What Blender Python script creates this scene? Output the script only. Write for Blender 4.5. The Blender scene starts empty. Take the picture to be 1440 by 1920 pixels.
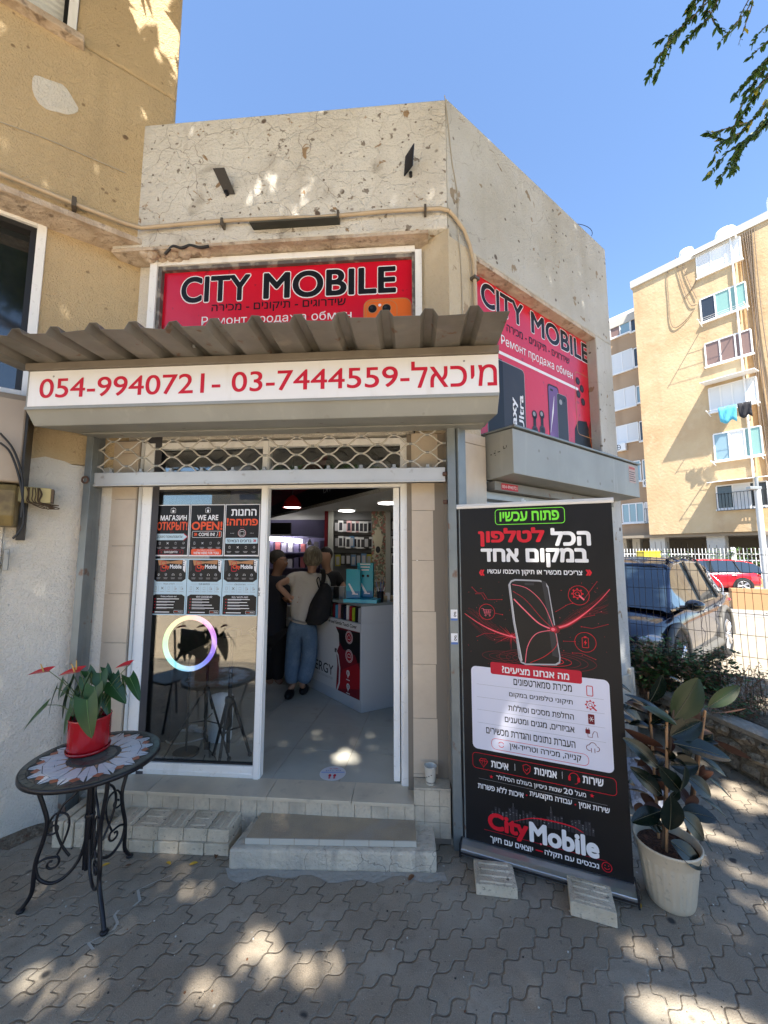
import bpy, bmesh, math, random
import numpy as np
from mathutils import Vector, Matrix
R = math.radians
random.seed(7); rng = np.random.default_rng(7)
sc = bpy.context.scene
COL = sc.collection
# ------------------------------------------------------------------ camera, sky, sun, exposure
F_PX, PITCH, EYE = 740.0, math.atan(77/740.0), 1.7
cd = bpy.data.cameras.new('camera'); cam = bpy.data.objects.new('camera', cd); COL.objects.link(cam)
cam.location = (0, 0, EYE); cam.rotation_euler = (R(90)+PITCH, 0, 0)
cd.sensor_fit = 'HORIZONTAL'; cd.sensor_width = 36; cd.lens = F_PX/1440*36
cd.clip_start = 0.05; cd.clip_end = 2000
sc.camera = cam
SUN_EL, SUN_H = 56.0, (0.20, -0.98)          # sun stands behind the camera, slightly to the right
CR_SEED, CR_N = 5, 105000           # crown of the shade tree: seed, clumps, leaf density
w = bpy.data.worlds.new('World'); sc.world = w; w.use_nodes = True
nt = w.node_tree; nt.nodes.clear()
sky = nt.nodes.new('ShaderNodeTexSky'); sky.sky_type = 'NISHITA'; sky.sun_disc = False
sky.sun_elevation = R(SUN_EL); sky.sun_rotation = math.atan2(SUN_H[0], SUN_H[1])
sky.air_density = 1.0; sky.dust_density = 0.15; sky.ozone_density = 4.0
bgn = nt.nodes.new('ShaderNodeBackground'); bgn.inputs[1].default_value = 0.11
wo = nt.nodes.new('ShaderNodeOutputWorld')
nt.links.new(sky.outputs[0], bgn.inputs[0]); nt.links.new(bgn.outputs[0], wo.inputs[0])
sl = bpy.data.lights.new('sun', 'SUN'); sl.energy = 5.0; sl.angle = R(0.6); sl.color = (1.0, 0.93, 0.82)
so = bpy.data.objects.new('sun', sl); COL.objects.link(so)
hn = math.hypot(*SUN_H)
sdir = Vector((SUN_H[0]/hn*math.cos(R(SUN_EL)), SUN_H[1]/hn*math.cos(R(SUN_EL)), math.sin(R(SUN_EL))))
so.rotation_euler = sdir.to_track_quat('Z', 'Y').to_euler(); so.location = (3, -10, 20)
sc.view_settings.view_transform = 'Standard'; sc.view_settings.look = 'None'
sc.view_settings.exposure = 1.75; sc.view_settings.gamma = 1.0
sc.render.engine = 'CYCLES'
sc.cycles.use_denoising = True
sc.cycles.max_bounces = 8; sc.cycles.diffuse_bounces = 4; sc.cycles.glossy_bounces = 4; sc.cycles.transmission_bounces = 6
sc.cycles.sample_clamp_indirect = 6.0
sc.cycles.caustics_reflective = False; sc.cycles.caustics_refractive = False

# ------------------------------------------------------------------ survey helpers (turn measured points into metres)
def ray(x, y):
    u, v = x-720, 960-y
    return (u, F_PX*math.cos(PITCH)-v*math.sin(PITCH), F_PX*math.sin(PITCH)+v*math.cos(PITCH))
def gz(x, y, z=0.0):
    d = ray(x, y); t = (z-EYE)/d[2]; return (d[0]*t, d[1]*t)
def at(x, y, Y):
    d = ray(x, y); t = Y/d[1]; return Vector((d[0]*t, Y, EYE+d[2]*t))
class Fr:
    """upright plane frame: s along, d outward, z up"""
    def __init__(f, ox, oy, a):
        a = R(a); f.O = (ox, oy); f.e = (math.cos(a), math.sin(a)); f.o = (math.sin(a), -math.cos(a)); f.a = a
    def P(f, s, d, z): return (f.O[0]+f.e[0]*s+f.o[0]*d, f.O[1]+f.e[1]*s+f.o[1]*d, z)
    def XY(f, s, d): return f.P(s, d, 0)[:2]
    def hit(f, px, py, d=0.0):
        r = ray(px, py); ox, oy = f.O[0]+f.o[0]*d, f.O[1]+f.o[1]*d
        t = (f.o[0]*ox+f.o[1]*oy)/(f.o[0]*r[0]+f.o[1]*r[1])
        p = (r[0]*t, r[1]*t, EYE+r[2]*t)
        return ((p[0]-ox)*f.e[0]+(p[1]-oy)*f.e[1], p[2])
FF = Fr(0.403, 2.485, -4.4)      # shop front
SF = Fr(0.435, 2.482, 36.3)      # shop side
WF = Fr(-2.107, 2.665, 36.0)     # yellow house wall
BF = Fr(0.452, 2.448, -22.6)     # roll-up banner

# ------------------------------------------------------------------ materials
MATS = {}
def M(name, col=(.5,.5,.5), rough=.7, metal=0.0, layers=(), bump=(), coat=0.0, emit=None, spec=.5, trans=0.0, vec='Object', scale=(1,1,1), rot=(0,0,0), alpha=1.0, sheen=0.0):
    """layers: (kind, scale, lo, hi, colour, amount[, detail, distortion]); bump: (kind, scale, strength)"""
    if name in MATS: return MATS[name]
    m = bpy.data.materials.new(name); m.use_nodes = True; MATS[name] = m
    n = m.node_tree; N, L = n.nodes, n.links
    b = N['Principled BSDF']
    b.inputs['Base Color'].default_value = (*col, 1); b.inputs['Roughness'].default_value = rough
    b.inputs['Metallic'].default_value = metal; b.inputs['Coat Weight'].default_value = coat
    b.inputs['Specular IOR Level'].default_value = spec; b.inputs['Transmission Weight'].default_value = trans
    b.inputs['Alpha'].default_value = alpha; b.inputs['Sheen Weight'].default_value = sheen
    m.diffuse_color = (*col, 1)
    if emit: b.inputs['Emission Color'].default_value = (*emit[0], 1); b.inputs['Emission Strength'].default_value = emit[1]
    if layers or bump:
        tc = N.new('ShaderNodeTexCoord'); mp = N.new('ShaderNodeMapping'); L.new(tc.outputs[vec], mp.inputs[0])
        mp.inputs['Scale'].default_value = scale; mp.inputs['Rotation'].default_value = rot
        V = mp.outputs[0]
    def tex(kind, s, detail=4, dist=0.0, off=0.0):
        if kind in ('noise', 'streak'):
            t = N.new('ShaderNodeTexNoise'); t.inputs['Scale'].default_value = s; t.inputs['Detail'].default_value = detail
            t.inputs['Distortion'].default_value = dist
            mm = N.new('ShaderNodeMapping'); L.new(V, mm.inputs[0]); mm.inputs['Location'].default_value = (off, off*.7, off*.3)
            if kind == 'streak': mm.inputs['Scale'].default_value = (1, 1, .12)
            L.new(mm.outputs[0], t.inputs[0]); return t.outputs[0]
        if kind in ('spot', 'crack', 'cell'):
            nz = N.new('ShaderNodeTexNoise'); nz.inputs['Scale'].default_value = s*2.2; nz.inputs['Detail'].default_value = 3; L.new(V, nz.inputs[0])
            mx = N.new('ShaderNodeMix'); mx.data_type = 'RGBA'; mx.blend_type = 'LINEAR_LIGHT'; mx.inputs[0].default_value = (.02 if kind == 'spot' else .08)/max(s*.35, .3)
            L.new(V, mx.inputs[6]); L.new(nz.outputs[1], mx.inputs[7])
            t = N.new('ShaderNodeTexVoronoi'); t.inputs['Scale'].default_value = s
            if kind == 'crack': t.feature = 'DISTANCE_TO_EDGE'
            L.new(mx.outputs[2], t.inputs[0]); return t.outputs[0]
    cur = None
    for i, ly in enumerate(layers):
        kind, s, lo, hi, c2, amt = ly[:6]; det = ly[6] if len(ly) > 6 else 4; ds = ly[7] if len(ly) > 7 else 0.0
        t = tex(kind, s, det, ds, off=3.1*i+1)
        mr = N.new('ShaderNodeMapRange'); L.new(t, mr.inputs[0]); mr.inputs[1].default_value = lo; mr.inputs[2].default_value = hi
        mr.inputs[3].default_value = 0; mr.inputs[4].default_value = amt
        fac = mr.outputs[0]
        if kind in ('spot', 'crack'):      # only here and there
            ms = N.new('ShaderNodeTexNoise'); ms.inputs['Scale'].default_value = s*(.6 if kind == 'spot' else .45); L.new(V, ms.inputs[0])
            m2 = N.new('ShaderNodeMapRange'); L.new(ms.outputs[0], m2.inputs[0]); m2.inputs[1].default_value = .45; m2.inputs[2].default_value = .54
            mu = N.new('ShaderNodeMath'); mu.operation = 'MULTIPLY'; L.new(fac, mu.inputs[0]); L.new(m2.outputs[0], mu.inputs[1]); fac = mu.outputs[0]
        mx = N.new('ShaderNodeMix'); mx.data_type = 'RGBA'; L.new(fac, mx.inputs[0])
        if cur is None: mx.inputs[6].default_value = (*col, 1)
        else: L.new(cur, mx.inputs[6])
        mx.inputs[7].default_value = (*c2, 1); cur = mx.outputs[2]
    if cur is not None: L.new(cur, b.inputs['Base Color'])
    nrm = None
    for i, (kind, s, st) in enumerate(bump):
        t = tex(kind, s, 5 if kind == 'noise' else 2, 0, off=9.3+i)
        bp = N.new('ShaderNodeBump'); bp.inputs['Strength'].default_value = min(1, st); bp.inputs['Distance'].default_value = .01*max(1, st)
        if kind == 'crack':
            mr = N.new('ShaderNodeMapRange'); L.new(t, mr.inputs[0]); mr.inputs[2].default_value = .03; t = mr.outputs[0]
        L.new(t, bp.inputs['Height'])
        if nrm is not None: L.new(nrm, bp.inputs['Normal'])
        nrm = bp.outputs[0]
    if nrm is not None: L.new(nrm, b.inputs['Normal'])
    return m

# ------------------------------------------------------------------ mesh building
BASE = {}
def norm(v):
    v = Vector(v); return v.normalized() if v.length > 1e-9 else Vector((0, 0, 1))
class MB:
    def __init__(s): s.v = []; s.f = []; s.m = []; s.sm = []
    def add(s, vs, fs, m=0, smooth=False):
        o = len(s.v); s.v += [tuple(p) for p in vs]
        for f in fs: s.f.append([o+i for i in f]); s.m.append(m); s.sm.append(smooth)
        return s
    def poly(s, pts, m=0): return s.add(pts, [list(range(len(pts)))], m)
    def hexa(s, P, m=0):   # 8 points: bottom 4 ccw, top 4 ccw
        return s.add(P, [(3,2,1,0),(4,5,6,7),(0,1,5,4),(1,2,6,5),(2,3,7,6),(3,0,4,7)], m)
    def box(s, x0, x1, y0, y1, z0, z1, m=0):
        return s.hexa([(x0,y0,z0),(x1,y0,z0),(x1,y1,z0),(x0,y1,z0),(x0,y0,z1),(x1,y0,z1),(x1,y1,z1),(x0,y1,z1)], m)
    def fbox(s, fr, s0, s1, d0, d1, z0, z1, m=0):
        return s.hexa([fr.P(s0,d1,z0),fr.P(s1,d1,z0),fr.P(s1,d0,z0),fr.P(s0,d0,z0),fr.P(s0,d1,z1),fr.P(s1,d1,z1),fr.P(s1,d0,z1),fr.P(s0,d0,z1)], m)
    def vprism(s, xy, z0, z1, m=0):
        n = len(xy); return s.add([(x,y,z0) for x,y in xy]+[(x,y,z1) for x,y in xy],
            [list(range(n))[::-1], list(range(n,2*n))]+[(i,(i+1)%n,n+(i+1)%n,n+i) for i in range(n)], m)
    def fprism(s, fr, sz, d0, d1, m=0, smooth=False):   # outline in (s,z), front at d1
        n = len(sz); s.add([fr.P(a,d0,z) for a,z in sz]+[fr.P(a,d1,z) for a,z in sz], [list(range(n))[::-1], list(range(n,2*n))], m)
        return s.add([fr.P(a,d0,z) for a,z in sz]+[fr.P(a,d1,z) for a,z in sz], [(i,(i+1)%n,n+(i+1)%n,n+i) for i in range(n)], m, smooth)
    def sprism(s, fr, dz, s0, s1, m=0):                 # section in (d,z) run along s
        n = len(dz); return s.add([fr.P(s0,d,z) for d,z in dz]+[fr.P(s1,d,z) for d,z in dz],
            [list(range(n)), list(range(n,2*n))[::-1]]+[(i,n+i,n+(i+1)%n,(i+1)%n) for i in range(n)], m)
    def tube(s, pts, r, n=8, m=0, cap=True, closed=False):
        pts = [Vector(p) for p in pts]; k = len(pts); rr = r if isinstance(r, (list, tuple)) else [r]*k
        T = []
        for i in range(k):
            a = pts[(i-1) % k] if closed else pts[max(i-1, 0)]; b = pts[(i+1) % k] if closed else pts[min(i+1, k-1)]
            T.append(norm(b-a))
        up = Vector((0,0,1)) if abs(T[0].z) < .9 else Vector((1,0,0)); vs = []
        for i in range(k):
            x = up-T[i]*up.dot(T[i]); x = norm(x); y = T[i].cross(x); up = x
            for j in range(n):
                a = 2*math.pi*j/n; vs.append(pts[i]+x*(rr[i]*math.cos(a))+y*(rr[i]*math.sin(a)))
        fs = []
        for i in range(k if closed else k-1):
            for j in range(n):
                a, b = i*n+j, i*n+(j+1) % n; c, d = ((i+1) % k)*n+(j+1) % n, ((i+1) % k)*n+j; fs.append((a, b, c, d))
        s.add(vs, fs, m, True)
        if cap and not closed: s.add(vs[:n], [list(range(n))[::-1]], m); s.add(vs[-n:], [list(range(n))], m)
        return s
    def lathe(s, c, prof, n=32, m=0, smooth=True, cap=True, sx=1, sy=1):
        vs = [(c[0]+sx*r*math.cos(2*math.pi*j/n), c[1]+sy*r*math.sin(2*math.pi*j/n), c[2]+z) for r, z in prof for j in range(n)]
        k = len(prof); fs = [(i*n+j, i*n+(j+1) % n, (i+1)*n+(j+1) % n, (i+1)*n+j) for i in range(k-1) for j in range(n)]
        s.add(vs, fs, m, smooth)
        if cap:
            s.add(vs[:n], [list(range(n))[::-1]], m); s.add(vs[-n:], [list(range(n))], m)
        return s
    def ball(s, c, r, m=0, n=12, k=8, M4=None):
        rx, ry, rz = r if isinstance(r, (tuple, list)) else (r, r, r); vs = []
        for i in range(k+1):
            t = math.pi*i/k
            for j in range(n):
                a = 2*math.pi*j/n; p = Vector((rx*math.sin(t)*math.cos(a), ry*math.sin(t)*math.sin(a), rz*math.cos(t)))
                if M4 is not None: p = M4 @ p
                vs.append(Vector(c)+p)
        return s.add(vs, [(i*n+j, (i+1)*n+j, (i+1)*n+(j+1) % n, i*n+(j+1) % n) for i in range(k) for j in range(n)], m, True)
    def cyl(s, a, b, r, n=12, m=0, r2=None): return s.tube([a, b], [r, r if r2 is None else r2], n, m)
    def build(s, name, mats, parent=None, base=None, bevel=0.0, recalc=True, sub=0):
        me = bpy.data.meshes.new(name)
        L = Vector(BASE[parent.name]) if parent is not None else Vector(base if base is not None else s.centre())
        me.from_pydata([tuple(Vector(p)-L) for p in s.v], [], s.f)
        if not isinstance(mats, (list, tuple)): mats = [mats]
        for m in mats: me.materials.append(m)
        me.polygons.foreach_set('material_index', s.m); me.polygons.foreach_set('use_smooth', s.sm)
        if recalc:
            bm = bmesh.new(); bm.from_mesh(me); bmesh.ops.recalc_face_normals(bm, faces=bm.faces); bm.to_mesh(me); bm.free()
        me.update()
        o = bpy.data.objects.new(name, me); COL.objects.link(o)
        if parent is not None: o.parent = parent
        else: o.location = L
        BASE[o.name] = tuple(L)
        if bevel:
            bv = o.modifiers.new('bevel', 'BEVEL'); bv.width = bevel; bv.segments = 2; bv.limit_method = 'ANGLE'; bv.angle_limit = R(40); bv.harden_normals = False
        if sub:
            sb = o.modifiers.new('sub', 'SUBSURF'); sb.levels = sub; sb.render_levels = sub
        return o
    def centre(s):
        a = np.array([tuple(p) for p in s.v]); return ((a[:,0].min()+a[:,0].max())/2, (a[:,1].min()+a[:,1].max())/2, a[:,2].min())
def tag(o, label, cat, group=None, kind=None):
    if label: o['label'] = label
    if cat: o['category'] = cat
    if group: o['group'] = group
    if kind: o['kind'] = kind
    return o
def thing(name, label, cat, loc=(0,0,0), group=None):
    o = bpy.data.objects.new(name, None); COL.objects.link(o); o.location = loc; o.empty_display_size = .1
    BASE[o.name] = tuple(loc); return tag(o, label, cat, group)
def struct(o): o['kind'] = 'structure'; return o
def dup(root, loc, rz=None, label=None):
    r = root.copy(); COL.objects.link(r); r.location = loc
    if rz is not None: r.rotation_euler = (0, 0, rz)
    if label: r['label'] = label
    for c in list(root.children):
        k = c.copy(); COL.objects.link(k); k.parent = r
        for g in list(c.children):
            q = g.copy(); COL.objects.link(q); q.parent = k
    return r

# ------------------------------------------------------------------ lettering: flat shapes laid on a board
_tc = {}
from mathutils.geometry import tessellate_polygon, interpolate_bezier
def glyphs(body, bold=0.0, res=3, shear=0.0):
    """outlines of the letters, each contour filled on its own (with the holes that lie in it)"""
    k = (body, res, shear)
    if k in _tc: return _tc[k]
    c = bpy.data.curves.new('t', 'FONT'); c.body = body; c.shear = shear
    o = bpy.data.objects.new('t', c); COL.objects.link(o)
    dg = bpy.context.evaluated_depsgraph_get(); dg.update(); cv = o.to_curve(dg)
    loops = []
    for sp in cv.splines:
        bp = sp.bezier_points; n = len(bp); L_ = []
        for i in range(n):
            p, q = bp[i], bp[(i+1) % n]
            straight = (p.handle_right-p.co).cross(q.co-p.co).length < 1e-6 and (q.handle_left-q.co).cross(q.co-p.co).length < 1e-6
            L_ += [p.co.copy()] if straight else list(interpolate_bezier(p.co, p.handle_right, q.handle_left, q.co, res+2))[:-1]
        L_ = [v for i, v in enumerate(L_) if (v-L_[i-1]).length > 1e-5]
        if len(L_) > 2: loops.append(L_)
    o.to_curve_clear(); bpy.data.objects.remove(o); bpy.data.curves.remove(c)
    ar_ = lambda L_: sum(L_[i-1].x*L_[i].y-L_[i].x*L_[i-1].y for i in range(len(L_)))/2
    sg = math.copysign(1, ar_(max(loops, key=lambda q: abs(ar_(q)))))
    def inside(p, L_):
        r = False
        for i in range(len(L_)):
            a, b = L_[i-1], L_[i]
            if (a.y > p.y) != (b.y > p.y) and p.x < (b.x-a.x)*(p.y-a.y)/(b.y-a.y)+a.x: r = not r
        return r
    hol = [q for q in loops if any(ar_(p_)*ar_(q) < 0 and abs(ar_(p_)) > abs(ar_(q)) and inside(q[0], p_) for p_ in loops)]; outs = [q for q in loops if not any(q is h_ for h_ in hol)]; vs, fs, dz = [], [], []
    for i, q in enumerate(outs):
        ls = [q]+[h_ for h_ in hol if inside(h_[0], q)]; o_ = len(vs)
        for f in tessellate_polygon([[Vector((v.x, v.y, 0)) for v in l_] for l_ in ls]): fs.append(tuple(o_+j for j in f))
        for l_ in ls: vs += [(v.x, v.y) for v in l_]; dz += [(i % 4)*.012]*len(l_)
    vs = np.array(vs); vs = vs-vs.min(0); vs = np.column_stack([vs, dz]); _tc[k] = (vs, fs); return _tc[k]
def he(t): return t[::-1]
class Art:
    """printed artwork on a plane: frame fr at outward distance d; layers step 0.4 mm outwards"""
    def __init__(s, fr, d, mats, step=.0004): s.fr = fr; s.d = d; s.mats = mats; s.keys = list(mats); s.mb = MB(); s.step = step
    def mi(s, c): return s.keys.index(c)
    def P(s, a, z, l): return s.fr.P(a, s.d+l*s.step, z)
    def poly(s, pts, c, l=1): s.mb.add([s.P(a, z, l) for a, z in pts], [list(range(len(pts)))], s.mi(c)); return s
    def rect(s, a0, a1, z0, z1, c, l=1): return s.poly([(a0,z0),(a1,z0),(a1,z1),(a0,z1)], c, l)
    def rpts(s, a0, a1, z0, z1, r, n=6):
        r = min(r, abs(a1-a0)/2-1e-4, abs(z1-z0)/2-1e-4); p = []
        for cx, cz, t0 in ((a1-r,z1-r,0),(a0+r,z1-r,90),(a0+r,z0+r,180),(a1-r,z0+r,270)):
            for i in range(n+1): t = R(t0+90*i/n); p.append((cx+r*math.cos(t), cz+r*math.sin(t)))
        return p
    def rrect(s, a0, a1, z0, z1, r, c, l=1): return s.poly(s.rpts(a0,a1,z0,z1,r), c, l)
    def line(s, pts, wd, c, l=2, closed=False):
        pts = [Vector(p) for p in pts]; n = len(pts); ws = wd if isinstance(wd, (list, tuple)) else [wd]*n; A, B = [], []
        for i in range(n):
            a = pts[(i-1) % n] if closed else pts[max(0, i-1)]; b = pts[(i+1) % n] if closed else pts[min(n-1, i+1)]
            t = (b-a); t = t.normalized() if t.length > 1e-9 else Vector((1, 0)); q = Vector((-t.y, t.x))*ws[i]/2
            A.append(pts[i]+q); B.append(pts[i]-q)
        vs = [s.P(p.x, p.y, l) for p in A+B]; k = n if closed else n-1
        s.mb.add(vs, [(i, (i+1) % n, n+(i+1) % n, n+i) for i in range(k)], s.mi(c)); return s
    def orect(s, a0, a1, z0, z1, r, wd, c, l=2): return s.line(s.rpts(a0,a1,z0,z1,r), wd, c, l, True)
    def circ(s, a, z, r, c, l=2, n=20, rz=None): return s.poly([(a+r*math.cos(2*math.pi*i/n), z+(rz or r)*math.sin(2*math.pi*i/n)) for i in range(n)], c, l)
    def ring(s, a, z, r, wd, c, l=2, n=24, rz=None, t0=0, t1=360):
        full = (t1-t0) >= 360; k = n if full else n+1
        return s.line([(a+r*math.cos(R(t0+(t1-t0)*i/n)), z+(rz or r)*math.sin(R(t0+(t1-t0)*i/n))) for i in range(k)], wd, c, l, full)
    def text(s, body, a0, a1, zc, h, c, l=3, bold=0.0, shear=0.0, res=3, tilt=0.0):
        """heavier weights are the same glyph laid down several times, each a hair above the last"""
        vs, fs = glyphs(body, 0.0, res, shear); W, H = vs.max(0)[:2]; q = bold*.8; W2, H2 = W+2*q, H+2*q
        n = 0 if bold == 0 else (4 if bold < .025 else (8 if bold < .05 else 12))
        offs = [(0, 0)]+[(q*math.cos(2*math.pi*(i+.5)/n), q*math.sin(2*math.pi*(i+.5)/n)) for i in range(n)]
        for k, (ox, oy) in enumerate(offs):
            s.mb.add([s.P(a0+(x+q+ox)/W2*(a1-a0), zc-h/2+(y+q+oy)/H2*h, l+k*.06+dz_) for x, y, dz_ in vs], fs, s.mi(c))
        return s
    def build(s, name, parent=None, **k): return s.mb.build(name, [s.mats[q] for q in s.keys], parent, recalc=False, **k)

def skin(name, nodes, edges, mat, parent, sub=2, root=None):
    """one continuous skinned surface: nodes {key:(x,y,z,rx,ry)}"""
    ks = list(nodes); me = bpy.data.meshes.new(name); L = Vector(BASE[parent.name])
    me.from_pydata([Vector(nodes[k][:3])-L for k in ks], [(ks.index(a), ks.index(b)) for a, b in edges], [])
    o = bpy.data.objects.new(name, me); COL.objects.link(o)
    o.modifiers.new('s', 'SKIN'); me = o.data
    lay = me.skin_vertices[0].data if me.skin_vertices else None
    if lay is None:
        bm = bmesh.new(); bm.from_mesh(me); bm.verts.layers.skin.verify(); bm.to_mesh(me); bm.free(); lay = me.skin_vertices[0].data
    for i, k in enumerate(ks):
        t = nodes[k]; lay[i].radius = (t[3], t[4] if len(t) > 4 else t[3]); lay[i].use_root = (k == (root or ks[0]))
    sb = o.modifiers.new('b', 'SUBSURF'); sb.levels = sub; sb.render_levels = sub
    dg = bpy.context.evaluated_depsgraph_get(); dg.update()
    m2 = bpy.data.meshes.new_from_object(o.evaluated_get(dg)); bpy.data.objects.remove(o)
    m2.materials.clear(); m2.materials.append(mat)
    m2.polygons.foreach_set('use_smooth', [True]*len(m2.polygons))
    q = bpy.data.objects.new(name, m2); COL.objects.link(q); q.parent = parent; BASE[q.name] = tuple(L); return q
# ================================================================== materials of the place
BR = (.10,.07,.045)
m_yel = M('ochre_stucco', (.55,.425,.255), .92, layers=[('noise',1.1,.4,.75,(.46,.35,.21),.8), ('streak',6,.5,.8,(.36,.28,.17),.45), ('spot',4.5,.10,.06,(.13,.08,.045),.9), ('spot',10,.14,.09,(.22,.15,.085),.8)], bump=[('noise',95,1.2),('noise',28,1.0)])
m_whi = M('white_washed_stucco', (.68,.65,.59), .92, layers=[('noise',1.6,.45,.8,(.50,.47,.40),.6), ('spot',6,.08,.03,(.16,.11,.07),.85), ('noise',5,.62,.72,(.48,.42,.33),.4)], bump=[('noise',95,1.2),('noise',28,1.0)])
m_par = M('old_cream_render', (.65,.64,.605), .93, layers=[('noise',1.3,.42,.72,(.50,.47,.42),.8,6), ('noise',2.6,.58,.70,(.30,.27,.23),.6,10,1.2), ('streak',3,.5,.75,(.35,.31,.25),.5,7), ('crack',2.3,.007,.0,(.14,.11,.09),.8), ('crack',8,.009,.0,(.28,.24,.20),.4), ('noise',17,.64,.68,(.16,.13,.10),.85,5,.4), ('spot',13,.14,.09,(.12,.09,.065),.9), ('noise',9,.66,.69,(.30,.20,.11),.95,4,.5), ('spot',5,.12,.08,(.09,.06,.045),.95)], bump=[('noise',70,1.0),('noise',12,1.6),('crack',5,.5)])
m_sid = M('grey_render', (.51,.51,.49), .93, layers=[('noise',1.6,.4,.7,(.38,.36,.31),.7,6), ('streak',4,.5,.75,(.31,.29,.25),.5,7), ('crack',2.4,.007,.0,(.2,.18,.15),.6), ('noise',8,.66,.69,(.26,.20,.13),.9,4,.5), ('spot',5,.12,.08,(.08,.06,.05),.9), ('spot',11,.16,.10,(.10,.08,.06),.9)], bump=[('noise',75,.9),('noise',10,1.2)])
m_peel = M('peeling_pink_plaster', (.56,.47,.38), .95, layers=[('noise',5,.48,.62,(.38,.29,.21),.7,7,1), ('noise',11,.60,.68,(.14,.105,.08),.7,6)], bump=[('noise',14,3.0),('noise',60,1.0)])
m_tile = M('beige_marble_tile', (.56,.48,.385), .38, layers=[('noise',3,.4,.75,(.49,.41,.33),.8,6,2.0), ('streak',7,.58,.7,(.60,.54,.46),.5), ('noise',30,.5,.8,(.44,.37,.29),.25)], bump=[('noise',40,.12)])
m_smallt = M('small_beige_tile', (.60,.52,.40), .6, layers=[('noise',6,.45,.7,(.34,.30,.245),.7,6), ('noise',60,.5,.7,(.40,.34,.27),.5)], bump=[('noise',80,.3)])
m_grout = M('grout', (.22,.19,.155), .9)
m_alu = M('white_aluminium', (.86,.87,.87), .38, layers=[('streak',9,.55,.8,(.55,.53,.49),.5), ('noise',45,.62,.72,(.5,.48,.44),.35)])
m_alud = M('black_rubber_seal', (.02,.02,.022), .6)
m_gal = M('galvanised_steel', (.33,.345,.345), .46, metal=.55, layers=[('noise',4,.4,.7,(.26,.27,.265),.8,6), ('streak',8,.58,.75,(.42,.42,.41),.5), ('noise',14,.66,.72,(.22,.12,.07),.7)], bump=[('noise',9,.25)])
m_post = M('weathered_grey_steel', (.22,.25,.26), .5, metal=.5, layers=[('noise',5,.4,.7,(.16,.18,.19),.8,6), ('streak',12,.55,.72,(.34,.36,.36),.6), ('noise',9,.62,.68,(.17,.09,.06),.8)], bump=[('noise',20,.3)])
m_can = M('dusty_grey_sheet_metal', (.20,.195,.18), .55, metal=.25, layers=[('noise',3,.4,.7,(.12,.11,.09),.8,6), ('streak',10,.5,.75,(.23,.21,.175),.4), ('noise',6,.6,.7,(.26,.235,.19),.6,7), ('noise',13,.64,.7,(.15,.075,.04),.8,5)], bump=[('noise',3,.8)])
m_box = M('grey_painted_shutter_box', (.30,.31,.295), .5, metal=.2, layers=[('noise',2.5,.4,.7,(.24,.245,.23),.8,6), ('streak',14,.58,.75,(.38,.38,.36),.45), ('spot',7,.12,.05,(.12,.09,.07),.8)], bump=[('noise',5,.3)])
m_boxd = M('brown_grey_lintel', (.17,.145,.115), .6, layers=[('noise',8,.4,.7,(.12,.10,.08),.7)])
m_conc = M('rough_concrete', (.38,.335,.27), .93, layers=[('noise',3,.4,.7,(.25,.235,.21),.8,7), ('noise',22,.56,.7,(.46,.43,.38),.6,6), ('noise',14,.64,.7,(.15,.13,.11),.6)], bump=[('noise',45,1.6),('noise',150,.6)])
m_plat = M('whitewashed_concrete', (.70,.61,.48), .93, layers=[('noise',4,.42,.66,(.37,.35,.31),.8,7), ('streak',12,.55,.7,(.27,.25,.22),.6), ('crack',5,.012,.0,(.15,.13,.11),.7)], bump=[('noise',30,1.6),('noise',110,.6)])
m_tread = M('brushed_granite_tread', (.42,.33,.22), .75, layers=[('noise',5,.4,.7,(.23,.20,.165),.8,7), ('noise',2.2,.55,.62,(.36,.32,.265),.6,4,1), ('noise',160,.5,.65,(.40,.36,.30),.5)], bump=[('noise',180,.5)])
m_block = M('pale_paving_block', (.74,.64,.49), .9, layers=[('noise',8,.4,.7,(.47,.39,.28),.8,6), ('noise',55,.58,.7,(.30,.25,.19),.6), ('noise',4,.52,.66,(.34,.28,.20),.7,8), ('noise',20,.66,.7,(.12,.09,.06),.8,6)], bump=[('noise',120,.7)])
m_floor = M('grey_floor_tile', (.47,.46,.41), .25, layers=[('noise',3,.4,.7,(.40,.39,.34),.7,6), ('noise',9,.6,.75,(.33,.31,.26),.5)])
m_sill = M('beige_threshold_tile', (.60,.52,.40), .4, layers=[('noise',5,.4,.7,(.40,.355,.29),.7,6), ('noise',14,.6,.72,(.31,.27,.22),.5)])
m_red = M('red_vinyl_print', (.62,.004,.022), .28, layers=[('noise',2.2,.45,.7,(.50,.003,.03),.8), ('spot',9,.07,.03,(.10,.0,.01),.8), ('noise',14,.66,.70,(.20,.01,.02),.6)], bump=[('noise',5,.35)], coat=.06)
m_signw = M('white_sign_panel', (.76,.76,.77), .35, layers=[('noise',3,.5,.8,(.70,.67,.62),.5), ('streak',12,.62,.75,(.62,.6,.57),.4)])
def P(name, c, r=.5, **k): return M('print_'+name, c, max(r, .42), spec=.28, **k)
p_black = P('black', (.008,.008,.010), .3); p_white = P('white', (.80,.80,.83), .4); p_red = P('red', (.66,.012,.03), .4)
p_crim = P('crimson_lettering', (.52,.012,.035), .5); p_green = P('green', (.22,.85,.06), .4); p_lil = P('pale_lilac', (.72,.72,.84), .4)
p_grey = P('grey', (.30,.30,.32), .4); p_dark = P('dark_grey', (.035,.035,.042), .3); p_or = P('orange_red', (.78,.10,.035), .4)
p_pink = P('pink_glow', (.90,.16,.22), .4); p_dred = P('dark_red', (.16,.008,.018), .4); p_blue = P('pale_blue', (.50,.66,.76), .4)
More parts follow.
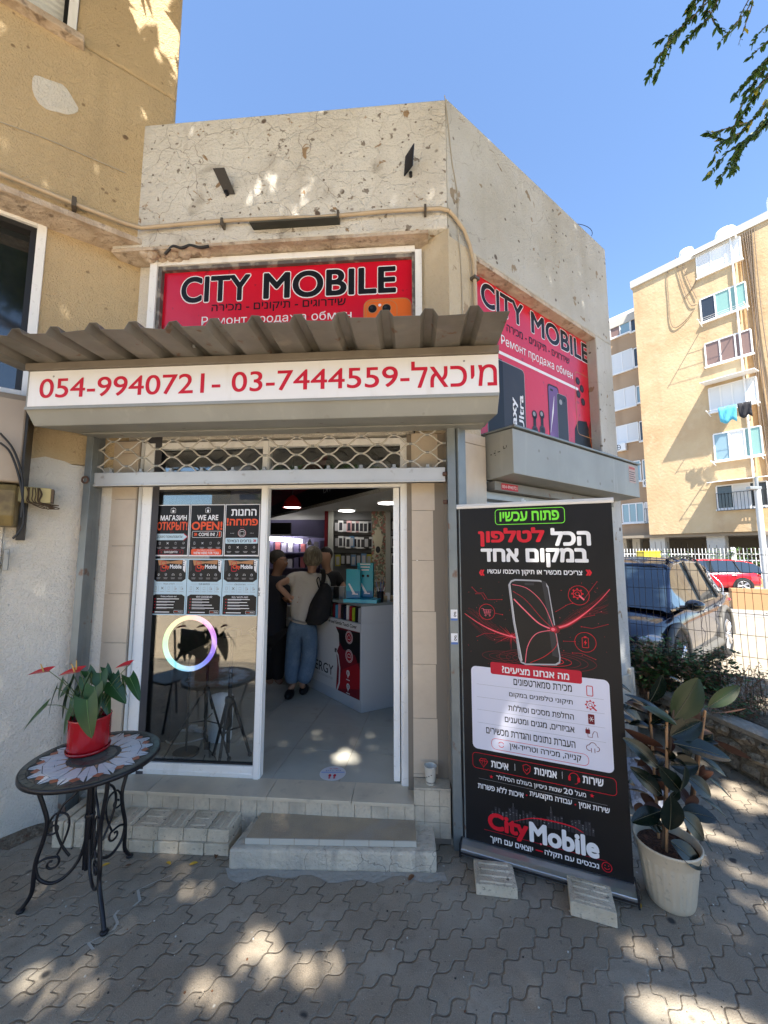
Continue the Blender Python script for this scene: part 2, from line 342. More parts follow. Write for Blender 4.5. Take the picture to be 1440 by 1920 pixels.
p_sky = P('turquoise', (.02,.42,.52), .35); p_gold = P('brown_gold', (.45,.22,.10), .4); p_bluel = P('blue', (.08,.17,.45), .4)
p_orphone = P('orange', (.70,.14,.02), .35); p_purple = P('violet', (.16,.08,.24), .3); p_gloom = P('smoky_red', (.22,.02,.012), .4)
m_blk = M('black_metal', (.012,.012,.016), .38, metal=.3, layers=[('noise',60,.6,.7,(.05,.045,.045),.4)])
m_blkp = M('black_plastic', (.014,.014,.016), .45)
m_wplas = M('white_plastic', (.88,.90,.94), .4)
m_glass = None
def glass(name, tint=(.8,.86,.84), refl=.16):
    """thin window glass: see-through and mirror by real Fresnel-weighted layers"""
    m = bpy.data.materials.new(name); m.use_nodes = True; N = m.node_tree.nodes; L = m.node_tree.links; N.clear()
    o = N.new('ShaderNodeOutputMaterial'); t = N.new('ShaderNodeBsdfTransparent'); t.inputs[0].default_value = (*tint, 1)
    g = N.new('ShaderNodeBsdfGlossy'); g.inputs[1].default_value = .003 if False else 0.0; g.inputs[0].default_value = (1,1,1,1)
    fr = N.new('ShaderNodeFresnel'); fr.inputs[0].default_value = 1.5; a = N.new('ShaderNodeMath'); a.operation = 'ADD'; a.use_clamp = True
    a.inputs[1].default_value = refl; L.new(fr.outputs[0], a.inputs[0]); mx = N.new('ShaderNodeMixShader')
    L.new(a.outputs[0], mx.inputs[0]); L.new(t.outputs[0], mx.inputs[1]); L.new(g.outputs[0], mx.inputs[2]); L.new(mx.outputs[0], o.inputs[0]); return m
m_glass = glass('shop_window_glass', (.96,.98,.97), .045)
m_dglass = M('dark_window_glass', (.012,.016,.018), .06, spec=.9)
m_asph = M('grey_asphalt', (.27,.25,.225), .95, layers=[('noise',.7,.4,.7,(.22,.205,.185),.8,6), ('noise',60,.45,.7,(.33,.31,.28),.6)], bump=[('noise',150,.6)])  # plain grey asphalt, tone varies at random

# ------------------------------------------------------------------ paving with wavy interlocking joints
def paver_material():
    m = bpy.data.materials.new('interlocking_pavers'); m.use_nodes = True; N = m.node_tree.nodes; L = m.node_tree.links; b = N['Principled BSDF']
    tc = N.new('ShaderNodeTexCoord'); mp = N.new('ShaderNodeMapping'); mp.inputs['Rotation'].default_value = (0, 0, R(-31)); L.new(tc.outputs['Object'], mp.inputs[0])
    nz = N.new('ShaderNodeTexNoise'); nz.inputs['Scale'].default_value = 9; L.new(mp.outputs[0], nz.inputs[0])
    ns = N.new('ShaderNodeVectorMath'); ns.operation = 'MULTIPLY_ADD'; L.new(nz.outputs[1], ns.inputs[0]); ns.inputs[1].default_value = (.030,.030,0); L.new(mp.outputs[0], ns.inputs[2])
    sx = N.new('ShaderNodeSeparateXYZ'); L.new(ns.outputs[0], sx.inputs[0])
    def mth(op, a, bb=None, c=None):
        q = N.new('ShaderNodeMath'); q.operation = op
        for i, v in enumerate((a, bb, c)):
            if v is None: continue
            if isinstance(v, (int, float)): q.inputs[i].default_value = v
            else: L.new(v, q.inputs[i])
        return q.outputs[0]
    BW, BH = .190, .110
    wy = mth('MULTIPLY', mth('SINE', mth('MULTIPLY', sx.outputs[0], 4*math.pi/BW)), .0125)
    wx = mth('MULTIPLY', mth('SINE', mth('MULTIPLY', sx.outputs[1], 4*math.pi/BH)), .0112)
    cx = N.new('ShaderNodeCombineXYZ'); L.new(mth('ADD', sx.outputs[0], wx), cx.inputs[0]); L.new(mth('ADD', sx.outputs[1], wy), cx.inputs[1])
    def brick(mort, smooth):
        k = N.new('ShaderNodeTexBrick'); k.inputs['Scale'].default_value = 1; k.inputs['Mortar Size'].default_value = mort; k.inputs['Mortar Smooth'].default_value = smooth
        k.inputs['Brick Width'].default_value = BW; k.inputs['Row Height'].default_value = BH; k.offset = .5; k.inputs['Bias'].default_value = 0
        k.inputs['Color1'].default_value = (.0,.0,.0,1); k.inputs['Color2'].default_value = (1,1,1,1); L.new(cx.outputs[0], k.inputs[0]); return k
    kb = brick(.0026, .3); kw = brick(.008, 1.0)
    mj = N.new('ShaderNodeTexNoise'); mj.inputs['Scale'].default_value = 7; mj.inputs['Detail'].default_value = 4; L.new(tc.outputs['Object'], mj.inputs[0]); mjr = N.new('ShaderNodeMapRange'); L.new(mj.outputs[0], mjr.inputs[0]); mjr.inputs[1].default_value = .35; mjr.inputs[2].default_value = .65; mjr.inputs[3].default_value = .0008; mjr.inputs[4].default_value = .0036; L.new(mjr.outputs[0], kb.inputs['Mortar Size'])
    def noise(s, d=5, loc=0):
        q = N.new('ShaderNodeTexNoise'); q.inputs['Scale'].default_value = s; q.inputs['Detail'].default_value = d
        mm = N.new('ShaderNodeMapping'); mm.inputs['Location'].default_value = (loc, loc, 0); L.new(tc.outputs['Object'], mm.inputs[0]); L.new(mm.outputs[0], q.inputs[0]); return q.outputs[0]
    def rng_(v, lo, hi, a=0, c=1):
        q = N.new('ShaderNodeMapRange'); L.new(v, q.inputs[0]); q.inputs[1].default_value = lo; q.inputs[2].default_value = hi; q.inputs[3].default_value = a; q.inputs[4].default_value = c; return q.outputs[0]
    def mix(f, a, c):
        q = N.new('ShaderNodeMix'); q.data_type = 'RGBA'; L.new(f, q.inputs[0])
        for i, v in ((6, a), (7, c)):
            if isinstance(v, tuple): q.inputs[i].default_value = (*v, 1)
            else: L.new(v, q.inputs[i])
        return q.outputs[2]
    c = mix(rng_(kb.outputs[0], 0, 1), (.26,.222,.172), (.345,.298,.235))
    c = mix(rng_(noise(14, 6, 31), .5, .68, 0, .45), c, (.16,.132,.10)); c = mix(rng_(noise(1.2, 7, 41), .52, .62, 0, .45), c, (.40,.36,.29)); c = mix(rng_(noise(33, 3, 51), .66, .70, 0, .8), c, (.09,.078,.065))
    c = mix(rng_(noise(2.3, 6), .4, .66, 0, .85), c, (.225,.185,.138))
    c = mix(rng_(noise(230, 3, 3), .5, .72, 0, .55), c, (.46,.40,.32))
    c = mix(rng_(noise(150, 3, 8), .62, .7, 0, .55), c, (.08,.075,.07))
    v = N.new('ShaderNodeTexVoronoi'); v.inputs['Scale'].default_value = 5; L.new(ns.outputs[0], v.inputs[0])
    c = mix(mth('MULTIPLY', rng_(v.outputs[0], .13, .08), rng_(noise(6, 2, 5), .48, .52)), c, (.045,.043,.042))
    v2 = N.new('ShaderNodeTexVoronoi'); v2.inputs['Scale'].default_value = 13; L.new(ns.outputs[0], v2.inputs[0])
    c = mix(mth('MULTIPLY', rng_(v2.outputs[0], .09, .05), rng_(noise(5, 2, 15), .55, .58)), c, (.50,.48,.43))
    jc = mix(rng_(noise(2.6, 4, 22), .46, .58), (.125,.104,.08), (.34,.29,.225))
    c = mix(kb.outputs[1], c, jc); L.new(c, b.inputs['Base Color']); b.inputs['Roughness'].default_value = .92
    b1 = N.new('ShaderNodeBump'); b1.inputs['Distance'].default_value = .0055; b1.invert = True; L.new(kw.outputs[1], b1.inputs['Height'])
    b2 = N.new('ShaderNodeBump'); b2.inputs['Distance'].default_value = .004; b2.inputs['Strength'].default_value = .8; L.new(noise(160, 6), b2.inputs['Height']); L.new(b1.outputs[0], b2.inputs['Normal'])
    b3 = N.new('ShaderNodeBump'); b3.inputs['Distance'].default_value = .03; b3.inputs['Strength'].default_value = .5; L.new(noise(5, 3, 2), b3.inputs['Height']); L.new(b2.outputs[0], b3.inputs['Normal'])
    L.new(b3.outputs[0], b.inputs['Normal']); return m
m_pav = paver_material()
g = MB(); g.box(-400, 400, -400, 400, -.30, -.02); struct(g.build('ground', m_asph, base=(0,0,0)))
g = MB(); g.vprism([(-9,-.6),(7,-.6),(7,1.5),(3.3,3.1),(2.9,4.6),(2.2,5.2),(-9,5.2)], -.015, 0.0); struct(g.build('pavement', m_pav, base=(0,0,0)))
m_far = M('pale_dusty_ground', (.33,.285,.22), .95, layers=[('noise',.9,.4,.7,(.25,.215,.165),.8,6), ('noise',40,.5,.7,(.40,.35,.28),.5)], bump=[('noise',60,.8)])
g = MB(); g.vprism([(-26,-34),(30,-34),(30,-.6),(-26,-.6)], -.016, -.006); struct(g.build('forecourt', M('bounce_brick_paving', (.58,.47,.33), .9, layers=[('noise',3,.4,.7,(.50,.40,.28),.8,6),('crack',6,.03,.0,(.30,.24,.16),.9)]), base=(0,0,0)))  # brick paving behind the camera, kept bright to bounce sunlight onto the shop
g = MB(); g.vprism([(2.9,5.6),(5.4,1.0),(40,-6),(60,30),(0.5,60),(2.4,9)], -.015, -.004); struct(g.build('parking_lot', m_far, base=(0,0,0)))
g = MB(); g.vprism([(9,11.5),(26,-2),(40,8),(18,32)], -.003, .004); struct(g.build('road', m_asph, base=(0,0,0)))

# ================================================================== the yellow house on the left
YH = thing('yellow_house', 'ochre stuccoed house wall with a white lower band, left of the shop', 'house', (*WF.XY(-.4,0), 0))
wt = MB()
wl = (-.267, 2.70, 3.955)      # lower window: right edge, sill, head
zt = 3.97
wt.fbox(WF, -7, .30, -.45, 0, 0, 2.30, 1); wt.fbox(WF, wl[0], .30, -.45, 0, 2.305, zt)
wt.fbox(WF, -7, -2.1, -.45, 0, 2.305, zt); wt.fbox(WF, -2.1, wl[0], -.45, 0, 2.305, wl[1]-.03)
wt.build('lower_wall', [m_yel, m_whi], YH)
wt = MB()
def wavy_band():
    pts = [(.297, 0), (.297, 2.27)]
    for i in range(40):
        s = .28-i*.05; pts.append((s, 2.28+.02*math.sin(i*.9)+(.03 if s < .12 else 0)+.015*random.random()))
    pts += [(-2, 0)]; return pts
wt.fprism(WF, wavy_band(), -.01, .004); wt.build('white_lower_coat', m_whi, YH)
wt = MB(); u0 = WF.hit(138, 115, .19)[0]; zs = 5.26
wt.fbox(WF, -7, .44, -.45, .19, zt+.004, zs); wt.fbox(WF, u0, .44, -.45, .19, zs, 6.7); wt.fbox(WF, -7, .44, -.45, .19, 6.7, 9.6)
wt.fbox(WF, -7, -2.0, -.45, .19, zs, 6.7)
wt.fbox(WF, -7, .44, -8, -.452, 0, 9.6)
wt.build('upper_wall', m_yel, YH, bevel=.02)
wt = MB(); wt.fbox(WF, -7, .30, 0, .215, 3.93, zt); wt.build('ledge', m_peel, YH)
wt = MB(); a, z = WF.hit(108, 185, .19); wt.fprism(WF, [(a-.02+.11*math.cos(t)*(1+.12*math.sin(3*t))+.05*math.sin(t), z+.10*math.sin(t)*(1+.15*math.cos(4*t))-.05*math.cos(t)) for t in [i*2*math.pi/22 for i in range(22)]], .185, .194); wt.build('plaster_patch', m_whi, YH)
# lower window, frame in white with black profile
wn = MB(); wn.fbox(WF, wl[0]-.05, wl[0], -.10, .015, wl[1], wl[2]); wn.fbox(WF, -2.1, wl[0]-.05, -.10, .015, wl[2]-.045, wl[2]); wn.fbox(WF, -2.1, wl[0]-.05, -.10, .015, wl[1], wl[1]+.05)
W1 = wn.build('window_frame', m_alu, YH, bevel=.003)
wn = MB(); wn.fbox(WF, wl[0]-.085, wl[0]-.051, -.11, -.01, wl[1]+.05, wl[2]-.046); wn.fbox(WF, -2.1, wl[0]-.085, -.11, -.01, wl[2]-.08, wl[2]-.046); wn.build('inner_frame', m_blkp, W1)
wn = MB(); wn.fbox(WF, -2.1, wl[0]-.086, -.09, -.08, wl[1]+.05, wl[2]-.08); wn.build('pane', m_dglass, W1)
# upper window with roller shutter and sill
wn = MB(); wn.fbox(WF, u0-.05, u0, .05, .205, zs, 6.7); wn.fbox(WF, -2.0, u0-.05, .05, .205, 6.62, 6.7); W2 = wn.build('window_frame', m_alu, YH, bevel=.003)
wn = MB(); wn.fbox(WF, u0-.075, u0-.051, .07, .185, zs, 6.62); wn.build('guide_rail', m_blkp, W2)
wn = MB()
z = zs
while z < 6.6:
    wn.sprism(WF, [(.10,z+.002),(.112,z+.010),(.112,z+.036),(.10,z+.044)], -2.0, u0-.076); z += .046
wn.build('roller_shutter', M('pale_shutter_slat', (.62,.65,.66), .5), W2)
wn = MB(); wn.fbox(WF, -2.2, u0+.05, .10, .26, zs-.05, zs); wn.build('window_sill', m_peel, YH, bevel=.004)
# pipe run along both fronts
pp = [WF.P(-3, .235, 4.02)]+[WF.P(s, .235, 4.02+.004*math.sin(s*9)) for s in np.linspace(-2.6, .16, 12)]
pf = [FF.P(s, .03, 4.03-.006*math.sin(s*5)+(.01 if s < -1 else 0)) for s in np.linspace(-2.16, -.02, 18)]
t = MB(); t.tube(pp+pf[:1], .015, 10)
t.tube(pf+[FF.P(.04, .022, 4.02)], .0135, 10); pe = [SF.P(s, .022, z) for s, z in ((.05,4.0),(.14,3.95),(.2,3.86),(.235,3.75),(.24,3.6),(.24,3.2),(.24,2.55))]
t.tube([FF.P(.04, .022, 4.02)]+pe, .0135, 10)
PIPE = t.build('drain_pipe', M('cream_plastic_pipe', (.50,.40,.28), .55, layers=[('noise',7,.45,.7,(.38,.29,.20),.7)]), base=pf[0]); tag(PIPE, 'cream conduit pipe running along the yellow wall and over the shop front', 'pipe')
m_clip = M('dark_clip', (.09,.075,.06), .6)
for a_ in ((WF, -.132, -.108, .19, .262, 3.985, 4.05), (FF, -1.558, -1.542, 0, .05, 4.0, 4.055), (FF, -.728, -.712, 0, .05, 4.0, 4.055), (FF, -.128, -.112, 0, .05, 4.0, 4.055), (SF, .215, .268, 0, .045, 3.62, 3.64), (SF, .215, .268, 0, .045, 3.3, 3.32)):
    t = MB(); t.fbox(*a_); t.build('pipe_clip', m_clip, PIPE)

# ================================================================== the shop building
SH = thing('shop_building', 'cream rendered corner shop with a high blank parapet', 'shop', (*FF.XY(-1,0), 0))
ZT = 4.905; fL = -2.215
cor = FF.XY(.035, 0); corI = FF.XY(-.12, -.22)
t = MB()
t.vprism([FF.XY(-2.40, 0), cor, FF.XY(-.06, -.20), FF.XY(-2.40, -.20)], 3.91, ZT)
bm_ = t.build('front_parapet', m_par, SH, bevel=.012)
t = MB(); t.vprism([cor, SF.XY(2.385, 0), SF.XY(2.385, -.20), FF.XY(-.06, -.20)], 3.845, ZT+.015); t.build('side_parapet', m_sid, SH, bevel=.012)
t = MB(); t.vprism([FF.XY(-2.0,-.21), FF.XY(-.1,-.21), SF.XY(2.38,-.21), SF.XY(2.38,-3.8), FF.XY(-2.0,-5)], 4.2, 4.4); t.build('roof', m_conc, SH)
t = MB(); t.fbox(FF, -2.40, -.10, -.165, -.0, 3.884, 3.908)
# rough broken plaster hanging at the left under the ledge
for i in range(26):
    s = -2.2+random.random()*.55; t.ball(FF.P(s, -.03-.1*random.random(), 3.885+.02*random.random()), (.05, .035, .028+.02*random.random()), n=7, k=5)
t.build('broken_soffit', m_peel, SH)
t = MB(); t.fbox(FF, -2.6, -.21, -.42, -.172, 2.52, 3.90); t.build('front_wall', m_whi, SH)
# pillar between the two signs, splayed towards the front sign
t = MB(); t.vprism([cor, FF.XY(-.20, -.17), FF.XY(-.20, -.42), SF.XY(.29, -.30), SF.XY(.29, 0)], 2.50, 3.909); t.build('corner_pillar', M('warm_cream_render', (.58,.50,.37), .93, layers=[('noise',2,.4,.7,(.45,.38,.28),.7,6),('spot',6,.08,.04,(.1,.07,.05),.9),('noise',9,.64,.68,(.3,.22,.15),.7)], bump=[('noise',80,1),('noise',16,1.2)]), SH)
# side wall: recess back, right pier, low base
t = MB()
t.fbox(SF, .29, 2.12, -.4, -.115, 2.3, 3.90); t.fbox(SF, 2.055, 2.385, -.4, 0, 0, 3.843)
t.fbox(SF, .30, 2.055, -.4, -.10, .0, 2.3)
t.build('side_wall', m_sid, SH, bevel=.01)
t = MB(); t.fbox(SF, .292, 2.052, -.112, -.002, 3.81, 3.842); t.build('peeling_lintel', m_peel, SH)
t = MB(); t.fbox(SF, 2.30, 2.405, -.2, .02, 0, .62); t.fbox(SF, 2.05, 2.30, 0, .02, 0, .58); t.build('rough_plinth', m_plat, SH, bevel=.01)
# back and inside walls (a real room behind the door)
ZF = .225
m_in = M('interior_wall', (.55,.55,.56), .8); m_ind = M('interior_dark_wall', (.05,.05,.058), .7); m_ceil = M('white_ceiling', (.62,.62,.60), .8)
fp = [FF.XY(-2.04,-.172), FF.XY(-.30,-.172), FF.XY(-.26,-.30), FF.XY(.05,-.30), SF.XY(.35,-.40), SF.XY(2.3,-.40), (1.6,7.4), (-2.9,7.4), (-3.0,4.5)]
t = MB(); t.vprism(fp, 0, ZF-.004); t.build('floor_slab', m_conc, SH)
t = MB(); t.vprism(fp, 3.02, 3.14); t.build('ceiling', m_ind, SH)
t = MB(); t.box(-3.0, 1.8, 7.4, 7.55, 0, 3.1); t.build('back_wall', M('violet_slat_wall', (.26,.24,.42), .7), SH)  # violet light painted into the wall colour
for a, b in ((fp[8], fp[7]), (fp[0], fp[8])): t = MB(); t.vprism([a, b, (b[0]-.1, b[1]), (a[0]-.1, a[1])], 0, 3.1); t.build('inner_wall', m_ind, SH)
t = MB()
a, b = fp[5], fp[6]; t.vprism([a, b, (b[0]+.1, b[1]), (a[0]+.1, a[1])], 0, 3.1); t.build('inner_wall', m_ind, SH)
# floor tiles with open joints
t = MB(); ts = .45
cx0, cy0 = -1.0, 2.9; ca, sa = math.cos(R(-8)), math.sin(R(-8))
def inside(x, y):
    s = (x-FF.O[0])*FF.e[0]+(y-FF.O[1])*FF.e[1]; d = (x-FF.O[0])*FF.o[0]+(y-FF.O[1])*FF.o[1]; s2 = (x-SF.O[0])*SF.e[0]+(y-SF.O[1])*SF.e[1]; d2 = (x-SF.O[0])*SF.o[0]+(y-SF.O[1])*SF.o[1]; return d < -.10 and d2 < -.33 and x < 1.75 and y < 7.2 and x > -2.9 and s > -2.35
for i in range(-8, 9):
    for j in range(-2, 11):
        x0, y0 = i*ts+.002, j*ts+.002+(.0); P4 = []
        for dx, dy in ((0,0),(ts-.004,0),(ts-.004,ts-.004),(0,ts-.004)):
            x, y = x0+dx, y0+dy; P4.append((-.30+x*ca-y*sa, 2.66+x*sa+y*ca))
        cx_, cy_ = sum(p[0] for p in P4)/4, sum(p[1] for p in P4)/4
        if inside(cx_, cy_): t.vprism(P4, ZF-.003, ZF+.0005)
t.build('floor_tiles', m_floor, SH)
# threshold, riser of small tiles
t = MB(); DL, DR = -2.28, -.225
xs = [DL, -1.88, -1.12, -.60, DR]
for a, b in zip(xs[:-1], xs[1:]): t.fbox(FF, a+.0015, b-.0015, -.188, .012, ZF-.018, ZF+.002)
t.build('threshold_tiles', m_sill, SH, bevel=.002)
t = MB(); t.fbox(FF, DL, DR, -.17, -.006, 0, ZF-.019, 0); t.build('threshold_base', m_plat, SH)
t = MB(); x = DL
while x < DR-.02: t.fbox(FF, x+.001, min(x+.0985, DR), -.006, .001+.002*random.random(), .105, ZF-.020); x += .10
t.build('riser_tiles', m_smallt, SH, bevel=.0015)
# jambs in marble tile
def tiles(mb, s0, s1, z0, z1, d, h=.30, g=.0015, first=0):
    z = z0+first if first else z0
    if first: mb.fbox(FF, s0, s1, d-.012, d, z0, z-g)
    while z < z1-.02: mb.fbox(FF, s0, s1, d-.012, d+.0015*random.random(), z+g, min(z+h, z1)-g); z += h
t = MB(); tiles(t, -.228, -.012, .312, 2.5, -.118, .33, first=.02); t.fbox(FF, -.228, .02, -.13, -.115, 2.2, 2.51)
t.fbox(FF, -.26, -.0, -.17, -.131, .22, 2.51, 1); t.build('right_jamb_tiles', [m_tile, m_grout], SH)
t = MB(); tiles(t, -2.40, -2.175, .23, 2.5, -.118, .33, first=.2); t.fbox(FF, -2.42, -2.17, -.17, -.131, .1, 2.51, 1); t.build('left_jamb_tiles', [m_tile, m_grout], SH)
t = MB(); t.vprism([FF.XY(-.012,-.112), FF.XY(-.25,-.13), FF.XY(-.25,-.4), SF.XY(.31,-.3), SF.XY(.31,-.004), SF.XY(-.01,-.004)], 0, 2.5); t.build('pillar_core', m_grout, SH)
t = MB(); z = .35
while z < 2.48: t.fbox(SF, .075, .325, -.004, .008, z+.002, min(z+.52, 2.5)-.002); z += .52
t.build('side_jamb_tiles', m_tile, SH)
t = MB(); t.fbox(FF, -.226, -.010, -.115, -.018, .0, .300, 1); t.fbox(FF, -.226, -.008, -.118, -.010, .298, .308, 0)
for i, (a, b) in enumerate(((-.226,-.165),(-.163,-.075),(-.073,-.010))):
    for k in range(3): t.fbox(FF, a, b, -.018, -.0105-.001*random.random(), .297-.0885*(k+1)+.0015, .297-.0885*k-.0015, 0)
t.build('tiled_plinth', [m_smallt, m_grout], SH, bevel=.001)

# ------------------------------------------------------------------ aluminium shop front with the fixed window and open doorway
DW = -.17
AF = thing('shop_front_frame', 'white aluminium shop front with a fixed window and an open doorway', 'shop front', (*FF.XY(-1.2, DW), ZF))
def S(px, py, d=DW): return FF.hit(px, py, d)
sA = S(262, 1000)[0]-.0; sB = S(284, 1000)[0]; sC = S(478, 1300)[0]; sD = S(489, 1300)[0]+.01; sE = S(752, 1300)[0]; sF = S(777, 1300)[0]; 
zh, zb = 2.165, ZF+.003
t = MB()
for a, b in ((sA, sB), (sC, sD), (sE+.0, sF)): t.fbox(FF, a, b, DW-.06, DW, zb, 2.50); t.fbox(FF, a+.008, b-.008, DW-.01, DW+.008, zb, 2.495)
t.fbox(FF, sB, sC, DW-.058, DW-.002, zh-.01, zh+.03); t.fbox(FF, sD, sE, DW-.058, DW-.002, zh-.01, zh+.03)
t.fbox(FF, sB, sC, DW-.058, DW-.002, zb, zb+.075); t.fbox(FF, sB, sE, DW-.058, DW-.002, 2.455, 2.5)
t.fbox(FF, sB, sC, DW-.05, DW+.004, zb+.02, zb+.03)
t.build('frame', m_alu, AF, bevel=.002)
for a, b, c_ in ((sA-.055, sA-.002, zb), (sF+.003, sF+.05, .31)): t = MB(); t.fbox(FF, a, b, DW-.05, DW+.035, c_, 2.5); t.build('side_trim', m_alu, AF, bevel=.002)
t = MB(); g8 = .008
t.fbox(FF, sB, sB+g8, DW-.04, DW-.015, zb+.076, zh-.011); t.fbox(FF, sC-g8, sC, DW-.04, DW-.015, zb+.076, zh-.011); t.fbox(FF, sB+g8, sC-g8, DW-.04, DW-.015, zb+.076, zb+.084); t.fbox(FF, sB+g8, sC-g8, DW-.04, DW-.015, zh-.019, zh-.011)
t.build('seal', m_alud, AF)
t = MB(); t.fbox(FF, sB+g8, sC-g8, DW-.031, DW-.025, zb+.084, zh-.019); GL = t.build('window_pane', m_glass, AF)
t = MB(); t.fbox(FF, sB, sC, DW-.031, DW-.025, zh+.031, 2.454); t.fbox(FF, sD, sE, DW-.031, DW-.025, zh+.031, 2.454); t.build('transom_pane', m_glass, AF)
# door leaf folded inwards against the right jamb
t = MB(); t.fbox(FF, sE-.045, sE-.012, DW-.9, DW-.03, zb+.02, zh-.02); t.fbox(FF, sE-.050, sE-.008, DW-.075, DW-.025, zb+.01, zh-.015)
DR_ = t.build('door_leaf', m_alu, AF, bevel=.002)
t = MB(); a, z = S(782, 1060); t.fbox(FF, a-.006, a+.006, DW+.035, DW+.052, z-.10, z+.10); t.build('handle', m_wplas, AF, bevel=.003)
a8 = Art(FF, DW+.009, {'k': p_black}); a, z = S(489, 1108); a8.text('8', a-.013, a-.002, z+.012, .022, 'k'); a8.text('X', a-.014, a+.001, z-.022, .026, 'k', bold=.02); a8.build('stuck_characters', AF)

# ------------------------------------------------------------------ roller grille: posts, bottom bar, lattice
GR = thing('roller_grille', 'half raised metal lattice roller grille above the doorway', 'grille', (*FF.XY(-1.2, 0), 2.15))
t = MB(); t.fbox(FF, -2.395, -.012, -.03, .015, 2.150, 2.245); t.fbox(FF, -2.395, -.012, -.02, .022, 2.150, 2.163); t.build('bottom_bar', M('pale_steel_bar', (.50,.50,.485), .45, metal=.4, layers=[('noise',4,.4,.7,(.42,.42,.40),.7,6),('noise',16,.64,.70,(.25,.2,.15),.5)]), GR, bevel=.003)
t = MB(); rows = 5; n = 22; dz = .0585; wl_ = (2.395-.02)/n*2
for r in range(rows):
    zc = 2.262+r*dz; pts = []
    for i in range(n*6+1):
        s = -2.39+i*(2.37/(n*6)); ph = 2*math.pi*(s+2.39)/wl_+(math.pi if r % 2 else 0); q = math.cos(ph); q = math.copysign(abs(q)**.75, q)
        pts.append(FF.P(s, -.008, zc+q*dz*.5))
    t.tube(pts, .0055, 6)
t.build('lattice_rods', M('grille_steel', (.50,.48,.44), .42, metal=.4), GR)
for r in range(rows-1):
    for k in range(n+1):
        s = -2.39+k*wl_/2; up = (k % 2 == 0) != (r % 2 == 1)
        if up: t = MB(); t.cyl(FF.P(s-.011, -.008, 2.262+r*dz+dz*.5), FF.P(s+.011, -.008, 2.262+r*dz+dz*.5), .0085, 8); t.build('lattice_link', m_gal, GR)
for k in range(1, n+1, 2):
    s = -2.39+k*wl_/2; t = MB(); t.fbox(FF, s-.010, s+.010, -.014, .004, 2.236, 2.272); t.fbox(FF, s-.020, s+.020, -.012, .006, 2.244, 2.252); t.build('foot_clip', m_gal, GR, bevel=.002)
for nm, s0, lab in (('guide_post', -2.435, 'grey steel grille post in the corner by the white and yellow wall'), ('guide_post', .0, 'grey steel grille post between the tiled jamb and the banner')):
    T_ = thing(nm, lab, 'post', (*FF.XY(s0+.03, 0), 0), 'grille guide posts')
    t = MB()
    z0 = .28 if s0 == 0. else 0
    t.fbox(FF, s0, s0+.05, .002, .045, z0, 2.52); t.fbox(FF, s0, s0+.05, -.06, -.03, 0.0, 2.52); t.fbox(FF, (s0+.035 if s0 < -1 else s0+.0), (s0+.05 if s0 < -1 else s0+.012), -.03, .002, 0.0, 2.52)
    if s0 == 0.: t.fbox(FF, s0+.002, s0+.055, -.03, .030, 0, .279)
    t.build('channel', m_post, T_, bevel=.002)
    t = MB(); q = s0+.02 if s0 < -1 else s0-.015
    if s0 < -1: t.tube([FF.P(q+.022*math.cos(a), .055, 2.19+.022*math.sin(a)) for a in [i*math.pi/6 for i in range(12)]], .006, 6, closed=True)
    else:
        for z in (2.2, 2.02): t.cyl(FF.P(q-.01, .018, z), FF.P(q+.012, .03, z), .014, 10)
    t.build('padlock_lug', M('rusty_iron', (.10,.055,.04), .8), T_)
    if s0 == 0.:
        ar = Art(FF, .046, {'w': p_white, 'b': p_bluel, 'k': p_black})
        for z in (1.33, 1.19): ar.rect(s0+.004, s0+.044, z-.035, z+.03, 'w', 1); ar.rect(s0+.004, s0+.044, z-.035, z-.022, 'b', 2); ar.text('g', s0+.022, s0+.038, z+.002, .03, 'k', 3)
        ar.build('stickers', T_)
# dark steel strip and closed side shutter on the side front
t = MB(); t.fbox(SF, .0, .07, .008, .055, 0, 2.5); tag(t.build('steel_upright', m_post, bevel=.002), 'dark grey steel upright on the side wall just behind the banner', 'post')
SS = MB(); z = .02
while z < 2.30: SS.sprism(SF, [(-.04,z),(-.015,z+.012),(-.015,z+.06),(-.04,z+.072)], .34, 2.05); z += .073
tag(SS.build('closed_side_shutter', m_gal), 'closed grey slatted shutter on the side wall behind the banner', 'shutter')

# ------------------------------------------------------------------ shutter housing over the door, with telephone sign and corrugated canopy
HB = thing('shutter_housing', 'grey shutter housing with a white telephone-number sign over the door', 'shutter box', (*FF.XY(-1.1, .2), 2.5))
sl, sr = -2.47, .245
t = MB(); t.sprism(FF, [(0,2.505),(.10,2.500),(.385,2.452),(.45,2.538),(.45,2.80),(0,2.80)][::-1], sl, sr)
t.build('casing', m_box, HB, bevel=.004)
t = MB(); t.sprism(FF, [(.0,2.490),(.10,2.490),(.10,2.499),(.0,2.504)][::-1], sl+.05, sr-.02); t.fbox(FF, sl+.004, sr-.004, .452, .458, 2.528, 2.545); t.build('drip_lip', m_box, HB)
t = MB(); t.fbox(FF, sl+.02, sr-.002, .452, .457, 2.546, 2.758); SG = t.build('sign_panel', m_signw, HB)
t = MB(); t.fbox(FF, sl+.004, sr, .40, .475, 2.760, 2.802); t.fbox(FF, sl+.004, sr, .37, .40, 2.80, 2.846); t.build('top_strip', m_boxd, HB, bevel=.003)
ar = Art(FF, .4572, {'r': p_crim, 'g': p_grey})
def Q(px, py, d=.457): return FF.hit(px, py, d)
a0, a1, z0 = Q(75, 722)[0], Q(932, 708)[0], 2.652
ar.text('054-9940721- 03-7444559-', a0, Q(768, 712)[0], z0-.0, .118, 'r', bold=.012, res=6); ar.build('number_lettering', HB); ar = Art(FF, .4572, {'r': p_crim, 'g': p_grey}); ar.text(he('מיכאל'), Q(771, 708)[0], a1, z0+.006, .150, 'r', bold=.012, res=6)
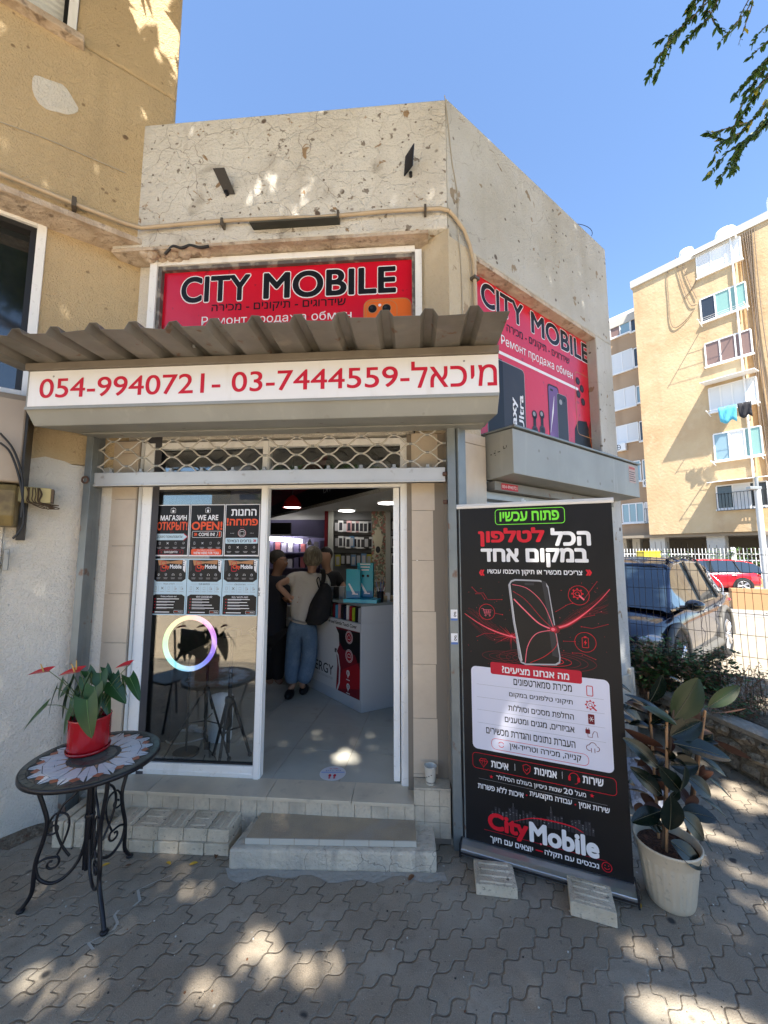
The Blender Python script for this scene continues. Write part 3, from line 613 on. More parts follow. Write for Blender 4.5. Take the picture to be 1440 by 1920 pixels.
for px, py in ((101, 706), (870, 677)): a, z = Q(px, py); ar.circ(a, z, .006, 'g')
ar.build('name_lettering', HB)
# corrugated canopy
CN = thing('corrugated_canopy', 'dusty grey corrugated metal canopy over the shutter housing', 'canopy', (*FF.XY(-1.1, .6), 2.8))
t = MB(); c0, c1 = -2.60, .235; pitch = .209; prof = []
s = c0; k = 0
while s < c1-.02:
    for ds, h in ((0,0),(.125,-.004),(.148,.034),(.186,.034)):
        if s+ds < c1: prof.append((s+ds, h))
    s += pitch
prof.append((c1, .0))
prof = [(a, h+.004*math.sin(a*23)) for a, h in prof]
dd = (.37, .76); NS = 5
vs = []
for j in range(NS+1):
    d = dd[0]+(dd[1]-dd[0])*j/NS
    for a, h in prof: vs.append(FF.P(a, d, 2.806+h+.004*math.sin(a*9+j)))
K = len(prof); fs = [(j*K+i, j*K+i+1, (j+1)*K+i+1, (j+1)*K+i) for j in range(NS) for i in range(K-1)]
t.add(vs, fs); o = t.build('sheet', m_can, CN, recalc=False); so_ = o.modifiers.new('t', 'SOLIDIFY'); so_.thickness = .0015
t = MB()
for a in (-2.3, -1.4, -.5, .15): t.cyl(FF.P(a, .55, 2.815), FF.P(a, .55, 2.826), .008, 8)
t.build('screws', m_gal, CN)
# side shutter housing
HS = thing('side_shutter_housing', 'grey shutter housing on the side wall under the side sign', 'shutter box', (*SF.XY(1.2, .1), 2.2))
t = MB(); t.sprism(SF, [(-.08,2.21),(.02,2.20),(.215,2.215),(.215,2.515),(-.08,2.52)][::-1], .345, 2.27); t.build('casing', m_box, HS, bevel=.003)
t = MB(); t.fbox(SF, .34, 2.285, -.08, .235, 2.522, 2.536); t.build('lid', m_post, HS, bevel=.002)
t = MB(); t.fbox(SF, .36, 2.1, -.02, .05, 2.13, 2.19); t.build('lower_rail', m_can, HS)
ar = Art(SF, .2155, {'w': P('faded_label', (.45,.33,.30), .6), 'r': P('faded_red', (.42,.10,.10), .6), 'k': p_dark})
ar.rect(2.06, 2.20, 2.34, 2.50, 'w', 1)
for i in range(5): ar.rect(2.07, 2.19-.02*(i % 2), 2.355+i*.02, 2.362+i*.02, 'k', 2)
ar.rect(2.07, 2.19, 2.465, 2.485, 'r', 2); 
ar.build('faded_sticker', HS)
ar = Art(SF, .0505, {'r': p_crim, 'w': p_white}); ar.rect(.43, .62, 2.138, 2.182, 'r', 1); ar.text('054-9940721', .44, .61, 2.160, .022, 'w', 2); ar.build('small_red_sticker', HS)
ar = Art(Fr(*SF.XY(.345, 0), 36.3-90), .0005, {'k': p_black})
for (px, py, w_) in ((.05,2.40,.016),(.08,2.405,.02),(.105,2.41,.02),(.075,2.425,.008),(.145,2.43,.012),(.165,2.44,.012),(.16,2.43,.02),(.07,2.385,.01)): pass
t = MB()
FE = Fr(*SF.XY(.345, 0), 36.3+90)     # left end face of the housing
for d_, z, w_, h_ in ((.04,2.37,.012,.006),(.07,2.375,.014,.008),(.075,2.39,.006,.006),(.075,2.36,.006,.006),(.105,2.378,.02,.006),(.15,2.392,.016,.006),(.142,2.402,.005,.016),(.166,2.402,.005,.016)):
    c = Vector(SF.P(.3435, d_, z)); e = Vector((*SF.o, 0)); n_ = Vector((*SF.e, 0))*-.001
    t.add([c-e*w_/2+n_-Vector((0,0,h_/2)), c+e*w_/2+n_-Vector((0,0,h_/2)), c+e*w_/2+n_+Vector((0,0,h_/2)), c-e*w_/2+n_+Vector((0,0,h_/2))], [(0,1,2,3)])
t.build('vent_slots', m_alud, HS)

# ------------------------------------------------------------------ metal brackets left on the parapet, cable, hook
for (px, py, s2) in ((417, 338, 'l'), (767, 302, 'r')):
    a, z = FF.hit(px, py, .06); t = MB(); w_ = .052 if s2 == 'l' else .035
    if s2 == 'l': pl_ = [FF.P(a-w_, .10, z+.055), FF.P(a+w_*.6, .10, z+.055), FF.P(a+w_*1.3, 0, z-.055), FF.P(a-w_*.1, 0, z-.055)]
    else: pl_ = [FF.P(a-w_, .0, z-.05), FF.P(a+w_*.7, .06, z-.035), FF.P(a+w_, .11, z+.075), FF.P(a-w_*.7, .05, z+.045)]
    n_ = (Vector(pl_[1])-Vector(pl_[0])).cross(Vector(pl_[3])-Vector(pl_[0])).normalized()*.004
    t.hexa([Vector(p)-n_ for p in pl_]+[Vector(p)+n_ for p in pl_]); t.cyl(FF.P(a+.01, -.01, z-.055), FF.P(a+.01, .03, z-.055), .012, 8)
    tag(t.build('metal_bracket', m_blk), 'small bent black bracket on the parapet, '+('the left one' if s2 == 'l' else 'the right one near the corner'), 'bracket', 'brackets on the parapet')
a0, z0 = FF.hit(470, 430, .05); a1, z1 = FF.hit(635, 412, .05); t = MB()
t.sprism(FF, [(0,3.985),(.075,3.975),(.08,3.982),(.008,3.995),(.008,4.055),(0,4.055)], a0, a1)
tag(t.build('steel_angle', M('dark_green_grey_steel', (.05,.055,.05), .55, metal=.4)), 'long dark steel angle fixed above the pipe on the parapet', 'bracket')
t = MB(); pts = [SF.P(-.01,.004,4.92), SF.P(.02,.006,4.7), SF.P(.05,.005,4.45), SF.P(.10,.006,4.2), SF.P(.09,.012,3.95), SF.P(.12,.005,3.7), SF.P(.125,.006,3.3), SF.P(.115,.006,2.6)]
def spl(pts, n=6):
    P_ = [Vector(p) for p in pts]; out = []
    for i in range(len(P_)-1):
        a, b, c, d = P_[max(i-1,0)], P_[i], P_[i+1], P_[min(i+2, len(P_)-1)]
        for k in range(n):
            u = k/n; out.append(.5*((2*b)+(c-a)*u+(2*a-5*b+4*c-d)*u*u+(3*b-a-3*c+d)*u**3))
    return out+[P_[-1]]
t.tube(spl(pts), .0035, 5); tag(t.build('hanging_cable', M('dusty_cable', (.42,.38,.31), .7)), 'thin pale cable hanging down the corner of the shop', 'cable')
t = MB(); q = SF.P(1.95, -.05, 4.92); t.tube([Vector(q)+Vector((.18*math.cos(a)-.05, 0, .10*math.sin(a))) for a in [R(-20+i*16) for i in range(11)]], .003, 5); tag(t.build('wire_loop', m_blk), 'thin wire loop sticking up from the side parapet', 'wire')
t = MB(); a, z = WF.hit(235, 652/2, .19); t.tube(spl([WF.P(a-.9,.2,z-.10), WF.P(a-.5,.2,z-.03), WF.P(a-.2,.2,z-.01), WF.P(a,.2,z)]), .003, 5); 
tag(t.build('loose_wire', M('dusty_cable')), 'thin beige wire across the yellow upper wall', 'wire')
t = MB(); t.tube(spl([FF.P(-2.0,-.02,3.86), FF.P(-1.93,.0,3.90), FF.P(-1.86,.01,3.875), FF.P(-1.80,.0,3.90), FF.P(-1.72,.01,3.87), FF.P(-1.66,.0,3.885)]), .010, 7); tag(t.build('black_cable', m_blkp), 'short twisted black cable under the broken ledge left of the front sign', 'cable')
# ================================================================== signs
FS = thing('front_sign', 'red CITY MOBILE sign board above the canopy on the shop front', 'sign', (*FF.XY(-1.0, -.14), 2.7))
dS = -.135
s0, zt_ = FF.hit(309, 514, dS); s1, _ = FF.hit(772, 490, dS); zt_ = 3.80; zb_ = 2.83
t = MB(); t.fbox(FF, s0, s1, -.17, dS, zb_, zt_); t.build('panel', m_red, FS)
t = MB(); fo = M('old_dark_frame', (.10,.09,.085), .6, layers=[('noise',12,.5,.6,(.33,.30,.26),.8)])
t.fbox(FF, s0-.028, s0, -.17, -.10, zb_, zt_+.03); t.fbox(FF, s1, s1+.022, -.17, -.10, zb_, zt_+.03); t.fbox(FF, s0, s1, -.17, -.105, zt_, zt_+.028); t.build('inner_frame', fo, FS)
t = MB(); t.fbox(FF, s0-.085, s0-.029, -.17, -.085, zb_, zt_+.075); t.fbox(FF, s1+.023, s1+.07, -.17, -.085, zb_, zt_+.04); t.fbox(FF, s0-.028, s1+.023, -.17, -.09, zt_+.029, zt_+.075); t.build('outer_frame', m_alu, FS, bevel=.003)
ar = Art(FF, dS, {'k': p_black, 'w': p_white, 'o': p_orphone, 'd': p_dark, 'g': p_gold, 'y': p_lil}, .0006)
def C1(cx, cy): return FF.hit(280+cx/2.769, 460+cy/2.769, dS)
h = .225; zc = 3.655
a, b_, c_, d_ = C1(162, 220)[0], C1(530, 205)[0], C1(588, 190)[0], C1(1287, 165)[0]
for q, c, l, bo in ((0, 'w', 1, .062), (1, 'k', 3, .034)):
    k = .0 if q == 0 else .008
    ar.text('CITY', a+k, b_-k, zc, h-2*k, c, l, bold=bo, res=5); ar.text('MOBILE', c_+k, d_-k, zc, h-2*k, c, l, bold=bo, res=5)
ar.text(he('שידרוגים - תיקונים - מכירה'), C1(323,330)[0], C1(1020,300)[0], C1(670,316)[1], .075, 'k', 3, bold=.02)
ar.text('Ремонт продажа обмен', C1(272,385)[0], C1(1050,362)[0], C1(660,374)[1]-.012, .085, 'w', 3, bold=.004)
e0, z0 = C1(1112, 330); e1 = s1-.004; zt2 = C1(1300, 272)[1]
ar.rrect(e0, e1, 2.9, zt2, .06, 'o', 1); ar.orect(e0+.004, e1-.002, 2.9, zt2-.004, .058, .006, 'g', 2)
ar.orect(e0+.02, e0+.24, 3.0, zt2-.02, .05, .004, 'g', 3)
for dx, dz in ((.065,-.075),(.165,-.075),(.065,-.19),(.165,-.19)): ar.circ(e0+dx, zt2+dz, .036, 'g', 3); ar.circ(e0+dx, zt2+dz, .030, 'k', 4); ar.circ(e0+dx-.008, zt2+dz+.008, .010, 'd', 5)
ar.circ(e0+.117, zt2-.05, .011, 'y', 3)
ar.rect(s0+.01, s1-.01, 2.85, 2.853, 'w', 1)
ar.build('printed_artwork', FS)

SS2 = thing('side_sign', 'red CITY MOBILE sign with phones printed on it, on the side wall', 'sign', (*SF.XY(1.1, -.1), 2.56))
dS = -.095
s0 = SF.hit(893, 600, dS)[0]; s1 = SF.hit(1116, 740, dS)[0]; zt_ = 3.805; zb_ = 2.50
t = MB(); t.fbox(SF, s0, s1, -.13, dS, zb_, zt_); t.build('panel', m_red, SS2)
t = MB(); t.fbox(SF, s1, s1+.012, -.13, dS+.008, zb_, zt_); t.fbox(SF, s0-.012, s0, -.13, dS+.008, zb_, zt_); t.build('edge_trim', fo, SS2)
ar = Art(SF, dS, {'k': p_black, 'w': p_white, 'd': p_dark, 'g': p_grey, 'o': p_orphone, 'v': p_purple, 'm': p_gloom, 'y': p_gold, 'b': p_bluel}, .0006)
def C2(cx, cy): return SF.hit(860+cx/3.84, 460+cy/3.84, dS)
zc = C2(730, 680)[1]+.012; h = .215
for q, c, l, bo in ((0, 'w', 1, .06), (1, 'k', 3, .034)):
    k = .0 if q == 0 else .007
    ar.text('CITY', C2(155,350)[0]+k, C2(468,500)[0]-k, zc, h-2*k, c, l, bold=bo, res=5); ar.text('MOBILE', C2(517,560)[0]+k, C2(935,800)[0]-k, zc, h-2*k, c, l, bold=bo, res=5)
ar.text(he('שידרוגים - תיקונים - מכירה'), C2(345,600)[0], C2(798,860)[0], C2(565,720)[1], .085, 'k', 3, bold=.02)
ar.text('Ремонт продажа обмен', C2(305,690)[0], C2(820,960)[0], C2(565,815)[1], .10, 'w', 3, bold=.006)
zl = C2(580, 905)[1]; ar.rect(s0+.02, C2(860,1040)[0], zl-.013, zl+.013, 'w', 2)
x0, x1 = C2(290,1130)[0]-.14, C2(478,1130)[0]; zT = C2(470, 905)[1]; ar.rrect(x0, x1, 2.45, zT, .04, 'd', 1); ar.rrect(x0, C2(325,1130)[0], 2.45, zT+.01, .02, 'k', 2); ar.orect(x0, x1, 2.45, zT, .04, .006, 'g', 3)
# vertical words printed on the handset
def vtext(ar, body, xc, z0, z1, wd, c, l, bold=.02):
    vs, fs = glyphs(body, 0, 3); W, H = vs.max(0)[:2]
    for k, (ox, oy) in enumerate(((0,0),(.02,.02),(-.02,.02),(.02,-.02),(-.02,-.02))): ar.mb.add([ar.P(xc+wd/2-((y+oy)/H)*wd, z0+(x+ox)/W*(z1-z0), l+k*.06+dz_) for x, y, dz_ in vs], fs, ar.mi(c))
z_b = 2.535; vtext(ar, 'Galaxy', C2(400,1130)[0], z_b-.05, C2(400,1100)[1], .085, 'w', 4); vtext(ar, 'S25 Ultra', C2(447,1130)[0], z_b-.12, C2(447,1080)[1], .062, 'w', 4)
for cx in (545, 598):
    a, z = C2(cx, 1220); ar.circ(a, z, .038, 'k', 3); ar.circ(a-.005, z+.006, .02, 'g', 4); ar.rrect(a-.02, a+.02, z-.11, z-.01, .018, 'k', 3); ar.circ(a, z-.135, .042, 'd', 4); ar.circ(a, z-.135, .022, 'k', 5)
x0, x1 = C2(643,1130)[0], C2(722,1130)[0]; zT = C2(660, 1000)[1]; ar.rrect(x0, x1, 2.4, zT, .035, 'k', 2); ar.rrect(x0+.012, x1-.01, 2.6, zT-.015, .03, 'v', 3); ar.rrect(x0+.04, x0+.085, zT-.06, zT-.04, .01, 'k', 4)
ar.line([(x0+.02, zT-.45), (x0+.07, zT-.25), (x0+.10, zT-.1)], [.002,.02,.003], 'w', 4)
x0, x1 = C2(707,1130)[0], C2(778,1130)[0]; ar.rrect(x0, x1, 2.4, zT-.055, .03, 'd', 4); ar.orect(x0, x1, 2.4, zT-.055, .03, .004, 'g', 5); ar.circ(x0+.06, zT-.13, .025, 'g', 5); ar.circ(x0+.12, zT-.10, .018, 'k', 5)
x0 = C2(815,1130)[0]; xe = s1-.02
ar.poly([(x0, 2.45), (xe, 2.45), (xe-.02, 2.62), (xe-.10, 2.75), (xe-.15, 2.88), (xe-.19, 2.97), (x0+.10, 2.95), (x0+.03, 2.86)], 'k', 2)
ar.poly([(xe-.14, 2.45), (xe, 2.45), (xe, 3.38), (xe-.12, 3.3), (xe-.10, 3.0), (xe-.17, 2.9), (xe-.09, 2.72)], 'm', 1); ar.line([(xe-.03,2.55),(xe-.09,2.66),(xe-.13,2.78),(xe-.16,2.88)], [.02,.012,.008,.003], 'o', 3)
x0 = C2(845,1130)[0]; zT = C2(850, 912)[1]; ar.orect(x0, s1-.03, zT-.62, zT, .05, .006, 'y', 3)
for dx, dz in ((.05,-.09),(.12,-.15),(.05,-.22),(.13,-.28)): ar.circ(x0+dx, zT+dz, .038, 'k', 4); ar.circ(x0+dx, zT+dz, .020, 'd', 5)
ar.build('printed_artwork', SS2)

# ================================================================== window posters
def icons(ar, kinds, x0, x1, z, r, c, l=4):
    n = len(kinds)
    for i, k in enumerate(kinds):
        x = x0+(x1-x0)*(i+.5)/n; w_ = r*.16
        if k == 'p': ar.orect(x-r*.55, x+r*.55, z-r, z+r, r*.2, w_, c, l)
        elif k == 'x': ar.line([(x-r*.8, z-r*.8), (x+r*.8, z+r*.8)], r*.28, c, l); ar.line([(x-r*.8, z+r*.8), (x+r*.8, z-r*.8)], r*.28, c, l)
        elif k == 'o': ar.ring(x, z, r*.85, w_, c, l, 14, t0=20, t1=160); ar.ring(x, z, r*.85, w_, c, l, 14, t0=200, t1=340)
        elif k == 's': ar.line([(x-r*.8, z+r*.7), (x, z+r), (x+r*.8, z+r*.7), (x+r*.7, z-r*.3), (x, z-r), (x-r*.7, z-r*.3)], w_, c, l, True); ar.line([(x-r*.35, z+.05*r), (x-r*.05, z-r*.3), (x+r*.4, z+r*.35)], w_, c, l)
        elif k == 'h': ar.ring(x, z, r*.85, w_, c, l, 12, t0=0, t1=180); ar.rect(x-r, x-r*.6, z-r*.7, z+.1*r, c, l); ar.rect(x+r*.6, x+r, z-r*.7, z+.1*r, c, l)
        elif k == 'm': ar.ring(x, z+.2*r, r*.65, w_, c, l, 14); ar.line([(x-r*.4, z-r*.4), (x-r*.5, z-r), (x, z-r*.7), (x+r*.5, z-r), (x+r*.4, z-r*.4)], w_, c, l)
        elif k == 'c': ar.ring(x, z, r*.9, w_, c, l, 16); ar.line([(x, z+r*.5), (x, z), (x+r*.35, z-.1*r)], w_, c, l)
        elif k == 'q': ar.orect(x-r*.6, x+r*.3, z-r, z+r*.9, r*.2, w_, c, l); ar.circ(x+r*.5, z-r*.4, r*.45, c, l, 10)
dP = -.172-.018
D_ = lambda px, py: FF.hit(px, py, dP)
PM = {'k': p_black, 'w': p_white, 'o': p_or, 'r': p_crim, 'b': p_blue, 'g': p_grey, 'd': p_dark, 'y': p_gold, 'n': p_dred}
sb_, sc_ = sB+.010, sC-.010
top_z, mid_z, bot_z = D_(380, 943)[1], D_(380, 1044)[1], D_(380, 1154)[1]
W3 = (sc_-sb_)/3
specs = [('МАГАЗИН','ОТКРЫТ!','ДОБРО ПОЖАЛОВАТЬ!','ЗАХОДИТЕ!',0,'black poster reading МАГАЗИН ОТКРЫТ in the shop window, top left'),('WE ARE','OPEN!','COME IN!',"WE'RE HERE FOR YOU.",1,'black poster reading WE ARE OPEN in the shop window'),('החנות','!פתוחה','!ברוכים הבאים',None,2,'black poster with large Hebrew words, beside the WE ARE OPEN poster')]
for i, (t1, t2, t3, t4, st, lab) in enumerate(specs):
    x0, x1 = sb_+W3*i+.003, sb_+W3*(i+1)-.003; z1, z0 = top_z-.012, mid_z+.004; Wd, Hd = x1-x0, z1-z0
    T_ = thing('window_poster', lab, 'poster', (*FF.XY((x0+x1)/2, dP), z0), 'posters in the shop window')
    t = MB(); t.fbox(FF, x0, x1, dP-.003, dP, z0, z1); t.build('sheet', p_white, T_)
    ar = Art(FF, dP, PM, .0003); b = .005; ar.rect(x0+b, x1-b, z0+b+.004, z1-b, 'k', 1)
    X = lambda u: x0+Wd*u
    Z = lambda v: z1-Hd*v
    hb = st == 2; tx = (lambda q: he(q.lstrip('!'))) if hb else (lambda q: q)
    if st < 2:
        ar.orect(X(.44), X(.58), Z(.16), Z(.07), .006, .002, 'w', 3); ar.rrect(X(.48), X(.54), Z(.15), Z(.10), .003, 'w', 3); ar.ring(X(.51), Z(.07), .006, .002, 'w', 3, 8, t0=0, t1=180)
        ar.text(t1, X(.14 if st == 0 else .20), X(.92 if st == 0 else .82), Z(.255), Hd*.105, 'w', bold=.035); ar.text(t2, X(.05), X(.95), Z(.415), Hd*.165, 'o', bold=.04)
    else:
        ar.text(tx(t1), X(.17), X(.90), Z(.16), Hd*.13, 'w', bold=.035); ar.text('!'+he('פתוחה'), X(.05), X(.95), Z(.34), Hd*.15, 'o', bold=.04)
        ar.ring(X(.5), Z(.56), .026, .002, 'w', 3); ar.ring(X(.5), Z(.56), .029, .0015, 'r', 3); ar.orect(X(.44), X(.56), Z(.6), Z(.53), .004, .002, 'w', 3)
        for q in (.18,.22,.26,.74,.78,.82): ar.circ(X(q), Z(.56), .002, 'w', 3, 6)
    for q in (.46,.5,.54): ar.circ(X(q), Z(.535 if st < 2 else .455), .0022, 'r', 3, 6)
    if st == 0:
        ar.poly([(X(.02), Z(.565)), (X(.86), Z(.565)), (X(.96), Z(.625)), (X(.86), Z(.69)), (X(.02), Z(.69)), (X(.05), Z(.625))], 'b', 2); ar.line([(X(.86), Z(.565)), (X(.97), Z(.625)), (X(.86), Z(.69))], .006, 'r', 3); ar.text(t3, X(.07), X(.82), Z(.628), Hd*.055, 'k', 4, bold=.01)
    elif st == 1:
        ar.orect(X(.08), X(.93), Z(.64), Z(.52), .008, .0022, 'w', 3); ar.text(t3, X(.27), X(.74), Z(.58), Hd*.065, 'w', bold=.03); ar.text('»', X(.13), X(.23), Z(.58), Hd*.06, 'o', bold=.03); ar.rect(X(.86), X(.90), Z(.625), Z(.53), 'o', 4); ar.circ(X(.82), Z(.545), .003, 'w', 4, 8); ar.line([(X(.82), Z(.56)), (X(.815), Z(.59)), (X(.79), Z(.62))], .003, 'w', 4)
    else:
        ar.rrect(X(.03), X(.96), Z(.76), Z(.65), .006, 'b', 2); ar.text('!'+he('ברוכים הבאים'), X(.08), X(.78), Z(.705), Hd*.06, 'k', 4, bold=.02); ar.text('»', X(.83), X(.92), Z(.705), Hd*.05, 'r', 4, bold=.03)
    zi = .75 if st < 2 else .83
    icons(ar, 'pxos', X(.04), X(.98), Z(zi), .0085, 'w')
    for q in range(4):
        ar.rect(X(.08+.235*q), X(.08+.235*q+.13), Z(zi+.085), Z(zi+.075), 'g', 3); ar.rect(X(.1+.235*q), X(.1+.235*q+.09), Z(zi+.105), Z(zi+.095), 'g', 3)
    if st == 0: ar.orect(X(.13), X(.86), Z(.965), Z(.88), .008, .002, 'r', 3); ar.text(t4, X(.30), X(.70), Z(.922), Hd*.045, 'w', bold=.03); ar.text('»', X(.2), X(.25), Z(.922), .01, 'r'); ar.text('«', X(.75), X(.80), Z(.922), .01, 'r')
    if st == 1: ar.rrect(X(.07), X(.95), Z(.98), Z(.86), .014, 'o', 2); ar.text('YOUR DEVICE, OUR PRIORITY.', X(.24), X(.78), Z(.888), Hd*.026, 'w', 4); ar.text(t4, X(.14), X(.89), Z(.937), Hd*.05, 'w', 4, bold=.03)
    ar.build('print', T_)
for i in range(3):
    x0, x1 = sb_+W3*i+.002, sb_+W3*(i+1)-.002; z1, z0 = mid_z-.014, bot_z; Wd, Hd = x1-x0, z1-z0
    T_ = thing('window_poster', ['CityMobile services poster in the shop window, the lower left one, headed Наши услуги', 'CityMobile services poster in the shop window, the lower middle one, headed OUR SERVICES', 'CityMobile services poster in the shop window, the lower right one, in Hebrew'][i], 'poster', (*FF.XY((x0+x1)/2, dP), z0), 'posters in the shop window')
    t = MB(); t.fbox(FF, x0, x1, dP-.003, dP, z0, z1); t.build('sheet', p_blue, T_)
    ar = Art(FF, dP, PM, .0003); X = lambda u: x0+Wd*u; Z = lambda v: z1-Hd*v
    ar.poly([(X(.03), Z(.02)), (X(.03), Z(.36)), (X(.14), Z(.41)), (X(.86), Z(.41)), (X(.97), Z(.36)), (X(.97), Z(.02))][::-1], 'k', 1)
    ar.poly([(X(.03), Z(.98)), (X(.03), Z(.67)), (X(.12), Z(.635)), (X(.88), Z(.635)), (X(.97), Z(.67)), (X(.97), Z(.98))], 'k', 1)
    ar.poly([(X(.14), Z(.02)), (X(.5), Z(.05)), (X(.86), Z(.02)), (X(.84), Z(.1)), (X(.5), Z(.08)), (X(.18), Z(.12))], 'y', 2)
    ar.orect(X(.24), X(.38), Z(.22), Z(.05), .008, .004, 'r', 3); ar.text('City', X(.27), X(.49), Z(.15), Hd*.09, 'o', 4, bold=.04); ar.text('Mobile', X(.50), X(.84), Z(.14), Hd*.075, 'w', 4, bold=.04)
    ar.poly([(X(.87), Z(.02)), (X(.97), Z(.03)), (X(.95), Z(.25)), (X(.88), Z(.2))], 'w', 2)
    for q in range(3): ar.circ(X(.90), Z(.05+.035*q), .004, 'k', 3, 8)
    ar.poly([(X(.03), Z(.05)), (X(.11), Z(.03)), (X(.13), Z(.2)), (X(.03), Z(.25))], 'd', 2)
    icons(ar, 'mshc', X(.08), X(.92), Z(.285), .0085, 'w')
    for q in range(4): ar.rect(X(.12+.21*q), X(.24+.21*q), Z(.345), Z(.338), 'g', 3); ar.rect(X(.13+.21*q), X(.23+.21*q), Z(.362), Z(.356), 'g', 3)
    hd_ = ['Наши услуги', 'OUR SERVICES', he('השירותים שלנו')][i]; ar.text(hd_, X(.34), X(.66), Z(.45), Hd*.03, 'd', 3); ar.rect(X(.1), X(.3), Z(.453), Z(.449), 'g', 2); ar.rect(X(.7), X(.9), Z(.453), Z(.449), 'g', 2)
    icons(ar, 'pxoqq', X(.03), X(.97), Z(.525), .011, 'g')
    icons(ar, ' x   ', X(.03), X(.97), Z(.525), .010, 'd', 5)
    for q in range(1, 5): ar.rect(X(.2*q)-.0005, X(.2*q)+.0005, Z(.6), Z(.48), 'g', 2)
    for q in range(5): ar.rect(X(.06+.19*q), X(.17+.19*q), Z(.588), Z(.582), 'g', 2)
    ar.text(['Почему выбирают нас?', 'WHY CHOOSE US?', he('למה לבחור בנו?')][i], X(.28), X(.74), Z(.675), Hd*.035, 'w', 3, bold=.02)
    for q in range(4):
        zz = .715+.052*q; ar.circ(X(.12), Z(zz), .004, 'r', 3, 8); ln = .45+.2*random.random(); ar.rect(X(.17), X(.17+ln), Z(zz+.006), Z(zz-.006), 'w', 3); ar.rect(X(.17), X(.17+ln*.6), Z(zz+.022), Z(zz+.014), 'g', 3)
    ar.circ(X(.09), Z(.945), .004, 'r', 3, 8); ar.rect(X(.13), X(.55), Z(.955), Z(.94), 'w', 3); ar.orect(X(.68), X(.93), Z(.965), Z(.915), .003, .0015, 'w', 3); ar.text('City', X(.70), X(.80), Z(.94), .008, 'o', 4, bold=.03); ar.text('Mobile', X(.805), X(.91), Z(.94), .008, 'w', 4, bold=.03)
    ar.build('print', T_)

# ================================================================== roll-up banner
BN = thing('roll_up_banner', 'tall black roll-up banner with red Hebrew headings standing on a silver base', 'banner', (*BF.XY(.42, 0), 0))
BW_, z_lo, z_hi = .850, .075, 2.0
t = MB(); t.fbox(BF, .004, .846, -.004, 0, .05, 1.975); t.build('sheet', M('banner_vinyl', (.007,.007,.008), .48, spec=.25, layers=[('noise',1.5,.4,.8,(.018,.018,.022),.8)], bump=[('noise',3,.12)]), BN)
m_sil = M('brushed_silver', (.60,.61,.63), .28, metal=.85)
t = MB(); t.sprism(BF, [(-.05,.012),(.045,.012),(.058,.030),(.060,.052),(.040,.066),(.012,.078),(-.04,.078),(-.055,.05)][::-1], .0, .85); t.build('base', m_sil, BN, bevel=.003)
t = MB(); t.fbox(BF, -.008, 0, -.05, .062, .010, .080); t.fbox(BF, .85, .858, -.05, .062, .010, .080); t.build('end_cap', m_blkp, BN)
t = MB(); t.sprism(BF, [(.060,.028),(.0635,.030),(.0635,.036),(.060,.038)], .0, .85); t.build('base_groove', m_blkp, BN)
t = MB(); t.sprism(BF, [(-.012,1.972),(.008,1.972),(.012,1.985),(.006,2.0),(-.010,2.0)][::-1], -.004, .856); t.build('top_rail', M('rail_white', (.70,.70,.70), .35), BN, bevel=.002)
t = MB(); t.cyl(BF.P(.40,-.03,.06), BF.P(.40,-.018,2.01), .008, 10); t.fbox(BF, .385, .40, -.014, -.004, 1.985, 2.02); t.build('support_pole', m_sil, BN)
t = MB()
for s in (.14, .70): t.fbox(BF, s-.02, s+.02, -.16, .16, 0, .012)
t.build('foot', m_sil, BN)
ar = Art(BF, .0006, {'k': p_black, 'w': p_white, 'r': p_red, 'g': p_green, 'l': p_lil, 'p': p_pink, 'd': p_dark, 'n': p_dred, 'x': p_crim, 'y': p_grey, 's': P('silver', (.42,.42,.46), .3)})
def B(cx, cy): return BF.hit(840+cx/2.4, 900+cy/2.4, .001)
def bt(body, xa, xb, ya, yb, hpx, c, l=4, bold=.0, **k):
    a = B(xa, ya)[0]; b = B(xb, yb)[0]; z = B((xa+xb)/2, (ya+yb)/2)[1]; zz = B((xa+xb)/2, (ya+yb)/2-hpx/2)[1]-B((xa+xb)/2, (ya+yb)/2+hpx/2)[1]
    ar.text(body, a, b, z, zz, c, l, bold=bold, **k)
a0, z0 = B(212, 152); a1, z1 = B(524, 150); zt1 = B(368, 128)[1]; zb1 = B(368, 197)[1]
ar.orect(a0, a1, zb1, zt1, .018, .0035, 'g'); bt(he('פתוח עכשיו'), 232, 500, 168, 155, 44, 'g', bold=.04)
bt(he('הכל'), 462, 642, 258, 252, 82, 'w', bold=.055); bt(he('לטלפון'), 136, 434, 262, 252, 84, 'r', bold=.055)
bt(he('במקום אחד'), 148, 632, 352, 346, 86, 'w', bold=.055)
bt(he('צריכים מכשיר או תיקון? היכנסו עכשיו').replace('?',''), 178, 604, 418, 418, 27, 'w', bold=.03)
bt('»', 620, 648, 417, 417, 27, 'r', bold=.05); bt('«', 140, 164, 417, 417, 27, 'r', bold=.05)
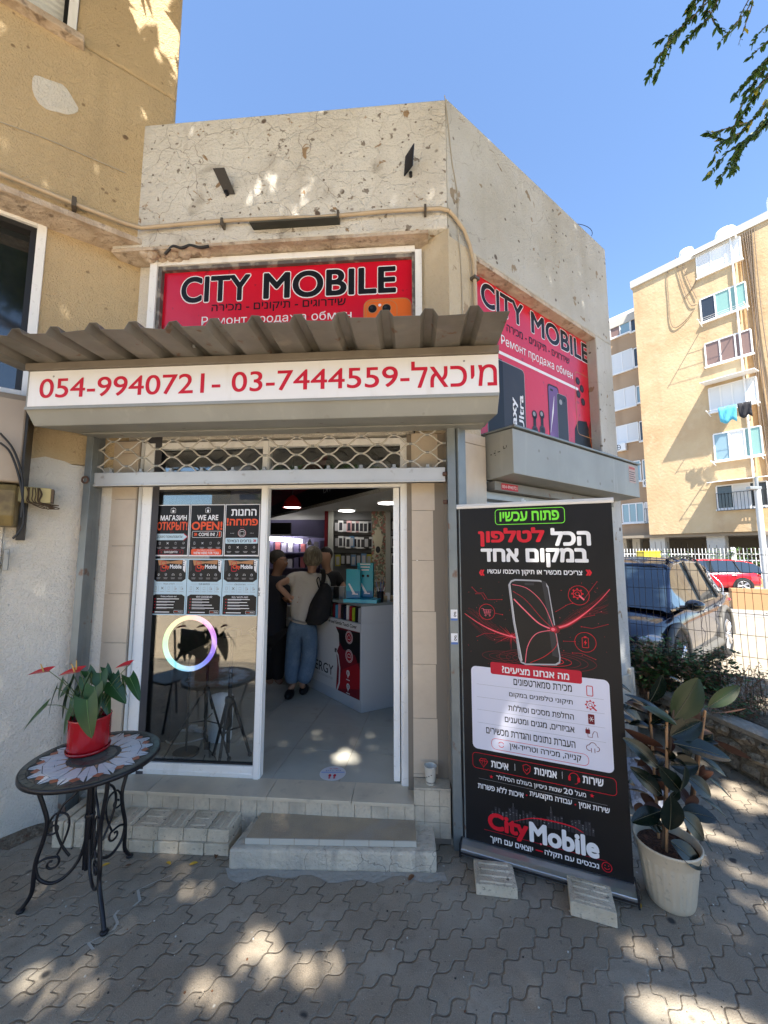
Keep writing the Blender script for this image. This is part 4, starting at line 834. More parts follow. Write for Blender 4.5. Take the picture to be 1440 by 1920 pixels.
# light streaks, rings and sparks around the handset
def bl(pts, wd, c, l=2): ar.line([B(*p) for p in pts], [q*.0011 for q in wd] if isinstance(wd, list) else wd*.0011, c, l)
def curve(pts, n=10):
    q = spl([Vector((p[0], p[1], 0)) for p in pts], n); return [(v.x, v.y) for v in q]
for off, wd, c, l in ((0,24,'n',2),(0,13,'r',3),(0,6,'p',4)):
    q = curve([(75,600),(140,645),(215,682),(300,708),(350,712)]); bl(q, [wd*(.15+.85*i/len(q)) for i in range(len(q))], c, l)
    q = curve([(480,668),(540,650),(610,605),(680,545),(728,492)]); bl(q, [wd*(.25+.75*math.sin(math.pi*min(1, .35+i/len(q)))) for i in range(len(q))], c, l)
rr = random.Random(3)
for k in range(26):
    y0 = 560+rr.random()*90; q = curve([(80+rr.random()*60, y0), (200, y0+60+rr.random()*25), (310, 700+rr.random()*30)], 5); bl(q, .9, 'n', 1)
    y0 = 660+rr.random()*20; q = curve([(490, y0), (600, y0-50-rr.random()*40), (700+rr.random()*25, 500+rr.random()*110)], 5); bl(q, .9, 'n', 1)
for k in range(18):
    a = rr.random()*6.28; L_ = 20+rr.random()*70; bl([(285, 700), (285+L_*math.cos(a), 700+L_*math.sin(a)*.8)], [2.2, .3], 'r', 3)
for k in range(90):
    x, y = 90+rr.random()*640, 450+rr.random()*380
    if not 280 < x < 500: a, z = B(x, y); ar.circ(a, z, .0009+.0012*rr.random()**2, 'r' if rr.random() < .7 else 'p', 3, 6)
a, z = B(440, 812)
for r_, c in ((.06,'p'),(.09,'r'),(.13,'r'),(.175,'n'),(.21,'n'),(.25,'n')): ar.ring(a, z, r_, .003 if r_ < .1 else .0022, c, 2, 40, rz=r_*.22)
a, z = B(250, 795)
for r_ in (.04,.08,.12): ar.ring(a, z, r_, .002, 'n', 2, 30, rz=r_*.25)
for pts in ([(108,482),(132,508),(160,508),(178,538),(242,538)], [(125,512),(150,512),(165,535)], [(670,458),(640,498),(610,540)], [(486,592),(540,560),(560,555)], [(520,725),(572,727)], [(215,600),(245,606)], [(130,705),(165,690),(210,690)], [(665,808),(600,780),(560,778)], [(660,608),(600,620),(560,640)], [(720,650),(650,668),(600,660)]):
    bl(pts, 1.6, 'x', 2); a, z = B(*pts[-1]); ar.circ(a, z, .0025, 'r', 3, 8); a, z = B(*pts[0]); ar.circ(a, z, .002, 'r', 3, 8)
# handset
ph = [(273,468),(283,452),(300,446),(412,450),(438,458),(452,480),(507,800),(505,824),(488,834),(350,832),(328,822),(318,800)]
ar.poly([B(*p) for p in ph][::-1], 's', 4)
ar.poly([B(285+(p[0]-285)*.955+4, 640+(p[1]-640)*.965) for p in ph][::-1], 'k', 5)
for q, c, wd in ((curve([(296,535),(345,585),(410,645),(470,672)]), 'p', 6), (curve([(290,470),(360,490),(430,560),(478,672)]), 'p', 2.6), (curve([(478,675),(400,690),(360,745),(348,822)]), 'p', 3.5), (curve([(478,675),(490,740),(440,790),(370,822)]), 'r', 2.2), (curve([(292,500),(350,540),(420,620),(474,672)]), 'x', 2)): bl(q, wd, c, 6)
ar.poly([B(*p) for p in ((420,452),(440,458),(500,800),(470,790),(440,560))][::-1], 'd', 5.4); bl([(274,470),(296,640),(330,815)], 7, 's', 5.6); bl([(279,470),(301,640),(334,812)], 2.5, 'w', 5.8)
for r_, c, l in ((.034,'n',5.2),(.020,'x',6.4),(.010,'p',6.8)): ar.circ(*B(474, 672), r_, c, l, 14, rz=r_*.7)
ar.circ(*B(285, 702), .016, 'x', 3.4, 14, rz=.010); ar.circ(*B(285, 702), .008, 'p', 3.6, 12, rz=.005)
ar.circ(*B(472, 672), .009, 'p', 7, 10)
a, z = B(366, 467); ar.rrect(a-.026, a+.026, z-.008, z+.006, .006, 'd', 6)
# round icons
for (x, y, r_) in ((175,593,40),(588,519,46),(618,730,46)): a, z = B(x, y); ar.ring(a, z, r_*.00112, .0022, 'r', 4, 30)
a, z = B(175, 593); ar.line([(a-.03, z+.018), (a-.02, z+.018), (a-.012, z-.012), (a+.02, z-.012)], .0025, 'p', 5); ar.line([(a-.019, z+.012), (a+.026, z+.012), (a+.021, z-.004), (a-.013, z-.004)], .0022, 'p', 5); ar.line([(a-.014, z+.004), (a+.022, z+.004)], .0018, 'p', 5)
for q in (-.003,.010): ar.line([(a+q, z+.012), (a+q, z-.004)], .0018, 'p', 5)
for q in (-.008, .016): ar.ring(a+q, z-.021, .0035, .002, 'p', 5, 10)
def gear(a, z, r_, c, l=5):
    ar.ring(a, z, r_*.7, r_*.12, c, l, 20); ar.ring(a, z, r_*.32, r_*.1, c, l, 14)
    for q in range(8): t_ = q*math.pi/4; ar.line([(a+r_*.72*math.cos(t_), z+r_*.72*math.sin(t_)), (a+r_*math.cos(t_), z+r_*math.sin(t_))], r_*.26, c, l)
a, z = B(582, 512); gear(a, z, .03, 'r'); ar.line([(a+.008, z-.008), (a+.032, z-.032)], .008, 'p', 6)
a, z = B(618, 730); ar.orect(a-.015, a+.015, z-.028, z+.024, .004, .0025, 'r', 5); ar.rect(a-.006, a+.006, z+.025, z+.031, 'r', 5); ar.poly([(a+.004, z+.014), (a-.008, z-.003), (a-.001, z-.003), (a-.004, z-.018), (a+.008, z+.001), (a+.001, z+.001)], 'r', 6)
# white panel and list
pl0, zT0 = B(104, 842); pl1 = B(722, 890)[0]+.002; zB0 = B(107, 1213)[1]; zT1 = B(720, 892)[1]; zB1 = B(745, 1310)[1]; zT = (zT0+zT1)/2; zB = (zB0+zB1)/2
ar.rrect(pl0, pl1, zB, zT, .028, 'l', 4)
ta0, ta1 = B(192, 860)[0], B(602, 880)[0]; tz = B(398, 868)[1]; ar.rrect(ta0, ta1, tz-.032, tz+.036, .012, 'x', 5)
bt('?'+he('מה אנחנו מציעים'), 243, 545, 855, 880, 32, 'w', 6, bold=.035)
rows_ = [('מכירת סמארטפונים',295,557,912,934),('תיקוני טלפונים במקום',275,561,968,998),('החלפת מסכים וסוללות',272,566,1026,1060),('אביזרים, מגנים ומטענים',256,569,1082,1122),('העברת נתונים והגדרת מכשירים',172,573,1130,1186)]
zr = []
for tx_, xa, xb, ya, yb in rows_: bt(he(tx_), xa, xb, ya, yb, 30, 'k', 6, bold=.02); zr.append(B((xa+xb)/2, (ya+yb)/2)[1])
for i in range(4): z = (zr[i]+zr[i+1])/2; ar.rect(pl0+.03, pl1-.03, z-.0006, z+.0006, 'y', 5)
ia = B(640, 1000)[0]
z = zr[0]; ar.orect(ia-.014, ia+.014, z-.026, z+.024, .004, .004, 'x', 6)
gear(ia, zr[1], .026, 'x', 6); ar.line([(ia+.004, zr[1]-.004), (ia+.028, zr[1]-.026)], .007, 'x', 7)
z = zr[2]; ar.rrect(ia-.014, ia+.016, z-.026, z+.024, .004, 'n', 6)
for q in range(6): ar.line([(ia+.001, z), (ia+.001+.012*math.cos(q*1.05), z+.014*math.sin(q*1.05))], .002, 'w', 7)
z = zr[3]; ar.rrect(ia-.03, ia-.008, z-.006, z+.016, .003, 'n', 6); ar.line([(ia-.025, z+.016), (ia-.025, z+.024)], .003, 'n', 6); ar.line([(ia-.013, z+.016), (ia-.013, z+.024)], .003, 'n', 6); ar.line([(ia-.019, z-.006), (ia-.019, z-.022), (ia+.002, z-.022), (ia+.004, z-.004), (ia+.012, z+.010), (ia+.024, z+.008), (ia+.028, z-.018)], .0028, 'n', 6)
z = zr[4]; ar.ring(ia-.015, z-.002, .014, .003, 'n', 6, 12, t0=90, t1=290); ar.ring(ia+.002, z+.010, .016, .003, 'n', 6, 12, t0=10, t1=170); ar.ring(ia+.02, z-.003, .012, .003, 'n', 6, 12, t0=-100, t1=90); ar.line([(ia-.006, z-.002), (ia-.006, z-.024)], .003, 'n', 6); ar.line([(ia+.01, z-.002), (ia+.01, z-.024)], .003, 'n', 6)
pa, pb = B(196, 1190)[0], B(633, 1250)[0]; pz = B(415, 1222)[1]; ar.orect(pa, pb, pz-.030, pz+.028, .026, .0022, 'r', 6); bt(he('קנייה, מכירה וטרייד-אין'), 277, 600, 1206, 1250, 32, 'k', 6, bold=.02)
a = B(240, 1195)[0]; z = pz; ar.ring(a, z, .014, .0032, 'r', 6, 12, t0=20, t1=165); ar.ring(a, z, .014, .0032, 'r', 6, 12, t0=200, t1=345)
# red outlined strip of three promises
qa, qb = pl0-.002, B(757, 1360)[0]; qz = B(430, 1318)[1]; ar.orect(qa, qb, qz-.043, qz+.040, .020, .0022, 'r', 3)
bt(he('איכות'), 194, 272, 1278, 1290, 30, 'w', bold=.04); bt(he('אמינות'), 388, 490, 1310, 1325, 32, 'w', bold=.04); bt(he('שירות'), 606, 700, 1348, 1362, 34, 'w', bold=.04)
for x, y in ((301,1292),(514,1328)): a, z = B(x, y); ar.rect(a-.0008, a+.0008, z-.018, z+.018, 'w', 4)
a, z = B(160, 1272); ar.line([(a-.024, z+.010), (a-.014, z+.022), (a+.014, z+.022), (a+.024, z+.010), (a, z-.024)], .003, 'r', 4, True); ar.line([(a-.024, z+.010), (a+.024, z+.010)], .0025, 'r', 4); ar.line([(a-.009, z+.010), (a, z-.022), (a+.009, z+.010), (a, z+.022), (a-.009, z+.010)], .002, 'r', 4)
a, z = B(354, 1302); ar.line([(a-.019, z+.018), (a, z+.026), (a+.019, z+.018), (a+.016, z-.008), (a, z-.026), (a-.016, z-.008)], .003, 'r', 4, True); ar.line([(a-.009, z), (a-.002, z-.008), (a+.010, z+.008)], .003, 'r', 4)
a, z = B(567, 1338); ar.ring(a, z, .022, .0035, 'r', 4, 14, t0=0, t1=180); ar.rrect(a-.028, a-.016, z-.02, z+.004, .004, 'r', 4); ar.rrect(a+.016, a+.028, z-.02, z+.004, .004, 'r', 4); ar.ring(a+.002, z-.014, .018, .0025, 'r', 4, 8, t0=270, t1=350)
bt(he('מעל')+'', 571, 621, 1408, 1414, 24, 'w', bold=.02); bt('20', 520, 562, 1398, 1404, 26, 'w', bold=.02); bt(he('שנות ניסיון בעולם הסלולר'), 217, 512, 1342, 1395, 28, 'w', bold=.02)
def star(a, z, r_, c): ar.poly([(a+(r_ if i % 2 == 0 else r_*.42)*math.sin(i*math.pi/5), z+(r_ if i % 2 == 0 else r_*.42)*math.cos(i*math.pi/5)) for i in range(10)][::-1], c, 4)
star(*B(195, 1335), .011, 'r'); star(*B(648, 1420), .012, 'r')
z = B(430, 1403)[1]; ar.rect(B(140,1420)[0], B(715,1420)[0], z-.0006, z+.0006, 'y', 3)
bt(he('איכות ללא פשרות'), 135, 340, 1375, 1412, 28, 'w', bold=.03); bt(he('עבודה מקצועית'), 368, 558, 1418, 1450, 30, 'w', bold=.03); bt(he('שירות אמין'), 588, 728, 1466, 1490, 32, 'w', bold=.03)
for x, y in ((354,1418),(573,1460)): ar.circ(*B(x, y), .004, 'r', 4, 10)
# skyline
for i in range(30):
    x = 195+i*15.6; y = 1500+(x-195)*.185; hgt = 12+rr.random()*34+(34 if i in (6, 17, 20) else 0); a, z = B(x, y); w_ = .010+.006*rr.random(); z2 = z+hgt*.00105
    ar.rect(a, a+w_, z-.02, z2, 'd', 1)
    for k in range(6):
        if rr.random() < .6: zz = z+(z2-z)*rr.random()*.9; ar.rect(a+.002+w_*.5*rr.random(), a+.005+w_*.5*rr.random(), zz, zz+.002, 'y', 2)
    if i in (6, 17): ar.line([(a+w_/2, z2), (a+w_/2, z2+.02)], .0012, 'y', 2)
bt('City', 180, 362, 1545, 1580, 100, 'r', 4, bold=.055); bt('Mobile', 366, 680, 1590, 1650, 94, 'w', 4, bold=.055)
q = curve([(300,1535),(380,1522),(470,1535),(560,1560),(610,1588)]); bl(q, [1+5*math.sin(math.pi*i/len(q)) for i in range(len(q))], 'r', 3)
q = [(160,1580),(430,1640),(705,1705)]; z = B(430, 1641)[1]; ar.rect(B(160,1420)[0], B(700,1420)[0], z-.001, z+.001, 'x', 3); ar.circ(B(418,1640)[0], z, .005, 'p', 4, 8)
bt(he('יוצאים עם חיוך'), 190, 383, 1622, 1662, 32, 'w', bold=.035); bt(he('נכנסים עם תקלה'), 435, 680, 1680, 1735, 34, 'w', bold=.035); a, z = B(411, 1668); ar.rect(a-.018, a+.018, z-.003, z+.003, 'r', 4)
a, z = B(715, 1742); ar.ring(a, z, .022, .003, 'r', 4, 24); ar.ring(a, z+.002, .012, .003, 'r', 4, 8, t0=200, t1=340); ar.circ(a-.008, z+.007, .0028, 'r', 4, 8); ar.circ(a+.008, z+.007, .0028, 'r', 4, 8)
ar.build('printed_artwork', BN)
# ================================================================== inside the shop
K = (-.212, 3.82); KF = Fr(K[0], K[1], -50); KR = Fr(K[0], K[1], 28)
cz = 1.222
CT = thing('sales_counter', 'white sales counter with a red and black printed front, inside the doorway', 'counter', (K[0], K[1], ZF))
def off(p, fr, s, d=0): return (p[0]+fr.e[0]*s+fr.o[0]*d, p[1]+fr.e[1]*s+fr.o[1]*d)
t = MB(); A = off(K, KF, -1.7); Bq = off(K, KR, .85); back = (Bq[0]-.05, Bq[1]+.25); inn = (K[0]-.0, K[1]+.62); A2 = (A[0]+.38, A[1]+.32)
t.vprism([A, K, Bq, back, inn, A2], ZF+.002, cz-.19); m_lam = M('white_laminate', (.50,.53,.57), .35)
t.build('body', m_lam, CT, bevel=.003)
t = MB(); t.vprism([off(K, KF, -.012), K, Bq, back, inn, off(inn, KF, -.02)], cz-.19, cz-.03); t.fbox(KF, -1.7, -.013, -.30, -.28, cz-.19, cz-.03); t.build('upper_body', m_lam, CT)
t = MB(); t.vprism([A, K, Bq, back, inn, A2], cz-.03, cz-.003); t.build('top', M('counter_glass_top', (.20,.24,.25), .08), CT, bevel=.002)
ar = Art(KF, .001, {'w': p_white, 'n': p_dred, 'k': p_black, 'r': P('counter_red', (.33,.012,.02), .4), 'g': p_grey, 'd': p_dark, 'l': M('print_offwhite', (.62,.63,.64), .4)}, .0008)
Kf = lambda px, py: KF.hit(px, py, .001)
z0, z1 = ZF+.11, cz-.195
ar.rect(-1.68, -.02, z1-.075, z1, 'l', 1); a0, a1 = Kf(613, 1172)[0], Kf(669, 1175)[0]; ar.text('Highly Soft and Gentle Touch Cover', a0-.12, a1, z1-.038, .045, 'k', 2, bold=.03)
ar.rect(-1.68, -.02, z0, z1-.076, 'n', 1)
ar.poly([(-.45, z0), (-.02, z0+.10), (-.02, z0+.34), (-.3, z0+.22)], 'r', 2); ar.poly([(-.5, z1-.10), (-.3, z1-.28), (-.1, z1-.30), (-.02, z1-.42), (-.02, z1-.08)], 'k', 2)
ar.poly([(-1.6, z0), (-.42, z0), (-.40, z0+.25), (-.42, z0+.36), (-.37, z0+.44), (-.38, z0+.55), (-.46, z0+.64), (-.58, z0+.65), (-.66, z0+.72), (-1.6, z0+.72)], 'l', 3)
ar.line([(-.43, z0+.38), (-.39, z0+.34), (-.355, z0+.22), (-.36, z0+.08), (-.40, z0)], .022, 'l', 4)
ar.rect(-.45, -.41, z0+.36, z0+.40, 'd', 4)
ar.text('ENERGY', -1.02, -.47, z0+.17, .10, 'd', 5, bold=.01); ar.text('STAY CONNECTED', -.80, -.48, z0+.09, .022, 'g', 5)
for i, (px, py) in enumerate(((655, 1195), (655, 1230))):
    a, z = Kf(px, py); ar.circ(a, z, .062, 'l', 4, 24); ar.circ(a, z, .057, 'r', 5, 24); ar.ring(a, z, .048, .006, 'l', 6)
    ar.line([(a-.022, z-.02), (a-.022, z+.006), (a, z+.028), (a+.022, z+.006), (a+.022, z-.02)], .006, 'l', 6, True) if i == 0 else ar.line([(a-.03, z-.012), (a-.022, z+.006), (a-.01, z+.02), (a+.014, z+.02), (a+.028, z+.002), (a+.028, z-.012)], .006, 'l', 6, True)
for i, (px, py) in enumerate(((653, 1262), (653, 1287))):
    a, z = Kf(px, py); ar.circ(a, z, .028, 'l', 4, 18); ar.poly([(a-.015, z-.02), (a, z-.05), (a+.015, z-.02)], 'l', 4)
    if i: ar.text('12', a-.017, a+.017, z, .028, 'k', 6, bold=.03)
    else: ar.rect(a-.006, a+.006, z-.014, z+.014, 'r', 6)
    ar.rect(a-.03, a+.03, z-.068, z-.06, 'l', 4)
ar.build('printed_front', CT)
cols = [('dark', (.02,.02,.025)), ('dark grey', (.06,.065,.07)), ('grey', (.16,.17,.17)), ('dark green', (.02,.05,.03)), ('dark red', (.18,.01,.02)), ('blue', (.05,.30,.50)), ('pink', (.55,.26,.26)), ('black', (.012,.012,.014)), ('navy', (.01,.015,.05)), ('white', (.65,.66,.68)), ('red', (.35,.01,.02)), ('lime green', (.30,.42,.03)), ('glossy black', (.01,.01,.012)), ('silver', (.35,.36,.38))]
for i, (nm, c) in enumerate(cols):
    s1 = -.72+i*.05; t = MB(); t.fbox(KF, s1, s1+.034, -.10, -.012, cz-.187, cz-.040-.008*(i % 3)); t.fbox(KF, s1+.004, s1+.030, -.011, -.008, cz-.18, cz-.07)
    tag(t.build('phone_case', M('case_'+nm.replace(' ', '_'), c, .3), bevel=.003), nm+' phone case standing in the shelf under the counter top', 'phone case', 'phone cases under the counter top')
# things standing on the counter
def cbox(name, lab, cat, px, Y, w_, d_, h_, mat, ang=-10, group=None, bevel=.003, z=cz-.003, extra=None):
    x = (px-720)/740*Y; fr = Fr(x, Y, ang); T_ = thing(name, lab, cat, (x, Y, z), group) if extra else None
    t = MB(); t.fbox(fr, -w_/2, w_/2, -d_/2, d_/2, z, z+h_)
    if not extra: return tag(t.build(name, mat, base=(x, Y, z), bevel=bevel), lab, cat, group), fr
    t.build('body', mat, T_, bevel=bevel); return T_, fr
cy = M('cyan_card', (.02,.38,.50), .35); cyd = M('deep_cyan_card', (.01,.20,.42), .35)
T_, fr = cbox('display_tray', 'flat turquoise display tray on the counter corner', 'display', 681, 3.98, .34, .20, .035, M('cyan_tray', (.03,.42,.58), .3), -14, extra=True)
for i, (px, wd, hh, dy, lab) in enumerate(((664, .145, .285, .0, 'shorter turquoise display card with a printed white phone stand, on the counter'), (686, .165, .345, .06, 'taller turquoise display card behind, on the counter'))):
    Y = 3.99+dy; T_, fr = cbox('display_card', lab, 'display card', px, Y, wd, .05, hh, cy, -12, z=cz+.033, extra=True, group='turquoise display cards')
    ar = Art(fr, .0255, {'w': p_white, 'b': cyd, 's': p_sky, 'k': p_black}); z = cz+.034; ar.rect(-wd/2+.003, wd/2-.003, z+.003, z+.07, 'b', 1)
    ar.poly([(-.05, z+.14), (-.035, z+.145), (.03, z+.04), (.0, z+.04)], 'w', 2); ar.rect(-.01, .05, z+.036, z+.046, 'w', 2)
    if i: ar.text('SMART', -.05, .05, z+.31, .018, 'w', 2, bold=.03) if False else [ar.rect(-.05+.004*(q % 2), .055-.008*(q % 3), z+.325-q*.028, z+.337-q*.028, 'w', 2) for q in range(3)]; ar.circ(-.02, z+.215, .014, 'k', 2); ar.circ(.03, z+.215, .014, 'k', 2)
    ar.build('print', T_)
t = MB(); x, Y = (713-720)/740*4.02, 4.02; T_ = thing('pen_cup', 'dark cup with pens and cables on the counter', 'cup', (x, Y, cz)); t.lathe((x, Y, cz-.002), [(.03,0),(.036,.1),(.033,.1),(.028,.01)], 16, cap=False); t.build('cup', m_blkp, T_)
for i in range(9):
    a = i*.7; t = MB(); t.cyl((x+.01*math.cos(a), Y+.01*math.sin(a), cz+.01), (x+.045*math.cos(a), Y+.035*math.sin(a), cz+.14+.05*(i % 3)), .004, 6); t.build('pen', [p_white, p_bluel, p_grey][i % 3], T_)
for i, (px, w_, h_, c, nm) in enumerate(((722,.05,.05,(.50,.36,.20),'tan'),(733,.06,.045,(.50,.36,.20),'light brown'),(727,.05,.075,(.65,.64,.62),'white'),(741,.03,.07,(.45,.02,.03),'red'),(745,.04,.055,(.60,.15,.25),'pink'),(738,.02,.05,(.7,.7,.7),'narrow white'))):
    cbox('small_box', nm+' small box on the right end of the counter', 'box', px, 4.10+.05*(i % 2), w_, .05, h_, M('smallbox%d' % i, c, .5), -5, 'small boxes on the counter')
for i, (px, nm, c) in enumerate(((622,'grey',(.2,.2,.21)),(633,'black',(.02,.02,.02)),(643,'white',(.45,.45,.46)))):
    cbox('gadget_box', nm+' gadget box on the counter behind the woman', 'box', px, 4.35, .07, .06, .12, M('gadget%d' % i, c, .4), -20, 'gadget boxes on the counter')

# bulkhead with lamps
e_ = Vector((-.55, .835)); P0 = Vector((.22, 3.60)); P1 = P0+e_*4.6
BK = thing('ceiling_bulkhead', 'lowered white ceiling over the counter with a black and red fascia', 'bulkhead', (0, 5, 2.3))
t = MB(); t.vprism([tuple(P0), (1.35, 3.75), (1.5, 7.3), tuple(P1)], 2.32, 2.36); t.build('underside', m_ceil, BK)
BKF = Fr(P1.x, P1.y, math.degrees(math.atan2(-e_.y, -e_.x)))
t = MB(); t.fbox(BKF, 0, 4.6, -.03, 0, 2.321, 3.02); t.build('fascia', p_black, BK)
ar = Art(BKF, .001, {'r': p_dred, 'w': p_grey}); ar.poly([(0,2.5),(2.6,2.62),(2.9,3.0),(0,3.0)], 'r', 1); ar.text('OF STYLE', 1.9, 2.6, 2.72, .10, 'w', 3, bold=.02); ar.text('DIY', 2.75, 3.0, 2.52, .08, 'w', 3, bold=.02); ar.build('fascia_print', BK)
m_lamp = M('lamp_glow', (1,1,1), .5, emit=((1,.97,.92), 4.5)); m_rim = M('lamp_rim', (.8,.8,.8), .4)
for i, (px, py) in enumerate(((650, 955), (727, 940))):
    c = at(px, py, (2.32-1.7)*740/(1037-py)); T_ = thing('ceiling_lamp', ['round lit ceiling lamp, the smaller of two over the counter', 'round lit ceiling lamp near the right door jamb, the larger of two'][i], 'ceiling lamp', (c.x, c.y, 2.32), 'round ceiling lamps')
    t = MB(); t.lathe((c.x, c.y, 2.30), [(.125,0),(.13,.01),(.13,.0195)], 28); t.build('rim', m_rim, T_)
    t = MB(); t.lathe((c.x, c.y, 2.294), [(.112,0),(.115,.0055)], 28); t.build('diffuser', m_lamp, T_)
c = at(548, 952, 4.35); T_ = thing('pendant_lamp', 'red dome pendant lamp, lit, high on the left of the doorway', 'pendant lamp', (c.x, c.y, c.z))
t = MB(); t.lathe((c.x, c.y, c.z), [(.10,0),(.095,.05),(.06,.11),(.02,.14)], 24, cap=False); t.build('shade', M('red_lamp_shade', (.25,.008,.012), .25), T_)
t = MB(); t.lathe((c.x, c.y, c.z+.004), [(.088,0),(.088,.006)], 24); t.build('bulb_disc', m_lamp, T_)
t = MB(); t.cyl((c.x, c.y, c.z+.14), (c.x, c.y, 3.02), .004, 6); t.build('cord', m_blkp, T_)
# display wall behind the counter
WY = 5.9; PW = Fr(0, WY, 0)
X9 = lambda px, Y=WY: (px-720)/740*Y
DWL = thing('display_wall', 'display wall behind the counter with hanging racks and a patterned pillar', 'display wall', (-.3, WY, ZF))
t = MB(); t.fbox(PW, X9(617), X9(626), -.1, .10, ZF, 2.318); t.fbox(PW, X9(723), X9(732), -.1, .08, ZF, 2.318); t.build('pilaster', M('cream_pilaster', (.50,.50,.46), .6), DWL)
t = MB(); t.fbox(PW, X9(610), X9(616.5), -.1, .09, ZF, 2.318); t.build('dark_red_edge', p_dred, DWL)
t = MB(); t.fbox(PW, X9(626), X9(697), -.1, 0, ZF, 2.318); t.fbox(PW, X9(732), 1.3, -.1, 0, ZF, 2.318); t.build('peg_panel', M('grey_peg_panel', (.16,.165,.17), .6), DWL)
t = MB(); t.fbox(PW, X9(697), X9(723), -.1, .06, ZF, 2.318); t.build('patterned_pillar', M('patterned_pillar', (.35,.33,.24), .4, layers=[('cell',16,.0,.5,(.12,.16,.10),.8),('noise',22,.5,.56,(.45,.12,.10),.8),('noise',30,.52,.56,(.60,.56,.40),.8)]), DWL)
t = MB()
for z in (2.18, 1.95, 1.69):
    t.fbox(PW, X9(627), X9(696), .001, .012, z, z+.015)
for z in (2.2, 1.95, 1.7): t.fbox(PW, X9(733), X9(760), .001, .012, z, z+.015)
t.build('hook_rail', m_blkp, DWL)
# hand-shaped ornament on the pillar
c = (X9(709), WY-.09); fr = Fr(c[0], c[1], 0); t = MB(); z = 1.90
out = [(-.045,-.12),(-.06,-.04),(-.075,.02),(-.085,.06),(-.07,.075),(-.055,.05),(-.045,.12),(-.03,.15),(-.018,.13),(-.012,.17),(0,.19),(.012,.17),(.018,.13),(.03,.15),(.045,.12),(.055,.05),(.07,.075),(.085,.06),(.075,.02),(.06,-.04),(.045,-.12),(.05,-.17),(.035,-.21),(0,-.225),(-.035,-.21),(-.05,-.17)]
t.fprism(fr, [(x, z+y) for x, y in out], 0, .012); t.fprism(fr, [(.035*math.cos(i*.45), z-.15+.05*math.sin(i*.45)) for i in range(14)], .0125, .016, 1)
tag(t.build('hand_ornament', [M('ivory_ornament', (.62,.57,.42), .5), p_dark]), 'ivory hand-shaped ornament hanging on the patterned pillar', 'ornament')
rr = random.Random(5)
pk = {'white': (.62,.62,.62), 'black': (.02,.02,.02), 'grey': (.22,.22,.23), 'pink': (.50,.30,.30), 'blue': (.10,.20,.35), 'yellow': (.40,.36,.05)}
ords = ['first','second','third','fourth','fifth','sixth','seventh','eighth','ninth','tenth']
def pack(px, z, nm, lab, w_=.075, h_=.165, d_=.06):
    x = X9(px, WY-d_); fr = Fr(x, WY-d_, rr.uniform(-14, 14)); T_ = thing('accessory_pack', lab, 'package', (x, WY-d_, z), 'packs hanging on the display wall')
    t = MB(); t.fbox(fr, -w_/2, w_/2, -.016, 0, z, z+h_); t.build('box', M('pack_'+nm, pk[nm], .35), T_)
    t = MB(); t.fbox(fr, -w_*.32, w_*.32, .0005, .002, z+h_*.12, z+h_*.82); t.build('window', M('pack_in_%s' % ('d' if nm in ('white','pink','grey') else 'w'), (.04,.04,.05) if nm in ('white','pink','grey') else (.4,.4,.42), .25), T_)
for r, (n, z, xs_, seq) in enumerate(((9, 2.005, (631, 693), ['black','white','black','pink','white','pink','white','white','grey']), (10, 1.775, (632, 694), ['black','white','grey','white','blue','white','white','white','black','white']), (7, 1.52, (634, 692), ['yellow','black','black','blue','black','blue','yellow']))):
    for i in range(n): pack(xs_[0]+(xs_[1]-xs_[0])*i/(n-1), z+rr.uniform(-.01,.01), seq[i], '%s hanging pack, %s from the left in the %s row behind the counter' % (seq[i], ords[i], ['top','middle','bottom'][r]), d_=.05+.05*rr.random())
for r, z in enumerate((2.03, 1.78, 1.53)):
    for i, px in enumerate((738, 745, 752)):
        nm = ['black','white','white'][(i+r) % 3]; pack(px, z, nm, '%s pack, %s one in the %s row right of the patterned pillar' % (nm, ords[i], ['top','middle','bottom'][r]))
# back shelves, with violet light painted into their colour
VS = thing('back_shelf', 'wall shelf with violet light painted into its colour and a bright tube lamp at the back of the shop', 'shelf', (-1.9, 7.3, 1.2))
t = MB()
for z in (1.98, 1.70, 1.42, 1.14): t.box(-2.75, -.9, 7.10, 7.38, z, z+.02)
t.build('shelf_board', M('violet_light_tint_shelf', (.20,.19,.32), .5), VS)
t = MB(); a, b = at(500, 1009, 7.05), at(566, 1015, 7.05); t.cyl(a, b, .035, 10); t.build('tube_lamp', m_lamp, VS)
t = MB(); a = at(508, 980, 7.0); b = at(545, 1003, 7.0); t.box(a.x, b.x, 7.0, 7.05, b.z, a.z); tag(t.build('wall_screen', p_black, bevel=.004), 'black screen above the tube lamp at the back', 'screen')
i = 0
for z in (1.72, 1.44):
    for k in range(11):
        x = -2.3+k*.115; t = MB(); h_ = .14+.06*rr.random(); t.box(x, x+.08, 7.12, 7.2, z, z+h_)
        tag(t.build('boxed_goods', M('goods%d' % (k % 4), [(.35,.33,.45),(.5,.48,.55),(.15,.13,.25),(.4,.12,.14)][k % 4], .5)), '%s box standing %s on the %s shelf board at the back' % (['lilac','pale','dark','red'][k % 4], ords[min(k, 9)] if k < 10 else 'last', 'upper' if z > 1.6 else 'lower'), 'box', 'boxes on the back shelf')
t = MB(); c = at(580, 1018, 6.2); t.ball(c, .035); t.cyl(c, c+Vector((0,.05,.06)), .012, 6); tag(t.build('dome_camera', m_wplas), 'small white camera on the wall near the ceiling', 'camera')
